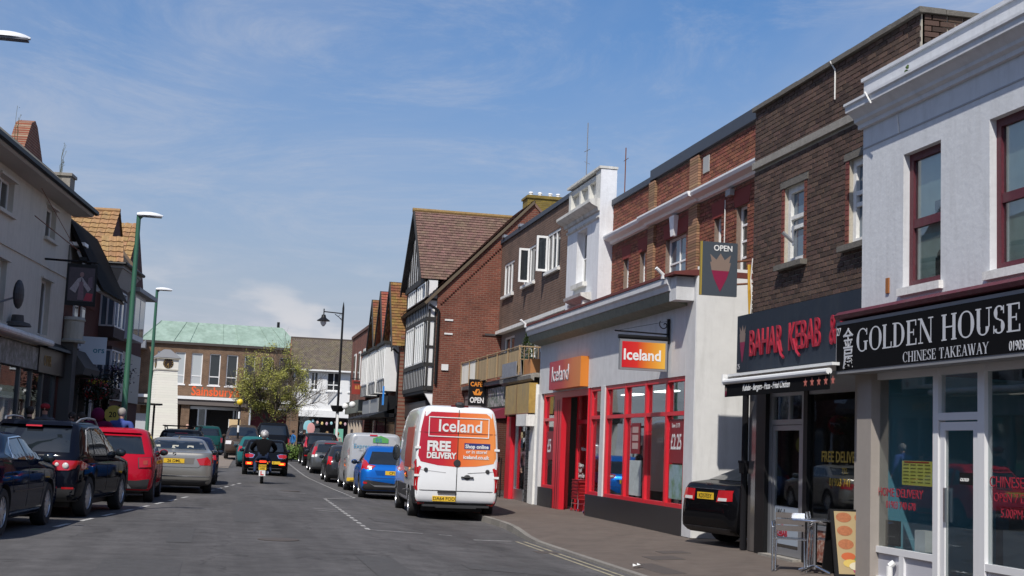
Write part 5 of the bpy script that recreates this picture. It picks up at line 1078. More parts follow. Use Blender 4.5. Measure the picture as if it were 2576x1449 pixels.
    # third gable
    tiles('roof_tile', TILEO, r, (9.4, 3.6, 6.6), (0, -3.62, 0), (2.3, 0, 2.7), 13, 14, 0, 1.18, .02, .03); MB().prism([(9.4, 6.5), (11.7, 9.25), (14, 6.5)], 'y', -.0, 3.6).build('gable', WALL, r)
    BOX('flat_canopy', SOF, r, 8.6, 12.4, -.75, 0, 6.45, 6.6); BOX('oriel', M('bluish_white_frame', (.56, .58, .62)), r, 9.2, 11.4, -.5, 0, 4.8, 6.45)
    for k in range(2): BOX('pane', GLASSB, r, 9.3+k*1.05, 10.2+k*1.05, -.51, -.501, 5.0, 6.3)
    # pub front
    for s, c in ((1.05, 'cream_drum'),):
        BOX('pilaster', M('sooty_stone', (.08, .075, .07)), r, .82, 1.35, -.35, 0, 0, 4.05); MB().lathe([(.0, 0), (.36, .0), (.38, .06), (.30, .1), (.30, .62), (.34, .66), (.30, .75), (0, .78)], 16, (1.05, -.25, 4.05)).build('drum_finial', M('weathered_cream', (.42, .40, .34), .85, stain=.4), r)
    for x, zc in ((1.9, 4.0), (2.9, 4.0)): w = BOX('window', M('bluish_white_frame', (.56, .58, .62)), r, x, x+.55, -.04, -.001, 4.0, 5.3); BOX('pane', GLASSB, w, x+.07, x+.48, -.05, -.041, 4.08, 5.22)
    BOX('red_band', M('brick_red_paint', (.12, .03, .025), .8), r, 1.45, 5.0, -.03, -.002, 5.35, 6.0)
    MB().prism([(-.0, 3.1), (-.55, 3.15), (-.6, 3.35), (-.2, 3.9), (0, 3.95)], 'x', 1.4, 3.6).build('pub_cornice', M('sooty_stone', (.08, .075, .07)), r)
    for k, x in enumerate((1.5, 2.6, 3.7, 4.8, 6.0, 7.4)): BOX('shop_pier', M('sooty_stone', (.08, .075, .07)) if k < 3 else BLACK, r, x, x+.22, -.18, -.001, 0, 3.1)
    for k in range(5): BOX('shop_window', GLASSB if k > 2 else GLASSD, r, 1.75+k*1.1, 2.55+k*1.1, -.03, -.002, .5, 2.7)
    BOX('white_post', WHITE, r, 4.35, 4.42, -.25, -.18, 0, 2.6)
    BOX('white_shop_front', M('pale_shop_panel', (.4, .4, .38)), r, 8.0, 13.8, -.06, -.002, 2.6, 4.4)
    # hanging planters: each basket a thing
    for i, (s, off, z) in enumerate(((2.6, .75, 2.75), (5.9, .6, 3.35))):
        b = E('hanging_basket', LP(s, off, z), 0, ['large dark green hanging planter with yellow flowers below the pub sign', 'small purple flower basket on the pub front further along'][i], 'plant', 'hanging baskets on the pub')
        mb = MB(); r2 = random.Random(i+2)
        for k in range(900):
            c = Vector((r2.gauss(0, .28), r2.gauss(0, .42 if i == 0 else .25), r2.gauss(0, .20))); d = Vector((r2.uniform(-1, 1), r2.uniform(-1, 1), r2.uniform(-1, .4))).normalized()*.10; s_ = d.cross(Vector((.3, .2, 1))).normalized()*.035; mb.poly([c-s_, c+s_, c+d])
        mb.build('foliage', M('dark_ivy_%d' % i, (.012, .022, .008) if i == 0 else (.06, .055, .07), .8, var=.4, scale=9), b)
        MB().path([(0, 0, .1), (-.25, 0, .6)], .02).build('bracket', BLACK, b)
        mb = MB()
        for k in range(24): mb.sph((r2.gauss(0, .2), r2.gauss(0, .25), .2+r2.uniform(-.05, .1)), .03, 5, 4)
        mb.build('flowers', M('flower_%d' % i, (.35, .25, .02) if i == 0 else (.3, .22, .32), .8), b)
pub()
def signs_left():
    h = E('pub_sign', (-3.92, 38.2, 4.9), R(6), 'dark framed pictorial pub sign with a pale robed figure', 'sign')
    BOX('sign_frame', BLACK, h, -.40, .40, -.05, .05, 0, 1.15); q = BOX('sign_picture', M('dark_plum_picture', (.035, .02, .03), .4, var=.4, scale=6), h, -.34, .34, -.058, -.051, .12, 1.05)
    PR = M('pale_robe_paint', (.34, .30, .30), .6, var=.5, scale=16)
    MB().poly([(-.30, -.062, .44), (-.10, -.062, .74), (.0, -.062, .80), (-.02, -.062, .64), (-.14, -.062, .34)]).build('pale_robe', PR, q); MB().poly([(.0, -.0625, .80), (.26, -.0625, .47), (.19, -.0625, .38), (.03, -.0625, .60)]).build('pale_robe', PR, q)
    MB().poly([(-.08, -.063, .16), (.09, -.063, .16), (.05, -.063, .66), (-.05, -.063, .66)]).build('mauve_gown', M('mauve_gown_paint', (.16, .10, .115), .6, var=.4, scale=20), q); MB().poly([(.16, -.061, .5), (.30, -.061, .5), (.28, -.061, .82), (.18, -.061, .78)]).build('background_figure', M('dusky_paint', (.12, .08, .10), .6), q)
    MB().sph((.0, -.062, .86), .055, 10, 6, (1, .08, 1.3)).build('painted_head', M('pale_flesh_paint', (.24, .14, .13), .6), q); MB().poly([(.08, -.063, .14), (.30, -.063, .14), (.32, -.063, .34), (.15, -.063, .36)]).build('red_drape', M('red_drape_paint', (.35, .03, .05), .6), q)
    MB().path([(-1.0, 0, 1.22), (.4, 0, 1.22)], .03).path([(-.3, 0, 1.15), (-.3, 0, 1.22)], .015).path([(.3, 0, 1.15), (.3, 0, 1.22)], .015).box(-.1, .1, -.12, -.02, 1.24, 1.34).build('bracket', BLACK, h)
    w = E('round_sign', (-3.78, 43.4, 2.78), R(4), 'round red WIMPY sign projecting from the pub row', 'sign'); RD = M('red_sign_print', (.42, .008, .02), .4)
    MB().lathe([(0, -.04), (.38, -.04), (.40, 0), (.38, .04), (0, .04)], 28, (0, 0, 0), 'y').build('sign_disc', RD, w).scale = (1, 1, .85); TEXT(w, 'WIMPY', .23, PLATEW, (0, -.05, -.08), align='CENTER', bold=.006, ext=.001); MB().path([(-.6, 0, .0), (-.3, 0, 0)], .03).build('bracket', BLACK, w)
    p = E('white_projecting_sign', (-3.95, 43.2, 3.55), R(4), 'white projecting sign with teal letters above the round red sign', 'sign'); q = BOX('sign_panel', M('pale_sign', (.55, .62, .68), .5), p, -.42, .42, -.05, .05, 0, .85); TEXT(q, 'ors', .26, M('teal_print', (.02, .20, .28), .5), (.02, -.055, .36), bold=.004, ext=.001); MB().path([(-.7, 0, .4), (-.42, 0, .4)], .03).build('bracket', BLACK, p)
    y = E('round_yellow_sign', (-3.30, 45.2, 1.55), 0, 'round yellow sign at head height behind the red car', 'sign'); MB().lathe([(0, -.03), (.30, -.03), (.30, .03), (0, .03)], 24, (0, 0, .5), 'y').build('sign_disc', M('yellow_sign_print', (.62, .48, .08), .5), y); TEXT(y, '20', .24, BLACK, (-.16, -.035, .42), bold=.004, ext=.001); MB().path([(0, 0, -1.4), (0, 0, .25)], .03).build('post', BLACK, y)
signs_left()

# unseen terraces carrying on behind the camera, added for reflections and to block skylight
def terrace(name, loc, rz, L, H, mat, label, step=4.0):
    r = E(name, loc, rz, label, 'building'); ops = []
    x = 1.0
    while x+1.4 < L: ops.append((x, x+1.2, 4.3, 5.9)); x += step
    cells(MB(), 0, L, 3.4, H, ops, 0, .3).build('wall', mat, r); BOX('coping', CONC, r, 0, L, -.08, .35, H+.002, H+.1); BOX('roof_slab', CONC, r, 0, L, .31, 7, H-.4, H-.3)
    for o in ops: window(r, *o, .1, UPVC, GLASSD, 1, 2, .06, CONC, .06)
    x = .2; BOX('fascia', M('cafe_dark_fascia', (.05, .045, .045)), r, 0, L, -.15, .2, 2.7, 3.39)
    while x < L-1: BOX('pier', mat, r, x, x+.4, 0, .3, -.1, 2.7); BOX('shop_window', GLASSD, r, x+.4, min(L, x+step-.02), .15, .2, -.1, 2.7); x += step
terrace('unseen_brick_terrace', (8.6, 7.55, 0), R(-90), 36, 7.2, BRICKM, 'unseen brown brick shop terrace added beyond the takeaway')
terrace('unseen_rendered_terrace', LP(-56), LANG, 41.9, 7.6, GREYREND, 'unseen grey rendered shop terrace added before the cream building')
# ---------------------------------------------------------------- vehicles
# rows of (height/H, rear y/L, front y/L, half width/W); the body is lofted through horizontal slices
TYPES = {
 'suv': [(.17,.03,.965,.90),(.23,.010,.99,.97),(.36,.0,1.0,1.0),(.50,.006,.985,1.0),(.56,.012,.955,.995),(.62,.018,.79,.975),(.66,.026,.725,.955),(.78,.055,.63,.89),(.90,.092,.55,.82),(.955,.118,.50,.76),(.985,.15,.46,.66),(1.0,.22,.40,.45)],
 'hatch': [(.15,.03,.965,.90),(.22,.008,.99,.97),(.36,.0,1.0,1.0),(.50,.010,.985,1.0),(.56,.018,.955,.99),(.61,.028,.80,.97),(.66,.045,.725,.945),(.78,.095,.63,.86),(.90,.15,.55,.76),(.955,.19,.50,.70),(.985,.23,.46,.60),(1.0,.30,.40,.42)],
 'sedan': [(.15,.03,.96,.90),(.22,.006,.99,.97),(.40,.0,1.0,1.0),(.54,.004,.985,1.0),(.62,.008,.95,.99),(.69,.012,.80,.97),(.735,.020,.72,.955),(.755,.05,.70,.94),(.775,.14,.68,.92),(.80,.185,.655,.885),(.90,.245,.60,.79),(.955,.285,.56,.73),(.985,.32,.52,.63),(1.0,.38,.46,.42)],
 'van': [(.13,.02,.97,.93),(.18,.004,.99,.98),(.30,0,1,1),(.42,.002,.985,1),(.46,.003,.93,1),(.50,.004,.86,1),(.62,.006,.80,.985),(.80,.009,.73,.95),(.90,.011,.69,.905),(.955,.014,.66,.85),(.985,.030,.63,.76),(1,.075,.58,.58)]}
TYPES['saloon'] = [r if r[0] < .73 else (r[0], {.735: .020, .755: .035, .775: .075, .80: .11, .90: .175, .955: .22, .985: .26, 1.0: .33}[r[0]], r[2], r[3]) for r in TYPES['sedan']]
def outline(z, yr, yf, w, rr, rf, n=7, ns=12, nf=8):
    P = []; rr = min(rr, w*.9); rf = min(rf, w*.9); ry = rr*.55; fy = rf*.75
    def bow(y): t = (y-(yr+yf)/2)/((yf-yr)/2+1e-6); return 1-.05*abs(t)**4
    for i in range(n+1):
        a = math.pi/2*i/n; P.append((w-rr+rr*math.sin(a), yr+ry-ry*math.cos(a)))
    for i in range(1, ns): P.append((w, yr+ry+(yf-fy-yr-ry)*i/ns))
    for i in range(n+1):
        a = math.pi/2*i/n; P.append((w-rf+rf*math.cos(a), yf-fy+fy*math.sin(a)))
    R_ = [(x*bow(y), y, z) for x, y in P]
    Fr = [(R_[-1][0]*(1-2*i/nf), yf, z) for i in range(1, nf)]
    L_ = [(-x, y, z) for x, y, z in reversed(R_)]
    Bk = [(L_[-1][0]*(1-2*i/nf), yr, z) for i in range(1, nf)]
    return R_+Fr+L_+Bk
def catmull(rows, per):
    out = []; n = len(rows)
    for i in range(n-1):
        p0, p1, p2, p3 = rows[max(0, i-1)], rows[i], rows[i+1], rows[min(n-1, i+2)]
        for k in range(per):
            t = k/per; r = []
            for a, b, c, d in zip(p0, p1, p2, p3):
                m1, m2 = (c-a)/2*.7, (d-b)/2*.7; r.append((2*t**3-3*t**2+1)*b+(t**3-2*t**2+t)*m1+(-2*t**3+3*t**2)*c+(t**3-t**2)*m2)
            if out and r[0] <= out[-1][0]: r[0] = out[-1][0]+.001
            out.append(r)
    out.append(list(rows[-1])); return out
TL = M('tail_light_red', (.42, .008, .012), .15, coat=1); TLB = M('lit_brake_light', (.6, .02, .01), .2, emit=(1, .05, .015), estr=1.6); TLO = M('lit_orange_lamp', (.8, .2, .02), .2, emit=(1, .20, .02), estr=3.5); CLR = M('clear_lamp', (.62, .60, .58), .12, coat=1)
TRIM = M('black_plastic', (.028, .028, .030), .55); CGLASS = M('tinted_car_glass', (.012, .016, .020), .03, spec=.9); LINEM = M('panel_gap', (.012, .012, .013), .8)
def paint(name, col, flake=.0, rough=.28, metal=.0): return M(name, col, rough, metal, coat=.45, spec=.0)
_wheelcache = {}
def wheelmesh(r, w, dark):
    k = (r, w, dark)
    if k not in _wheelcache:
        ri = r*.66
        t = MB().lathe([(ri*.96, -w/2+.02), (ri, -w/2), (r*.93, -w/2), (r*.985, -w/2+.025), (r, -w*.2), (r, w*.2), (r*.985, w/2-.025), (r*.93, w/2), (ri, w/2), (ri*.96, w/2-.02)], 36, axis='x').mesh('wheel', RUBBER, 40)
        m = MB().lathe([(ri, w*.42), (ri*.93, w*.46), (ri*.90, w*.30), (ri*.88, -w*.3)], 32, axis='x').lathe([(ri*.30, w*.40), (ri*.26, w*.44), (0, w*.44)], 16, axis='x')
        for i in range(10):
            a = 2*math.pi*i/10; c, s = math.cos(a), math.sin(a); e = .030 if i % 2 == 0 else .030
            pts = [(ri*.22*c-e*s, ri*.22*s+e*c), (ri*.92*c-e*.8*s, ri*.92*s+e*.8*c), (ri*.92*c+e*.8*s, ri*.92*s-e*.8*c), (ri*.22*c+e*s, ri*.22*s-e*c)]
            m.prism(pts, 'x', w*.33, w*.42)
        rm = m.mesh('rim', M('dark_alloy', (.12, .12, .125), .35, metal=.7) if dark else M('silver_alloy', (.55, .56, .58), .3, metal=.8), 40)
        bk = MB().lathe([(0, w*.22), (ri*.9, w*.22)], 24, axis='x').mesh('brake_disc', M('brake_dark', (.03, .03, .03), .7))
        _wheelcache[k] = (t, rm, bk)
    return _wheelcache[k]
DLO = {'suv': [[(.485,.640),(.665,.636),(.628,.72),(.565,.86),(.53,.915),(.485,.925)], [(.265,.652),(.47,.641),(.47,.925),(.29,.915)], [(.125,.672),(.25,.654),(.272,.912),(.205,.885)]],
       'hatch': [[(.485,.635),(.665,.632),(.628,.72),(.565,.86),(.53,.91),(.485,.92)], [(.275,.648),(.47,.637),(.47,.92),(.31,.905)], [(.165,.672),(.262,.651),(.292,.895),(.245,.86)]],
       'sedan': [[(.475,.715),(.645,.712),(.60,.83),(.555,.91),(.475,.925)], [(.29,.73),(.46,.717),(.46,.925),(.35,.91)], [(.225,.775),(.278,.732),(.332,.90),(.30,.87)]],
       'van': [[(.70,.52),(.82,.50),(.77,.62),(.74,.72),(.70,.73)]]}
RW = {'suv': [(-.76,.665),(.76,.665),(.68,.905),(-.68,.905)], 'hatch': [(-.74,.65),(.74,.65),(.60,.885),(-.60,.885)], 'sedan': [(-.78,.79),(.78,.79),(.66,.94),(-.66,.94)], 'van': None}
FW = {'suv': [(-.8,.67),(.8,.67),(.66,.93),(-.66,.93)], 'hatch': [(-.8,.67),(.8,.67),(.62,.93),(-.62,.93)], 'sedan': [(-.8,.78),(.8,.78),(.66,.95),(-.66,.95)], 'van': [(-.85,.52),(.85,.52),(.78,.74),(-.78,.74)]}
for _d in (DLO, RW, FW): _d['saloon'] = _d['sedan']
def vehicle(name, label, cat, typ, L, W, H, pos, head, pm, wr=.34, ax=(.19, .80), rr=.30, rf=.55, rim_dark=False, group=None, z=None, mirrors=True, plate=None, glass=True, sill=True):
    root = E(name, (pos[0], pos[1], gz(*pos) if z is None else z), -R(head), label, cat, group)
    rows = [(a*H, b*L, c*L, d*W, rr*(.6 if a < .3 else 1), rf*(.6 if a < .3 else 1)*(1 if a < .6 else .55)) for a, b, c, d in TYPES[typ]]
    sl = catmull(rows, 3); rings = [outline(*s) for s in sl]; n = len(rings[0]); v = [p for q in rings for p in q]
    f = [(j*n+i, j*n+(i+1) % n, (j+1)*n+(i+1) % n, (j+1)*n+i) for j in range(len(rings)-1) for i in range(n)]
    f += [tuple(range(n-1, -1, -1)), tuple(range((len(rings)-1)*n, len(rings)*n))]
    mb = MB(); mb.add(v, f); me = mb.mesh('body', pm); me.materials.append(TRIM)
    bo = OBJ('body', me, None)
    cm = MB(); wy = [ax[0]*L, ax[1]*L]; ra = wr+.055
    for y in wy:
        for s in (-1, 1):
            x0, x1 = sorted((s*(W-.30), s*(W+.2))); k = 28
            pts = [(y+ra*math.cos(2*math.pi*i/k), wr+ra*math.sin(2*math.pi*i/k)) for i in range(k)]; cm.prism(pts, 'x', x0, x1)
    co = OBJ('cutter', cm.mesh('cutter', TRIM)); md = bo.modifiers.new('b', 'BOOLEAN'); md.object = co; md.operation = 'DIFFERENCE'; md.solver = 'EXACT'
    dg = bpy.context.evaluated_depsgraph_get(); me2 = bpy.data.meshes.new_from_object(bo.evaluated_get(dg)); bo.modifiers.clear(); bo.data = me2; bpy.data.objects.remove(co)
    me2.materials.clear(); me2.materials.append(pm); me2.materials.append(TRIM)
    for p in me2.polygons:
        c = p.center; p.use_smooth = True; p.material_index = 0
        for y in wy:
            if abs(math.hypot(c.y-y, c.z-wr)-ra) < .02 and abs(c.x) < W-.002 and abs(p.normal.x) < .5: p.material_index = 1
            if math.hypot(c.y-y, c.z-wr) < ra-.01 and abs(c.x) < W-.2: p.material_index = 1
        if c.z < TYPES[typ][0][0]*H+.03: p.material_index = 1
    me2.set_sharp_from_angle(angle=R(38)); bo.parent = root; me2.name = 'body'
    bv = BVHTree.FromPolygons([q.co.copy() for q in me2.vertices], [tuple(p.vertices) for p in me2.polygons])
    def hit(a, b, view):
        if view == 'rear': o, d = Vector((a, -2, b)), Vector((0, 1, 0))
        elif view == 'front': o, d = Vector((a, L+2, b)), Vector((0, -1, 0))
        elif view == 'right': o, d = Vector((3, a, b)), Vector((-1, 0, 0))
        elif view == 'left': o, d = Vector((-3, a, b)), Vector((1, 0, 0))
        else: o, d = Vector((a, b, 5)), Vector((0, 0, -1))
        h = bv.ray_cast(o, d)
        if h[0] is None:
            q = bv.find_nearest(o+d*2); return q[0], -d
        nn = h[1] if h[1].dot(d) < 0 else -h[1]
        return h[0], nn
    def D(nm, mat, poly, view, par=None, off=.006, mirror=False, norm=True, lab=None, sub=.16):
        res = None
        for sg in ((1, -1) if mirror else (1,)):
            bm = bmesh.new()
            k = (W, H) if view in ('rear', 'front') else ((L, H) if view != 'top' else (W, L))
            if not norm: k = (1, 1)
            vw = view
            if view == 'right' and sg < 0: vw = 'left'
            pts = [((p[0]*k[0])*(sg if view in ('rear', 'front', 'top') else 1), p[1]*k[1]) for p in poly]
            vs_ = [bm.verts.new((p[0], 0, p[1])) for p in pts]; bm.faces.new(vs_); bmesh.ops.triangulate(bm, faces=bm.faces[:])
            for _ in range(5):
                es = [e for e in bm.edges if e.calc_length() > sub]
                if not es: break
                bmesh.ops.subdivide_edges(bm, edges=es, cuts=1); bmesh.ops.triangulate(bm, faces=bm.faces[:])
            outn = {}
            for q in bm.verts: p, nn = hit(q.co.x, q.co.z, vw); outn[q] = nn; q.co = p+nn*off
            be = [e for e in bm.edges if e.is_boundary]
            ex = bmesh.ops.extrude_edge_only(bm, edges=be)
            dv = {'rear': Vector((0, 1, 0)), 'front': Vector((0, -1, 0)), 'right': Vector((-1, 0, 0)), 'left': Vector((1, 0, 0)), 'top': Vector((0, 0, -1))}[vw]
            for g in ex['geom']:
                if isinstance(g, bmesh.types.BMVert): g.co += dv*(off+.012)
            bmesh.ops.recalc_face_normals(bm, faces=bm.faces[:])
            fc = max(bm.faces, key=lambda f_: abs(f_.normal.dot(dv)))
            if fc.normal.dot(dv) > 0: bmesh.ops.reverse_faces(bm, faces=bm.faces[:])
            m_ = bpy.data.meshes.new(nm); bm.to_mesh(m_); bm.free(); m_.materials.append(mat)
            m_.polygons.foreach_set('use_smooth', [True]*len(m_.polygons)); m_.set_sharp_from_angle(angle=R(40))
            res = OBJ(nm, m_, par or root, label=lab)
        return res
    def strip(nm, mat, pts, view, w=.006, mirror=True, off=.003):
        k = (W, H) if view in ('rear', 'front') else (L, H)
        for a, b in zip(pts, pts[1:]):
            A, B = Vector((a[0]*k[0], a[1]*k[1])), Vector((b[0]*k[0], b[1]*k[1])); t = (B-A).normalized(); nn = Vector((-t.y, t.x))*w
            D(nm, mat, [tuple(A-nn), tuple(B-nn), tuple(B+nn), tuple(A+nn)], view, off=off, mirror=mirror, norm=False, sub=.12)
    def P(nm, mat, x, z, w, h, par=None, off=.01):      # flat thing on the tail: plate, badge
        p, nn = hit(x*W, z*H, 'rear'); y = p.y-off
        return BOX(nm, mat, par or root, x*W-w/2, x*W+w/2, y-.012, y, z*H-h/2, z*H+h/2), y-.012
    if glass:
        for g in DLO[typ]: D('side_window', CGLASS, g, 'right', mirror=True)
        if RW[typ]: D('rear_window', CGLASS, RW[typ], 'rear')
        D('windscreen', CGLASS, FW[typ], 'front')
    if typ != 'van' and W > .7:
        strip('door_gap', LINEM, [(.478, .93 if typ != 'sedan' else .93), (.478, .25)], 'right'); strip('door_gap', LINEM, [(.69, .60), (.68, .25)], 'right'); strip('door_gap', LINEM, [(.26, .64), (.30, .40)], 'right')
        for y in (.33, .55): D('door_handle', pm, [(y-.025, .575), (y+.025, .575), (y+.025, .595), (y-.025, .595)], 'right', off=.02, mirror=True)
    t, rm, bk = wheelmesh(wr, .215, rim_dark)
    for y in wy:
        for s in (-1, 1):
            wo = OBJ('wheel', t, root); wo.location = (s*(W-.125), y, wr); wo.rotation_euler = (0, 0, 0 if s > 0 else math.pi); OBJ('rim', rm, wo); OBJ('brake_disc', bk, wo)
    BOX('underbody', TRIM, root, -W*.72, W*.72, .12*L, .88*L, .17, .42)
    if mirrors:
        for s in (-1, 1):
            y = .655*L; p, _ = hit(y, .655*H if typ != 'van' else .54*H, 'right'); zz = (.665 if typ != 'sedan' else .73)*H if typ != 'van' else .56*H
            w2 = .10 if typ != 'van' else .10; h2 = .075 if typ != 'van' else .20
            mo = MB().sph((s*(p.x+.10), y, zz), 1, 12, 8, (w2, .06, h2)).path([(s*(p.x-.03), y+.02, zz-.04), (s*(p.x+.05), y, zz-.02)], .02).build('mirror', pm if typ != 'van' else TRIM, root, 60)
            MB().sph((s*(p.x+.10), y-.03, zz), 1, 12, 8, (w2*.88, .035, h2*.85)).build('mirror_glass', CGLASS, mo, 60)
    if plate:
        x, zz, txt = plate; o, y = P('number_plate', PLATEY, x, zz, .52, .115)
        if txt: TEXT(o, txt, .105, BLACK, (x*W, y-.002, zz*H-.036), ext=.001, align='CENTER', xs=1.0, bold=.001)
    root_api = dict(D=D, P=P, strip=strip, hit=hit, root=root, L=L, W=W, H=H)
    return root_api

# --- left-hand parked row
v = vehicle('parked_car', 'dark navy saloon with chrome edged curved side windows at the front of the left row', 'car', 'sedan', 4.55, .90, 1.45, (-3.78, 18.85), 6.0, paint('navy_paint', (.006, .012, .030)), .335, (.20, .79))
v['strip']('window_trim', CHROME, [(.285,.735),(.32,.86),(.36,.93),(.50,.945),(.57,.925),(.62,.83),(.655,.715)], 'right', .007, off=.010); v['strip']('side_moulding', TRIM, [(.30,.42),(.69,.42)], 'right', .012, off=.012); v['strip']('sill_trim', CHROME, [(.28,.20),(.70,.20)], 'right', .008, off=.006)
v['D']('fuel_cap_light', TL, [(.06,.55),(.12,.56),(.12,.68),(.05,.68)], 'right', mirror=True)
v = vehicle('parked_car', 'black compact SUV with silver roof rails and round red tail lights', 'car', 'suv', 4.42, .905, 1.67, (-3.14, 24.0), 8.5, paint('black_blue_paint', (.004, .005, .010)), .355, (.205, .80))
for s in (1, -1):
    v['D']('tail_light', TL, [(s*.50,.585),(s*.95,.585),(s*.985,.54),(s*.97,.49),(s*.62,.485),(s*.50,.53)][::1], 'rear', off=.022)
    c = v['hit'](s*.74*v['W'], .535*v['H'], 'rear')[0]; MB().sph((c.x, c.y-.03, c.z), .055, 12, 8, (1, .4, 1)).build('lamp_lens', CLR, v['root'], 60); c = v['hit'](s*.58*v['W'], .545*v['H'], 'rear')[0]; MB().sph((c.x, c.y-.03, c.z), .035, 12, 8, (1, .4, 1)).build('lamp_lens', CLR, v['root'], 60)
    MB().path([(s*.60, .16*4.42, 1.60), (s*.645, .20*4.42, 1.69), (s*.655, .30*4.42, 1.72), (s*.655, .42*4.42, 1.705), (s*.63, .50*4.42, 1.60)], .018, 8).build('roof_rail', GREYM, v['root'], 40)
    v['D']('reflector', TL, [(s*.70,.30),(s*.9,.30),(s*.9,.32),(s*.7,.32)], 'rear', off=.01)
v['D']('lower_bumper', TRIM, [(-.90,.19),(.90,.19),(.92,.31),(-.92,.31)], 'rear', off=.008); v['strip']('window_trim', GREYM, [(.14,.675),(.21,.90),(.28,.93),(.48,.94),(.54,.925),(.60,.80),(.655,.635)], 'right', .007, off=.010); v['D']('spoiler', pm_ if False else paint('black_blue_paint', (0, 0, 0)), [(-.66,.915),(.66,.915),(.62,.955),(-.62,.955)], 'rear', off=.06)
v['D']('high_brake_light', TL, [(-.15,.895),(.15,.895),(.15,.908),(-.15,.908)], 'rear', off=.07)
v = vehicle('parked_car', 'bright red crossover with chrome handled hatch and dark lower bumper', 'car', 'hatch', 4.15, .895, 1.60, (-2.17, 30.0), 1.0, paint('bright_red_paint', (.36, .006, .020)), .345, (.205, .80), rr=.44, rim_dark=True, plate=(-.30, .555, None))
for s in (1, -1):
    v['D']('tail_light_surround', TRIM, [(s*.60,.60),(s*.90,.61),(s*.93,.47),(s*.63,.46)], 'rear', off=.012); v['D']('tail_light', TL, [(s*.62,.59),(s*.88,.60),(s*.91,.48),(s*.65,.47)], 'rear', off=.024); v['D']('lamp_lens', M('amber_lens', (.36, .05, .02), .2, coat=1), [(s*.72,.56),(s*.82,.565),(s*.82,.51),(s*.73,.51)], 'rear', off=.028)
v['D']('lower_bumper', TRIM, [(-.95,.19),(.95,.19),(.985,.33),(.60,.30),(-.60,.30),(-.985,.33)], 'rear', off=.012); v['D']('skid_plate', GREYM, [(-.5,.20),(.5,.20),(.42,.25),(-.42,.25)], 'rear', off=.022); v['D']('chrome_bar', CHROME, [(-.26,.615),(.26,.615),(.24,.63),(-.24,.63)], 'rear', off=.025); v['strip']('sill_cladding', TRIM, [(.28,.22),(.72,.22)], 'right', .05, off=.008)
v['D']('spoiler', paint('bright_red_paint', (0, 0, 0)), [(-.58,.905),(.58,.905),(.52,.95),(-.52,.95)], 'rear', off=.05); MB().path([(.15, .02, .28), (.15, -.02, .28)], .04, 10).path([(.28, .02, .28), (.28, -.02, .28)], .04, 10).build('exhaust', CHROME, v['root'])
v = vehicle('parked_car', 'bronze silver saloon with dark red wedge tail lights and yellow plate', 'car', 'sedan', 4.53, .91, 1.42, (-.92, 35.56), -2, paint('bronze_silver_paint', (.325, .31, .28), rough=.35, metal=.7), .335, (.20, .81), plate=(-.12, .585, '26 DML'))
for s in (1, -1): v['D']('tail_light', TL, [(s*.50,.625),(s*.80,.66),(s*.975,.665),(s*.985,.52),(s*.60,.515)], 'rear', off=.014); v['D']('tail_light_side', TL, [(.015,.665),(.055,.655),(.06,.60),(.015,.53)], 'right' if s > 0 else 'left', off=.012)
v['D']('plate_recess_shade', M('bronze_silver_shade', (.20, .18, .155), .4, metal=.6), [(-.42,.53),(.42,.53),(.45,.64),(-.45,.64)], 'rear', off=.004); v['strip']('boot_gap', LINEM, [(-.62,.50),(-.55,.47),(.55,.47),(.62,.50)], 'rear', .005, False); v['strip']('bumper_trim', CHROME, [(-.90,.315),(.90,.315)], 'rear', .010, False, .01); v['D']('lower_bumper', TRIM, [(-.88,.17),(.88,.17),(.88,.25),(-.88,.25)], 'rear', off=.01)  # plate recess is a flat patch, its shade put into the darker paint
c = v['hit'](-.12*.91, .705*1.42, 'rear')[0]; MB().lathe([(0, -.012), (.042, -.012), (.045, 0)], 20, (c.x, c.y, c.z), 'y').build('badge', BLACK, v['root']); MB().poly([(c.x, c.y-.014, c.z), (c.x+.03, c.y-.014, c.z), (c.x+.021, c.y-.014, c.z+.021), (c.x, c.y-.014, c.z+.03)]).poly([(c.x, c.y-.014, c.z), (c.x-.03, c.y-.014, c.z), (c.x-.021, c.y-.014, c.z-.021), (c.x, c.y-.014, c.z-.03)]).build('badge_quarter', PLATEW, v['root'])
for x in (-.72, -.20, .22): v['D']('head_restraint', M('cream_leather', (.42, .41, .34), .6), [(x,.80),(x+.20,.80),(x+.19,.855),(x+.02,.855)], 'rear', off=.008)
v['D']('shelf_reflection', M('pale_blue_reflection', (.10, .15, .18), .2), [(-.74,.792),(.74,.792),(.72,.80),(-.72,.80)], 'rear', off=.009); MB().sph((0, 1.55, 1.43), .05, 8, 6, (.5, 1.4, .8)).build('roof_fin', paint('bronze_silver_paint', (0, 0, 0)), v['root'])  # pale blue strip paints a reflection along the foot of the rear glass
v = vehicle('parked_car', 'dark blue hatchback parked just ahead of the bronze saloon', 'car', 'hatch', 4.0, .87, 1.47, (-.80, 42.3), 1, paint('mid_navy_paint', (.010, .018, .045)), .32)
for s in (1, -1): v['D']('tail_light', TL, [(s*.70,.66),(s*.90,.68),(s*.95,.52),(s*.75,.52)], 'rear', off=.012)
v = vehicle('parked_car', 'black estate with a dark roof rack ahead of the blue hatchback', 'car', 'suv', 4.6, .90, 1.70, (-1.25, 49.2), 1, paint('plain_black_paint', (.006, .006, .007)), .34)
for s in (1, -1): v['D']('tail_light', TL, [(s*.80,.74),(s*.92,.70),(s*.95,.50),(s*.82,.50)], 'rear', off=.012); MB().path([(s*.60, .8, 1.68), (s*.62, .9, 1.78), (s*.62, 2.4, 1.78), (s*.60, 2.5, 1.68)], .02).build('roof_rail', BLACK, v['root'])
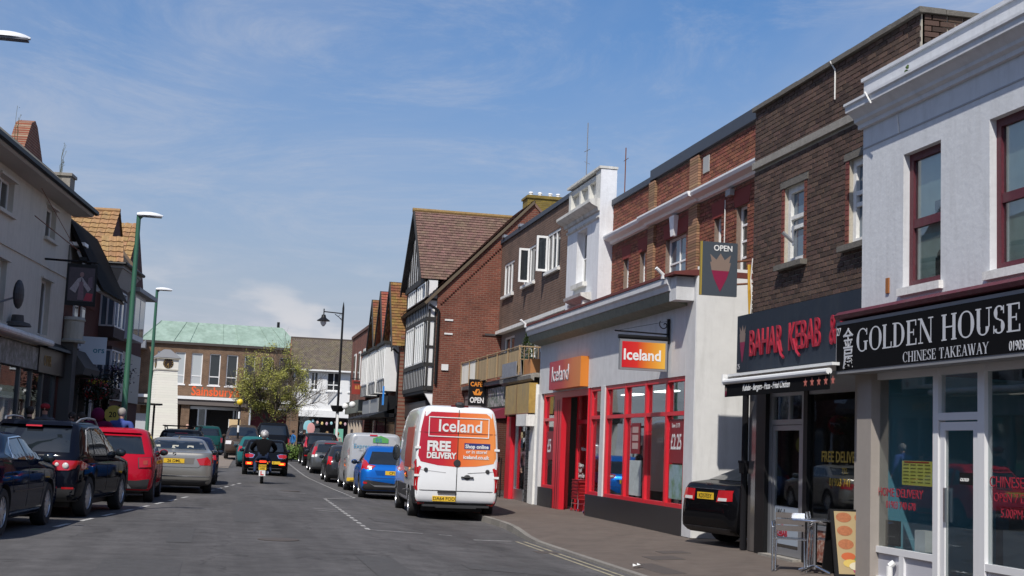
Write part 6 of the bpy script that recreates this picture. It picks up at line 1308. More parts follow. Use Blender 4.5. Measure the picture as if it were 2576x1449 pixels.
MB().box(-.7, .7, .9, .98, 1.79, 1.83).box(-.7, .7, 2.2, 2.28, 1.79, 1.83).build('roof_bar', BLACK, v['root']); v['D']('high_brake_light', TL, [(-.25,.90),(.25,.90),(.25,.915),(-.25,.915)], 'rear', off=.02)
v = vehicle('parked_car', 'dark teal estate car near the supermarket doors', 'car', 'suv', 4.5, .90, 1.75, (-.5, 82), -4, paint('dark_teal_paint', (.010, .055, .055)), .33)
for s in (1, -1): v['D']('tail_light', TL, [(s*.82,.64),(s*.95,.64),(s*.96,.42),(s*.84,.42)], 'rear', off=.012)

# --- traffic in the lane
v = vehicle('moving_car', 'black estate hatch with lit brake lamps stopped in front of the motorcyclist', 'car', 'suv', 4.25, .93, 1.46, (2.0, 55.3), 1, paint('gloss_black_paint', (.005, .005, .006)), .33, plate=(.35, .36, '3'))
for s in (1, -1):
    v['D']('lamp_chrome', CHROME, [(s*.47,.565),(s*.62,.60),(s*.88,.59),(s*.93,.53),(s*.85,.47),(s*.55,.475)], 'rear', off=.012); v['D']('tail_light', TL, [(s*.51,.56),(s*.63,.585),(s*.86,.575),(s*.89,.53),(s*.83,.485),(s*.57,.49)], 'rear', off=.022); v['D']('brake_light', TLO, [(s*.62,.35),(s*.78,.35),(s*.78,.31),(s*.62,.31)], 'rear', off=.018)
    v['D']('brake_glow', TLB, [(s*.57,.365),(s*.84,.365),(s*.84,.295),(s*.57,.295)], 'rear', off=.010)
v['D']('high_brake_light', TLB, [(-.12,.90),(.16,.90),(.16,.925),(-.12,.925)], 'rear', off=.05); v['D']('lower_bumper', CHROME, [(-.7,.20),(.7,.20),(.7,.215),(-.7,.215)], 'rear', off=.012)
v = vehicle('moving_car', 'small bright teal car half hidden by the black estate hatch', 'car', 'hatch', 3.9, .84, 1.45, (1.80, 63.5), 0, paint('bright_teal_paint', (.02, .12, .125)), .30)
for s in (1, -1): v['D']('tail_light', TL, [(s*.72,.66),(s*.88,.68),(s*.94,.5),(s*.78,.5)], 'rear', off=.012)
v = vehicle('moving_car', 'dark bronze SUV facing down the street in the oncoming lane', 'car', 'suv', 4.6, .93, 1.82, (1.35, 76.0), 180, paint('dark_bronze_paint', (.055, .040, .032)), .36, (.2, .8))
for s in (1, -1): v['D']('headlight', CLR, [(s*.62,.52),(s*.92,.52),(s*.94,.42),(s*.64,.42)], 'front', off=.02)
v['D']('grille', TRIM, [(-.5,.5),(.5,.5),(.45,.34),(-.45,.34)], 'front', off=.015)
v = vehicle('moving_car', 'tall black people carrier queuing beyond the black estate hatch', 'car', 'suv', 4.9, .97, 2.05, (3.0, 74.5), 1, paint('plain_black_paint', (0, 0, 0)), .36, plate=(0, .42, None))
for s in (1, -1): v['D']('tail_light', TL, [(s*.84,.60),(s*.95,.60),(s*.96,.40),(s*.86,.40)], 'rear', off=.012)

# --- right-hand parked row
v = vehicle('parked_van', 'white high roof delivery van with red and orange food shop livery on its doors', 'van', 'van', 5.9, .985, 2.58, (5.33, 29.85), 3.0, M('white_van_paint', (.78, .79, .80), .32, coat=1, var=.03, scale=2), .345, (.185, .80), rr=.13, rf=.5, plate=(-.27, .185, 'DA64 FOD'), glass=False)
D, P_, rt, hit, st = v['D'], v['P'], v['root'], v['hit'], v['strip']
GRV = Mgrad('van_livery_print', 'x', -.80, .80, [(0, (.42, .012, .035)), (.30, (.50, .02, .03)), (.48, (.58, .045, .022)), (.52, (.72, .14, .03)), (1, (.80, .27, .07))], .35)
lv = D('livery_panel', GRV, [(-.78,.935),(.78,.935),(.86,.78),(.90,.55),(.84,.50),(.45,.472),(0,.462),(-.45,.472),(-.84,.50),(-.90,.55),(-.86,.78)], 'rear', off=.004, sub=.2)
yb = -.016
def onvan(x, z): return hit(x, z, 'rear')[0].y-.016
def vt(s, size, x, z, xs=1, bold=0, mat=PLATEW): TEXT(lv, s, size, mat, (x, onvan(0, z+size*.35), z), ext=.001, xs=xs, bold=bold, rot=(R(90)+.02, 0, 0))
vt('Iceland', .38, -.47, 1.98, .95, .006); vt('FREE', .30, -.70, 1.545, .86, .014); vt('DELIVERY', .185, -.70, 1.375, .83, .008); vt('Shop online', .115, .17, 1.625, .97, .004); vt('or in store!', .11, .19, 1.51, .95, .002); vt('iceland.co.uk', .115, .13, 1.385, .98, .004)
fr = MB(); yy = onvan(0, 2.12)
for a, b, c, d in ((-.68, .70, 2.285, 2.305), (-.68, .70, 1.855, 1.875), (-.68, -.66, 1.875, 2.285), (.68, .70, 1.875, 2.285)):
    fr.hexa([(a, onvan(0, c)-.002, c), (b, onvan(0, c)-.002, c), (b, onvan(0, c)+.004, c), (a, onvan(0, c)+.004, c)], [(a, onvan(0, d)-.002, d), (b, onvan(0, d)-.002, d), (b, onvan(0, d)+.004, d), (a, onvan(0, d)+.004, d)])
fr.build('livery_frame', PLATEW, lv); D('blue_band', M('navy_print', (.02, .03, .16), .4), [(.15/.985,1.60/2.58),(.74/.985,1.60/2.58),(.74/.985,1.735/2.58),(.15/.985,1.735/2.58)], 'rear', par=lv, off=.008)
st('door_gap', LINEM, [(0,.96),(0,.17)], 'rear', .007, False, .012); st('panel_gap', LINEM, [(-.93,.255),(.93,.255)], 'rear', .006, False, .008); st('panel_gap', M('grey_crease', (.45, .45, .46), .5), [(-.86,.43),(-.25,.41)], 'rear', .008, True, .004); st('panel_gap', M('grey_crease', (.45, .45, .46)), [(.86,.43),(.25,.41)], 'rear', .008, False, .004)
D('shade_line', M('livery_shadow_line', (.18, .02, .02), .5), [(-.88,.752),(.88,.752),(.88,.757),(-.88,.757)], 'rear', off=.010)  # dark red strip paints a shadow line across the livery
for s in (1, -1):
    for a, b, m in ((.52, .46, TL), (.46, .40, CLR), (.40, .345, TL), (.345, .29, CLR), (.29, .255, TL)): D('tail_light', m, [(s*.925,a),(s*1.0,a),(s*1.0,b),(s*.915,b)], 'rear', off=.018)
    D('tail_light_side', TL, [(.003,.52),(.016,.50),(.014,.26),(.003,.25)], 'right' if s > 0 else 'left', off=.012)
    D('marker', CLR, [(s*.90,.25),(s*.99,.25),(s*.99,.225),(s*.90,.225)], 'rear', off=.02); D('reflector', TL, [(s*.72,.155),(s*.97,.155),(s*.97,.125),(s*.72,.125)], 'rear', off=.05)
    c = hit(s*.70, .43*2.58, 'rear')[0]; MB().lathe([(0, -.03), (.035, -.03), (.05, 0)], 14, (c.x, c.y, c.z), 'y').build('door_catch', TRIM, rt)
    for z in (.62, .38): BOX('hinge', WHITE, rt, s*.90-.06, s*.90+.06, hit(s*.9, z*2.58, 'rear')[0].y-.03, hit(s*.9, z*2.58, 'rear')[0].y+.05, z*2.58-.025, z*2.58+.025)
for s in (-1, 1): D('bumper', TRIM, [(s*.0,.115),(s*.98,.115),(s*1.0,.19),(s*.95,.20),(s*.90,.165),(s*.0,.16)], 'rear', off=.045)
for s in (-1, 1): D('bumper_corner', TRIM, [(.0,.14),(.09,.14),(.11,.24),(.0,.25)], 'right' if s > 0 else 'left', off=.018)
c = hit(.14, .375*2.58, 'rear')[0]; MB().tube((.10, c.y-.03, c.z), (.38, c.y-.03, c.z), .018, 8).sph((.24, c.y-.01, c.z), .075, 14, 8, (1, .3, .8)).build('door_handle', TRIM, rt); c = hit(0, .495*2.58, 'rear')[0]; MB().lathe([(0, -.03), (.07, -.03), (.085, 0)], 20, (c.x, c.y, c.z), 'y').build('lock_boss', TRIM, rt)
MB().box(-.42, -.0, -.03, .01, .235*2.58, .252*2.58).box(-.46, .46, -.10, .05, .28, .33).build('plate_light_bar', TRIM, rt); MB().box(-.75, .75, -.06, .2, .30, .345).build('tow_step', TRIM, rt); BOX('high_brake_light', M('dark_red_lamp', (.12, .01, .01), .3), rt, -.18, .22, .18, .26, 2.545, 2.585); MB().sph((.02, .18, 2.60), .085, 10, 6, (1.3, 1, .7)).build('roof_camera', TRIM, rt)
D('side_livery', Mgrad('van_side_print', 'y', .9, 4.2, [(0, (.40, .05, .02)), (1, (.40, .012, .03))], .35), [(.12,.80),(.40,.80),(.40,.44),(.12,.44)], 'left', off=.004, sub=.25); D('side_livery', Mgrad('van_side_print', 'y', .9, 4.2, [(0, (.4, .05, .02))]), [(.12,.80),(.40,.80),(.40,.44),(.12,.44)], 'right', off=.004, sub=.25)
for vv in ('left', 'right'): D('rubbing_strip', TRIM, [(.29,.285),(.70,.285),(.70,.175),(.29,.175)], vv, off=.010); D('rubbing_strip', TRIM, [(.008,.285),(.09,.285),(.09,.20),(.008,.20)], vv, off=.010); D('side_window', CGLASS, DLO['van'][0], vv)
D('windscreen', CGLASS, FW['van'], 'front')
v = vehicle('parked_car', 'metallic bright blue crossover with boomerang tail lights behind the white van', 'car', 'hatch', 4.13, .885, 1.57, (5.05, 39.3), 2.5, paint('bright_blue_paint', (.010, .12, .46), rough=.3, metal=.35), .345, (.20, .80), plate=(.12, .50, 'CP18 J'))
for s in (1, -1):
    v['D']('tail_light', TL, [(s*.50,.62),(s*.72,.64),(s*.86,.76),(s*.90,.72),(s*.95,.55),(s*.62,.56)], 'rear', off=.016); v['D']('lamp_lens', CLR, [(s*.60,.605),(s*.75,.62),(s*.78,.58),(s*.64,.575)], 'rear', off=.022); v['D']('reflector', TL, [(s*.76,.32),(s*.88,.33),(s*.88,.29),(s*.76,.29)], 'rear', off=.02)
v['D']('lower_bumper', TRIM, [(-.96,.18),(.96,.18),(.985,.34),(.75,.36),(.5,.28),(-.5,.28),(-.75,.36),(-.985,.34)], 'rear', off=.012); v['D']('skid_plate', GREYM, [(-.55,.27),(.55,.27),(.70,.31),(.5,.24),(-.5,.24),(-.70,.31)], 'rear', off=.02); v['D']('plate_recess_shade', paint('bright_blue_shade', (.006, .06, .25)), [(-.45,.45),(.45,.45),(.52,.54),(-.52,.54)], 'rear', off=.004); v['strip']('crease', LINEM, [(-.9,.40),(.9,.40)], 'rear', .005, False)  # recess shade is painted in as a deeper copy of the blue
v = vehicle('parked_van', 'silver grey panel van with pale blue lettering and green emblem', 'van', 'van', 4.9, .955, 1.98, (5.22, 44.9), 1.5, paint('silver_van_paint', (.46, .47, .48), rough=.35, metal=.4), .33, (.19, .80), rr=.12, plate=(-.68, .21, None), glass=False)
D, hit = v['D'], v['hit']
pn = D('door_panel', M('silver_van_panel', (.52, .53, .54), .35, metal=.3), [(-.83,.93),(.84,.93),(.84,.55),(-.83,.55)], 'rear', off=.005, sub=.25); yb = hit(-.3, 1.5, 'rear')[0].y-.02
TEXT(pn, 'Express', .21, M('pale_blue_print', (.08, .28, .42), .5), (-.74, yb, 1.46), ext=.001, xs=.95); TEXT(pn, 'HEATING', .07, M('grey_print', (.3, .3, .32)), (-.56, yb, 1.36), ext=.001)
MB().poly([(-.10, yb-.002, 1.66), (.42, yb-.002, 1.66), (.42, yb-.002, 1.80), (.16, yb-.002, 1.90), (-.10, yb-.002, 1.80)]).build('green_emblem', M('green_print', (.10, .35, .10), .5), pn); TEXT(pn, 'EIS', .18, M('deep_blue_print', (.03, .12, .4), .5), (-.02, yb-.006, 1.68), ext=.001, xs=1)
for s in (1, -1):
    for a, b, m in ((.74, .62, TL), (.62, .55, CLR), (.55, .50, TL), (.47, .42, TL)): D('tail_light', m, [(s*.90,a),(s*.99,a),(s*.99,b),(s*.90,b)], 'rear', off=.016)
D('high_brake_light', TL, [(-.22,.965),(.05,.965),(.05,.945),(-.22,.945)], 'rear', off=.02); v['strip']('door_gap', LINEM, [(.05,.94),(.05,.2)], 'rear', .006, False, .008); D('bumper', TRIM, [(-.95,.13),(.95,.13),(.97,.20),(-.97,.20)], 'rear', off=.03); D('side_window', CGLASS, DLO['van'][0], 'left'); D('windscreen', CGLASS, FW['van'], 'front'); v['strip']('door_gap', LINEM, [(.38,.85),(.38,.2)], 'right', .007); v['strip']('door_gap', LINEM, [(.62,.85),(.62,.2)], 'right', .007)
v = vehicle('parked_car', 'dark grey hatchback parked in front of the silver panel van', 'car', 'hatch', 4.0, .87, 1.48, (5.08, 52.4), 1, paint('dark_grey_paint', (.035, .036, .04), metal=.4), .32)
for s in (1, -1): v['D']('tail_light', TL, [(s*.72,.68),(s*.88,.70),(s*.95,.48),(s*.78,.48)], 'rear', off=.012)
v = vehicle('parked_car', 'mid grey hatchback with tall red tail lights ahead of the dark grey hatchback', 'car', 'hatch', 4.4, .88, 1.52, (5.05, 60.6), 1, paint('mid_grey_paint', (.12, .125, .13), metal=.5), .33)
for s in (1, -1): v['D']('tail_light', TL, [(s*.66,.90),(s*.76,.90),(s*.94,.56),(s*.82,.52)], 'rear', off=.016); v['D']('lamp_lens', CLR, [(s*.82,.57),(s*.93,.57),(s*.94,.50),(s*.82,.50)], 'rear', off=.018)
v['D']('high_brake_light', TL, [(-.3,.90),(.3,.90),(.3,.915),(-.3,.915)], 'rear', off=.03)
v = vehicle('parked_car', 'black SUV with tall red tail lights at the far end of the right row', 'car', 'suv', 4.5, .92, 1.70, (5.15, 67.2), 0, paint('charcoal_paint', (.010, .010, .012)), .35)
for s in (1, -1): v['D']('tail_light', TL, [(s*.74,.90),(s*.82,.89),(s*.96,.66),(s*.96,.56),(s*.80,.56),(s*.86,.66)], 'rear', off=.016); v['D']('lamp_lens', CLR, [(s*.83,.66),(s*.94,.66),(s*.95,.60),(s*.82,.60)], 'rear', off=.022); v['D']('reflector', TL, [(s*.7,.34),(s*.92,.34),(s*.92,.31),(s*.7,.31)], 'rear', off=.016)
v = vehicle('parked_car', 'glossy black saloon backed out of the alley beside the white side wall', 'car', 'saloon', 4.9, .92, 1.42, (8.30, 22.05), 79, paint('deep_black_paint', (.004, .004, .005)), .34, (.2, .8), z=-.02, plate=(0, .60, 'KD57ESY'))
for s in (1, -1): v['D']('tail_light', TL, [(s*.42,.675),(s*.95,.68),(s*.985,.56),(s*.40,.535)], 'rear', off=.014); v['D']('lamp_lens', CLR, [(s*.46,.585),(s*.72,.585),(s*.72,.55),(s*.45,.548)], 'rear', off=.02)
v['strip']('chrome_strip', CHROME, [(-.62,.685),(.62,.685)], 'rear', .007, False, .014); c = v['hit'](0, .72*1.45, 'rear')[0]
for k in range(4): MB().lathe([(.030, -.008), (.036, -.008), (.036, 0), (.030, 0)], 18, (-.075+k*.05, c.y-.003, c.z), 'y').build('ring_badge', CHROME, v['root'])
v['D']('lower_bumper', TRIM, [(-.85,.17),(.85,.17),(.85,.23),(-.85,.23)], 'rear', off=.01)
# ---------------------------------------------------------------- people (one skinned body each)
def figure(root, J, edges, mats, name='body', parent=None):
    """J: {joint: (pos, radius)}; edges: (a, b, material key); grown with a skin modifier"""
    names = list(J); ix = {k: i for i, k in enumerate(names)}
    me = bpy.data.meshes.new(name); me.from_pydata([J[k][0] for k in names], [(ix[a], ix[b]) for a, b, _ in edges], []); me.update()
    o = bpy.data.objects.new(name, me); COL.objects.link(o); sk = o.modifiers.new('skin', 'SKIN'); sk.use_smooth_shade = True; sk.branch_smoothing = .6
    if not me.skin_vertices: bpy.context.view_layer.update()
    for k in names:
        d = me.skin_vertices[0].data[ix[k]]; r = J[k][1]; d.radius = r if isinstance(r, tuple) else (r, r); d.use_root = (k == 'pelvis')
    ss = o.modifiers.new('sub', 'SUBSURF'); ss.levels = 2; ss.render_levels = 2
    dg = bpy.context.evaluated_depsgraph_get(); m2 = bpy.data.meshes.new_from_object(o.evaluated_get(dg)); bpy.data.objects.remove(o)
    m2.materials.clear(); keys = list(mats)
    for k in keys: m2.materials.append(mats[k])
    segs = [(Vector(J[a][0]), Vector(J[b][0]), keys.index(m)) for a, b, m in edges]
    for p in m2.polygons:
        best = 1e9; p.use_smooth = True
        for a, b, m in segs:
            ab = b-a; t = max(0, min(1, (p.center-a).dot(ab)/max(1e-9, ab.length_squared))); d = (p.center-a-ab*t).length
            if d < best: best = d; p.material_index = m
    m2.name = name; return OBJ(name, m2, parent or root)
def hand(J, E_, side, wrist, dirv, curl):
    w = Vector(wrist); d = Vector(dirv).normalized(); ref = Vector((0, 0, 1)) if abs(d.z) < .8 else Vector((0, 1, 0)); s = d.cross(ref).normalized(); c = Vector(curl).normalized()
    J[side+'palm'] = (tuple(w+d*.055), (.030, .018)); E_.append((side+'wr', side+'palm', 'hand'))
    for k, (off, ln) in enumerate(((-.028, .055), (-.010, .065), (.010, .062), (.028, .048))):
        a, b = side+'f%da' % k, side+'f%db' % k; J[a] = (tuple(w+d*(.09+ln*.3)+s*off), .009); J[b] = (tuple(w+d*(.09+ln*.6)+s*off+c*ln*.6), .0075); E_ += [(side+'palm', a, 'hand'), (a, b, 'hand')]
    J[side+'th'] = (tuple(w+d*.05-s*.045+c*.02), .010); E_.append((side+'palm', side+'th', 'hand'))
def face(root, head, r, fwd, hairmat, skinmat=SKIN, hair=True, cap=None):
    h = Vector(head); f = Vector(fwd).normalized(); s = f.cross(Vector((0, 0, 1))).normalized()
    for k in (-1, 1): MB().sph(h+f*r*.88+s*k*r*.36+Vector((0, 0, r*.12)), r*.13, 8, 6).build('eye', M('eye_dark', (.02, .015, .012), .3), root); MB().sph(h+s*k*r*.86, r*.24, 8, 6, (.5, .7, 1)).build('ear', skinmat, root)
    MB().sph(h+f*r*1.0-Vector((0, 0, r*.12)), r*.18, 8, 6, (.8, .8, 1.3)).build('nose', skinmat, root); MB().sph(h+f*r*.86-Vector((0, 0, r*.52)), r*.22, 8, 5, (1, .6, .3)).build('mouth', M('lips', (.35, .12, .10), .5), root)
    if hair: MB().sph(h-f*r*.16+Vector((0, 0, r*.24)), r*1.10, 16, 10, (.96, 1.0, 1.06)).build('hair', hairmat, root, 60)
    if cap: MB().sph(h+Vector((0, 0, r*.42)), r*1.12, 16, 8, (1, 1.08, .72)).build('hat', cap, root, 60)
def person(loc, rz, h, label, top, legs, hairm, cap=None, bulk=1.0, hood=None):
    r = E('person', loc, rz, label, 'person', None); k = h/1.75; b = bulk
    V = lambda x, y, z: (x*k, y*k, z*k)
    J = {'pelvis': (V(0, 0, .96), (.145*b*k, .105*b*k)), 'waist': (V(0, .01, 1.10), (.135*b*k, .095*b*k)), 'chest': (V(0, .02, 1.30), (.165*b*k, .11*b*k)), 'neck': (V(0, .02, 1.50), .055*k), 'head': (V(0, .05, 1.60), (.075*k, .085*k)), 'crown': (V(0, .04, 1.69), (.07*k, .08*k))}
    E_ = [('pelvis', 'waist', 'top'), ('waist', 'chest', 'top'), ('chest', 'neck', 'top'), ('neck', 'head', 'skin'), ('head', 'crown', 'skin')]
    for s, n in ((-1, 'l'), (1, 'r')):
        st = .10*s*(1 if n == 'l' else -1)
        J.update({n+'sh': (V(s*.185*b, .01, 1.41), .062*b*k), n+'el': (V(s*.255*b, .0, 1.14), .045*b*k), n+'wr': (V(s*.25*b, .10, .92), .028*k), n+'hip': (V(s*.09, 0, .88), .088*b*k), n+'kn': (V(s*.10, .04+st, .50), .060*k), n+'an': (V(s*.10, -.04+st*1.6, .09), .042*k), n+'to': (V(s*.11, .10+st*1.6, .035), (.04*k, .03*k))})
        E_ += [('chest', n+'sh', 'top'), (n+'sh', n+'el', 'top'), (n+'el', n+'wr', 'top'), ('pelvis', n+'hip', 'legs'), (n+'hip', n+'kn', 'legs'), (n+'kn', n+'an', 'legs'), (n+'an', n+'to', 'shoe')]
        hand(J, E_, n, J[n+'wr'][0], (0, .25, -1), (0, .6, -.5))
    figure(r, J, E_, {'top': top, 'skin': SKIN, 'legs': legs, 'shoe': BLACK, 'hand': SKIN})
    face(r, V(0, .05, 1.635), .098*k, (0, 1, 0), hairm, cap=cap)
    if hood: MB().sph(V(0, -.03, 1.60), .16*k, 14, 9, (1, 1, 1.1)).build('hood', hood, r, 60)
    return r
CL = lambda n, c: M(n, c, .9, var=.15, scale=9, spec=.08)
JEAN = CL('denim', (.03, .045, .09)); DTR = CL('dark_trousers', (.025, .025, .028))
person((-4.0, 33.3, lz(-4.0, 33.3)), R(180), 1.80, 'person in a red knitted hat walking behind the black SUV', CL('grey_jacket', (.10, .10, .11)), DTR, HAIR, cap=CL('red_knit', (.30, .03, .035)))
person((-2.90, 34.6, lz(-3.3, 34.6)), R(-10), 1.84, 'stout person in a plum coat with hood up beside the green lamp post', CL('plum_coat', (.10, .012, .045)), DTR, HAIR, bulk=1.45, hood=CL('plum_coat', (0, 0, 0)))
person((-2.42, 35.6, lz(-3.3, 35.6)), R(-20), 1.86, 'grey haired person in a blue shirt standing near the plum coat', CL('blue_shirt', (.06, .09, .28)), JEAN, M('grey_hair', (.28, .26, .24), .8), bulk=1.3)
person((-3.35, 35.4, lz(-3.35, 35.4)), R(150), 1.70, 'dark haired person in black in front of the plum coat', CL('black_jacket', (.006, .006, .007)), DTR, HAIR)
person((-3.75, 37.0, lz(-3.75, 37)), R(170), 1.66, 'person in a tan top close to the pub wall', CL('tan_top', (.30, .22, .12)), JEAN, HAIR)
person((-4.5, 34.6, lz(-4.5, 34.6)), R(30), 1.72, 'person in a brown coat by the dark shop door', CL('brown_coat', (.07, .045, .03)), DTR, HAIR)
person((-.30, 88.5, .36), R(180), 1.78, 'person in a pale blue shirt carrying shopping at the supermarket door', CL('pale_blue_shirt', (.42, .50, .62)), DTR, HAIR)
person((-1.9, 89.5, .36), R(175), 1.82, 'bald person in dark clothes outside the supermarket entrance', CL('black_jacket', (0, 0, 0)), DTR, M('shaved_head', (.45, .27, .2), .6))
person((4.35, 79.0, .36), R(120), 1.68, 'person in a bright blue jacket near the tree', CL('bright_blue_jacket', (.04, .16, .38)), JEAN, HAIR)
person((5.0, 79.6, .36), R(200), 1.72, 'person in a black coat next to the bright blue jacket', CL('black_jacket', (0, 0, 0)), DTR, HAIR)
person((6.6, 83, .36), R(190), 1.70, 'person with pale hair below the egg bunting', CL('coral_top', (.40, .16, .12)), JEAN, M('fair_hair', (.35, .22, .10), .8))
person((7.3, 83.2, .36), R(160), 1.68, 'person with red hair looking into the egg decorated window', CL('cream_top', (.4, .36, .30)), DTR, M('red_hair', (.25, .08, .03), .8))
person((8.15, 40.9, .0), R(150), 1.72, 'person in a patterned top outside the red framed cafe', CL('patterned_top', (.16, .10, .12)), DTR, HAIR)

# ---------------------------------------------------------------- motorcycle and rider
def bike():
    pos = (1.55, 45.35); r = E('motorcycle', (*pos, gz(*pos)), R(-2), 'small black motorcycle with yellow plate and red L plate', 'motorcycle')
    for y in (.0, 1.30):
        w = MB().lathe([(.225, -.05), (.29, -.055), (.305, -.02), (.31, 0), (.305, .02), (.29, .055), (.225, .05)], 30, (0, y, .31), 'x').build('wheel', RUBBER, r, 40)
        m = MB().lathe([(.23, -.03), (.20, -.03), (.20, .03), (.23, .03)], 24, (0, y, .31), 'x')
        for k in range(6): a = k*math.pi/3; m.tube((0, y, .31), (0, y+.21*math.cos(a), .31+.21*math.sin(a)), .012, 5)
        m.build('rim', GREYM, w)
    MB().path([(0, 1.30, .31), (0, 1.08, .95)], .04, 8).path([(-.09, 1.30, .31), (-.09, 1.08, .92)], .022, 6).path([(.09, 1.30, .31), (.09, 1.08, .92)], .022, 6).build('fork', BLACK, r); MB().path([(-.36, .92, 1.03), (-.15, 1.02, 1.02), (.15, 1.02, 1.02), (.36, .92, 1.03)], .014, 6).build('handlebar', BLACK, r)
    MB().sph((0, .72, .82), .24, 14, 9, (.62, 1.05, .62)).build('tank', BLACKGLOSS, r, 60); MB().box(-.12, .12, -.25, .55, .70, .79).build('seat', BLACK, r); MB().box(-.10, .10, .35, .95, .28, .68).build('engine', GREYM, r); MB().path([(.12, .8, .35), (.16, .3, .30), (.17, -.15, .38)], .045, 10).build('exhaust', GREYM, r)
    MB().path([(.10, 0, .31), (.11, -.05, .66)], .03, 8).path([(-.10, 0, .31), (-.11, -.05, .66)], .03, 8).path([(.08, 0, .31), (.08, .5, .34)], .025, 6).path([(-.08, 0, .31), (-.08, .5, .34)], .025, 6).build('swing_arm', BLACK, r)
    MB().box(-.09, .09, -.34, -.12, .60, .70).build('tail_unit', BLACK, r); BOX('tail_light', TLB, r, -.11, .11, -.37, -.335, .70, .76); BOX('rear_mudguard', BLACK, r, -.07, .07, -.33, -.27, .42, .62)
    for s in (-1, 1): MB().tube((s*.10, -.28, .72), (s*.20, -.28, .72), .012).sph((s*.22, -.29, .72), .032, 8, 6).build('indicator', M('amber_lens', (.5, .12, .03)), r); MB().path([(s*.28, .95, 1.04), (s*.34, .93, 1.22)], .008).sph((s*.36, .92, 1.25), .07, 10, 6, (1.1, .3, .7)).build('mirror', BLACK, r)
    p = BOX('number_plate', PLATEY, r, -.125, .125, -.375, -.365, .455, .635); TEXT(p, 'GX60', .10, BLACK, (0, -.378, .55), align='CENTER', ext=.001); TEXT(p, 'VPE', .10, BLACK, (0, -.378, .465), align='CENTER', ext=.001)
    q = BOX('learner_plate', PLATEW, r, -.105, .105, -.372, -.364, .26, .445); MB().box(-.055, -.02, -.377, -.3725, .285, .42).box(-.02, .05, -.377, -.3725, .285, .32).build('letter_l', M('plate_red', (.55, .01, .01), .5), q)
    MB().path([(-.30, .35, .36), (.30, .35, .36)], .018).build('foot_peg', GREYM, r)
    d = E('rider', (*pos, gz(*pos)), R(-2), 'motorcyclist in black jacket and blue jeans wearing a white patterned helmet', 'person')
    J = {'pelvis': ((0, .12, .90), (.19, .15)), 'waist': ((0, .16, 1.05), (.20, .14)), 'chest': ((0, .24, 1.26), (.235, .15)), 'neck': ((0, .32, 1.47), .06), 'head': ((0, .36, 1.58), .085), 'crown': ((0, .36, 1.66), .07)}
    E_ = [('pelvis', 'waist', 'top'), ('waist', 'chest', 'top'), ('chest', 'neck', 'top'), ('neck', 'head', 'skin'), ('head', 'crown', 'skin')]
    for s, n in ((-1, 'l'), (1, 'r')):
        J.update({n+'sh': ((s*.24, .26, 1.38), .10), n+'el': ((s*.40, .48, 1.15), .075), n+'wr': ((s*.34, .82, 1.07), .035), n+'hip': ((s*.11, .16, .86), .10), n+'kn': ((s*.24, .58, .72), .072), n+'an': ((s*.25, .28, .40), .05), n+'to': ((s*.26, .46, .345), (.045, .035))})
        E_ += [('chest', n+'sh', 'top'), (n+'sh', n+'el', 'top'), (n+'el', n+'wr', 'top'), ('pelvis', n+'hip', 'legs'), (n+'hip', n+'kn', 'legs'), (n+'kn', n+'an', 'legs'), (n+'an', n+'to', 'shoe')]
        hand(J, E_, n, J[n+'wr'][0], (0, 1, -.2), (0, .1, -1))
    figure(d, J, E_, {'top': CL('black_jacket', (0, 0, 0)), 'skin': SKIN, 'legs': JEAN, 'shoe': BLACK, 'hand': BLACK})
    hm = MB().sph((0, .36, 1.63), .150, 20, 14, (.9, 1.08, 1.0)).build('helmet', M('white_patterned_helmet', (.70, .69, .68), .3, coat=1, scale=9, col2=(.12, .10, .10)), d, 60); MB().sph((0, .44, 1.63), .125, 16, 10, (.95, .9, .5)).build('visor', BLACKGLOSS, hm, 60)
bike()
def scooter():
    r = E('scooter', (4.95, 57.4, gz(4.95, 57.4)), R(10), 'small red scooter parked between two grey hatchbacks', 'scooter')
    for y in (0, 1.15): MB().lathe([(.14, -.05), (.21, -.05), (.24, 0), (.21, .05), (.14, .05)], 20, (0, y, .24), 'x').build('wheel', RUBBER, r)
    MB().box(-.14, .14, -.2, .45, .32, .70).build('body', M('scooter_red', (.35, .01, .015), .3, coat=1), r); MB().box(-.13, .13, -.15, .5, .70, .78).build('seat', BLACK, r); MB().hexa([(-.18, .80, .25), (.18, .80, .25), (.18, .88, .25), (-.18, .88, .25)], [(-.16, .98, .90), (.16, .98, .90), (.16, 1.06, .90), (-.16, 1.06, .90)]).build('leg_shield', M('scooter_red', (0, 0, 0)), r); MB().path([(0, 1.15, .24), (0, 1.0, 1.0)], .03).path([(-.32, .9, 1.05), (.32, .9, 1.05)], .014).build('steering', BLACK, r)
scooter()

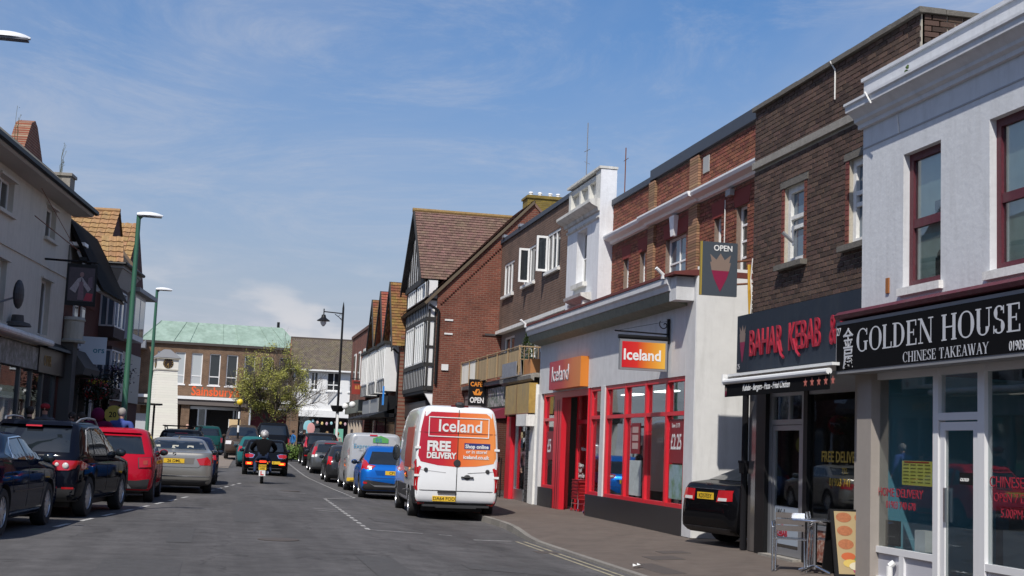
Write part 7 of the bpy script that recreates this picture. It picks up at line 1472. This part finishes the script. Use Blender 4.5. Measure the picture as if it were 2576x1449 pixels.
# ---------------------------------------------------------------- street furniture
def lamp(x, y, z, h, label):
    r = E('street_lamp', (x, y, z), 0, label, 'lamp post', 'green street lamps on the left'); MB().lathe([(.13, 0), (.13, 1.1), (.10, 1.15), (.10, 1.25), (.082, 1.3), (.058, h)], 14).build('post', GREEN, r, 40)
    MB().tube((0, 0, h-.1), (.12, 0, h+.02), .045, 8).build('arm', GREEN, r)
    def q(t, s): # luminaire shell
        return None
    n, m = 14, 8; mb = MB(); v = []
    for j in range(m+1):
        t = j/m; w = .13*math.sin(math.pi*min(1, .12+t*.86))**.5; hh = .11*math.sin(math.pi*min(1, .15+t*.8))**.6
        for i in range(n): a = math.pi*i/(n-1); v.append((-.05+.68*t, w*math.cos(a), h+.0+hh*math.sin(a)))
    mb.add(v, [(j*n+i, j*n+i+1, (j+1)*n+i+1, (j+1)*n+i) for j in range(m) for i in range(n-1)]+[tuple(range(n-1, -1, -1)), tuple(range(m*n, m*n+n))]); mb.build('lantern', M('white_lantern', (.72, .73, .74), .4), r, 40)
    MB().box(-.02, .60, -.10, .10, h-.035, h-.002).build('diffuser', M('grey_diffuser', (.12, .12, .13), .3), r)
lamp(-2.45, 37, .10, 7.25, 'tall green lamp post beside the person in the plum coat'); lamp(-2.87, 58, .1, 7.45, 'green lamp post in front of the clock tower'); lamp(-4.12, 23, .12, 7.85, 'green lamp post at the kerb beside the black SUV')
def blacklamp():
    r = E('ornate_lamp', (6.05, 70, gz(6.05, 70)), 0, 'black ornate lamp post with swan bracket lantern and flower trough', 'lamp post'); H = 8.3
    MB().lathe([(.16, 0), (.16, .9), (.11, 1.0), (.08, 1.1), (.08, 3.0), (.11, 3.05), (.065, 3.1), (.055, H-.1), (.03, H+.1), (.0, H+.25)], 14).build('post', BLACK, r, 40)
    MB().path([(0, 0, H-.4), (-1.0, 0, H-.35)], .03, 8).path([(-.45-.45*t, 0, H-.42-.25*(1-t)**2) for t in [i/8-.9 for i in range(9)]] if False else [(-.05, 0, H-.75), (-.2, 0, H-.6), (-.42, 0, H-.45)], .02, 6).path([(-1.0, 0, H-.2), (-1.0, 0, H-.55)], .03, 8).path([(-.12-.10*math.cos(t), 0, H-.56+.1*math.sin(t)) for t in [i*.6 for i in range(10)]], .012, 5).build('bracket', BLACK, r)
    l = MB().lathe([(.02, .10), (.10, .08), (.13, -.06), (.17, -.10), (.34, -.22), (.34, -.25), (.15, -.24)], 18, (-1.0, 0, H-.6)).build('lantern', BLACK, r, 40); MB().lathe([(.16, -.25), (.15, -.38), (.07, -.50), (0, -.54)], 14, (-1.0, 0, H-.6)).build('glass_bowl', M('frosted_bowl', (.55, .56, .58), .2), l, 60)
    MB().lathe([(.06, 0), (.26, .03), (.36, .25), (.38, .33), (.30, .33), (.06, .30)], 8, (0, 0, 2.75)).build('flower_trough', BLACK, r); BOX('notice', WHITE, r, -.06, .06, -.12, -.09, 1.2, 2.7)
blacklamp()
def belisha():
    r = E('belisha_beacon', (1.08, 72, gz(1, 72)), 0, 'yellow globe beacon on a black and white striped post', 'beacon')
    for k in range(8): MB().tube((0, 0, k*.36), (0, 0, (k+1)*.36), .055, 12).build('post_band', BLACK if k % 2 else PLATEW, r)
    MB().sph((0, 0, 3.03), .17, 16, 10).build('globe', M('yellow_globe', (.75, .52, .03), .3), r, 60)
    s = E('sandwich_sign', (.15, 74, gz(0, 74)), 0, 'cream sign board on a pole beside the beacon', 'sign'); BOX('sign_panel', M('cream_sign', (.62, .45, .25), .5), s, .45, 1.05, -.03, .03, 1.7, 2.1); MB().path([(.45, 0, 0), (.45, 0, 2.1)], .03).build('post', PLATEW, s)
belisha()
def clocktower():
    x0, y0, zb = -2.95, 75, .32; r = E('clock_tower', (x0, y0, zb), R(14), 'cream weatherboarded tapering clock tower with small hipped roof', 'clock tower')
    CB = M('cream_weatherboard', (.80, .77, .67), .6, rand=.03, var=.03); n = 34; zt = 4.62
    for k in range(n):
        a, b = k/n, (k+1)/n; wa, wb = .78-.25*a, .78-.25*b; za, zb_ = zt*a, zt*b; o = .009
        MB().hexa([(-wa-o, -wa-o, za), (wa+o, -wa-o, za), (wa+o, wa+o, za), (-wa-o, wa+o, za)], [(-wb, -wb, zb_+.01), (wb, -wb, zb_+.01), (wb, wb, zb_+.01), (-wb, wb, zb_+.01)]).build('weatherboard', CB, r)
    MB().box(-.55, .55, -.55, .55, zt+.01, 5.28).build('clock_box', CB, r); MB().box(-.58, .58, -.58, .58, zt-.02, zt+.05).build('moulding', M('cream_trim', (.5, .47, .4), .6), r)
    MB().hexa([(-.66, -.66, 5.285), (.66, -.66, 5.285), (.66, .66, 5.285), (-.66, .66, 5.285)], [(-.16, -.16, 5.75), (.16, -.16, 5.75), (.16, .16, 5.75), (-.16, .16, 5.75)]).build('roof', M('lead_grey_roof', (.20, .20, .205), .6), r); BOX('eaves', M('cream_trim', (0, 0, 0)), r, -.64, .64, -.64, .64, 5.22, 5.282)
    GT = M('clock_gilt', (.45, .28, .08), .5)
    for ang in (0, math.pi/2, -math.pi/2):
        f = MB().lathe([(0, -.02), (.27, -.02), (.28, 0)], 28, (0, 0, 0), 'y').build('clock_face', M('clock_dark', (.035, .022, .015), .4), r); f.location = (.552*math.sin(ang), -.552*math.cos(ang), 4.98); f.rotation_euler = (0, 0, ang)
        mb = MB()
        for k in range(12): a = k*math.pi/6; c, s = math.cos(a), math.sin(a); mb.add([(.20*s-.012*c, -.022, .20*c+.012*s), (.20*s+.012*c, -.022, .20*c-.012*s), (.255*s+.018*c, -.022, .255*c-.018*s), (.255*s-.018*c, -.022, .255*c+.018*s)], [(0, 1, 2, 3)])
        mb.build('numerals', GT, f); MB().path([(0, -.025, 0), (-.07, -.025, -.13)], .013, 5).build('hour_hand', GT, f); MB().path([(0, -.028, 0), (.02, -.028, -.20)], .010, 5).build('minute_hand', GT, f)
    g = E('guard_rail', (-1.9, 62, gz(-1.9, 62)), R(15), 'black pedestrian guard rail in front of the clock tower', 'railing'); mb = MB()
    for k in range(7): mb.path([(-1.5+k*.6, 0, 0), (-1.5+k*.6, 0, 1.15 if k % 3 == 0 else 1.0)], .022, 6)
    mb.path([(-1.5, 0, 1.0), (2.1, 0, 1.0)], .02, 6).path([(-1.5, 0, .3), (2.1, 0, .3)], .02, 6).build('rail', BLACK, g)
    s = E('bus_shelter_frame', (-4.1, 64, .2), R(10), 'dark shelter frame with white panel left of the clock tower', 'shelter'); MB().path([(0, 0, 0), (0, 0, 2.6)], .05).path([(1.2, 0, 0), (1.2, 0, 2.6)], .05).box(-.2, 1.5, -.5, .6, 2.6, 2.68).build('frame', BLACK, s); BOX('glass_panel', M('pale_panel', (.55, .57, .58), .3), s, .25, .95, -.02, .02, .4, 2.2)
clocktower()

# ---------------------------------------------------------------- tree, shrub
def tree():
    X, Y = 2.95, 80; r = E('young_tree', (X, Y, gz(X, Y)), 0, 'broad young tree in fresh yellow green spring leaf before the supermarket', 'tree'); rr = random.Random(11)
    mb = MB(); twigs = []
    def limb(p, d, L, rad, lev):
        n = 4; q = p
        for k in range(n):
            d = (d+Vector((rr.gauss(0, .10), rr.gauss(0, .10), .05 if lev else .0))).normalized(); q2 = q+d*L/n; mb.tube(q, q2, rad*(1-.16*k), 6 if lev < 2 else 4, rad*(1-.16*(k+1))); q = q2
            if lev and lev < 4:
                for _ in range(2):
                    ax = d.orthogonal().normalized(); ax.rotate(Matrix.Rotation(rr.uniform(0, 6.283), 3, d)); nd = (d*.75+ax*rr.uniform(.5, .95)+Vector((0, 0, .22))).normalized()
                    if rr.random() < (1 if lev < 3 else .62): limb(q, nd, L*rr.uniform(.42, .62), rad*.48, lev+1)
            if lev >= 2: twigs.append((q-d*L/n, q))
        return q
    top = limb(Vector((0, 0, 0)), Vector((0, 0, 1)), 2.0, .13, 0)
    for k in range(9):
        a = k*2.4; e = rr.uniform(.35, 1.5); limb(Vector((0, 0, 1.75+.06*k)), Vector((math.cos(a), math.sin(a), e)).normalized(), rr.uniform(2.3, 2.9), .06, 1)
    limb(top, Vector((.05, 0, 1)), 3.0, .075, 1)
    mb.build('trunk', M('grey_brown_bark', (.10, .08, .06), .9, var=.3, scale=12, bump=.4), r)
    lf = MB(); C = Vector((0, 0, 4.45)); n = 0
    for p, q in twigs:
        if rr.random() < .25: continue
        for k in range(8):
            c = p.lerp(q, rr.random())+Vector((rr.gauss(0, .13), rr.gauss(0, .13), rr.gauss(0, .15))); e = c-C
            if (e.x/2.4)**2+(e.y/2.3)**2+(e.z/2.6)**2 > 1.0+rr.uniform(-.45, .15) or c.z < 1.75: continue
            if noise.noise(c*1.25) < -.02+.25*max(0, e.length/2.6-.75): continue
            u = Vector((rr.uniform(-1, 1), rr.uniform(-1, 1), rr.uniform(-1, 1))).normalized(); w = u.orthogonal().normalized(); s = rr.uniform(.03, .055); lf.poly([c-u*s, c+w*s*.6, c+u*s, c-w*s*.6])
    lf.build('crown', M('spring_leaf', (.27, .265, .05), .6, rand=.35, var=.2, scale=3), r)
    for i, (x, y) in enumerate(((4.0, 73.2), (4.75, 73.6))):
        s = E('planted_shrub', (x, y, gz(x, y)), 0, ['bright green shrub in the kerbside bed nearest the black people carrier', 'bright green shrub in the kerbside bed nearest the black SUV'][i], 'shrub', 'shrubs in the kerbside bed'); f = MB()
        for k in range(1300):
            c = Vector((rr.gauss(0, .30), rr.gauss(0, .28), .45+rr.gauss(0, .2)))
            if c.z < .08: continue
            u = Vector((rr.uniform(-1, 1), rr.uniform(-1, 1), rr.uniform(-.3, 1))).normalized(); w = u.orthogonal().normalized(); f.poly([c-u*.06, c+w*.03, c+u*.06, c-w*.03])
        f.build('leaves', M('bright_shrub_leaf', (.09, .15, .02), .6, rand=.35), s); MB().path([(0, 0, 0), (0, 0, .5)], .03).build('stem', M('grey_brown_bark', (0, 0, 0)), s)
tree()

# ---------------------------------------------------------------- pavement café things
def chair(x, y, rz, label):
    r = E('cafe_chair', (x, y, pz(x, y)), rz, label, 'chair', 'aluminium cafe chairs'); AL = M('polished_aluminium', (.72, .73, .75), .25, metal=1)
    for s in (-1, 1):
        MB().path([(s*.24, -.24, 0), (s*.25, -.22, .42), (s*.265, -.24, .66), (s*.26, .10, .66), (s*.24, .20, .60), (s*.235, .24, .0)], .013, 8).build('arm_leg', AL, r, 60)
        MB().path([(s*.20, .20, .0), (s*.19, .16, .42), (s*.19, .235, .80)], .012, 8).build('back_leg', AL, r, 60)
    for k in range(5): BOX('seat_slat', AL, r, -.22, .22, -.22+k*.085, -.15+k*.085, .43, .445)
    for k in range(3): z = .55+k*.09; MB().hexa([(-.20, .185+k*.02, z), (.20, .185+k*.02, z), (.20, .20+k*.02, z), (-.20, .20+k*.02, z)], [(-.20, .20+k*.02, z+.075), (.20, .20+k*.02, z+.075), (.20, .215+k*.02, z+.075), (-.20, .215+k*.02, z+.075)]).build('back_slat', AL, r)
chair(7.97, 17.7, R(150), 'aluminium slatted cafe chair facing the table with its back to the alley'); chair(8.38, 17.5, R(60), 'aluminium cafe chair on the takeaway side of the table')
def cafe_table():
    r = E('cafe_table', (8.13, 17.28, pz(8.1, 17.3)), 0, 'round aluminium cafe table outside the kebab shop', 'table'); AL = M('polished_aluminium', (0, 0, 0)); MB().lathe([(0, .70), (.33, .70), (.345, .715), (.33, .73), (0, .73)], 28).build('table_top', AL, r, 40); MB().tube((0, 0, .05), (0, 0, .70), .03, 12).build('pillar', AL, r)
    for k in range(4): a = k*math.pi/2+.4; MB().path([(0, 0, .1), (.28*math.cos(a), .28*math.sin(a), .02)], .02, 8).build('foot', AL, r)
cafe_table()
def aboard():
    r = E('menu_board', (8.50, 16.98, pz(8.3, 17)), R(-6), 'black pavement menu board with pizza photographs', 'sign'); MB().hexa([(-.30, -.28, 0), (.30, -.28, 0), (.30, -.24, 0), (-.30, -.24, 0)], [(-.30, -.03, .88), (.30, -.03, .88), (.30, .01, .88), (-.30, .01, .88)]).hexa([(-.30, .24, 0), (.30, .24, 0), (.30, .28, 0), (-.30, .28, 0)], [(-.30, -.0, .88), (.30, -.0, .88), (.30, .04, .88), (-.30, .04, .88)]).build('frame', BLACK, r)
    def pt(x, t, o=.004): return (x, -.28+.25*t-o, .88*t)
    p = MB().poly([pt(-.25, .04), pt(.25, .04), pt(.25, .97), pt(-.25, .97)]).build('menu_sheet', M('cream_menu_sheet', (.36, .27, .14), .6), r); PZ = M('pizza_print', (.34, .12, .05), .5, var=.4, scale=30)
    for k in range(3):
        for x in (-.12, .14): t0 = .88-k*.20; MB().poly([pt(x+.11*math.cos(a), t0+.075*math.sin(a), .007) for a in [i*math.pi/8 for i in range(16)]]).build('pizza_picture', PZ, p)
    for k, (c, x, t0) in enumerate((((.45, .10, .03), -.1, .30), ((.10, .25, .03), .08, .26), ((.55, .4, .1), -.08, .2), ((.35, .05, .12), .05, .10), ((.6, .55, .4), .0, .16))): MB().poly([pt(x+.10*math.cos(a), t0+.06*math.sin(a), .006+.001*k) for a in [i*math.pi/6 for i in range(12)]]).build('food_picture', M('food_print_%d' % k, c, .5), p)
aboard()
def litter():
    mb = MB(); r2 = random.Random(4)
    for k in range(6): c = Vector((r2.uniform(-.05, .05), r2.uniform(-.04, .04), .02+r2.uniform(0, .02))); mb.poly([c+Vector((-.05, -.02, 0)), c+Vector((.05, -.03, .02)), c+Vector((.04, .03, .0)), c+Vector((-.03, .04, .03))])
    o = mb.build('crumpled_paper', WHITE, None, label='scrap of crumpled white paper lying on the brown pavement', category='litter'); o.location = (5.98, 18.5, pz(5.98, 18.5)+.005)
litter()
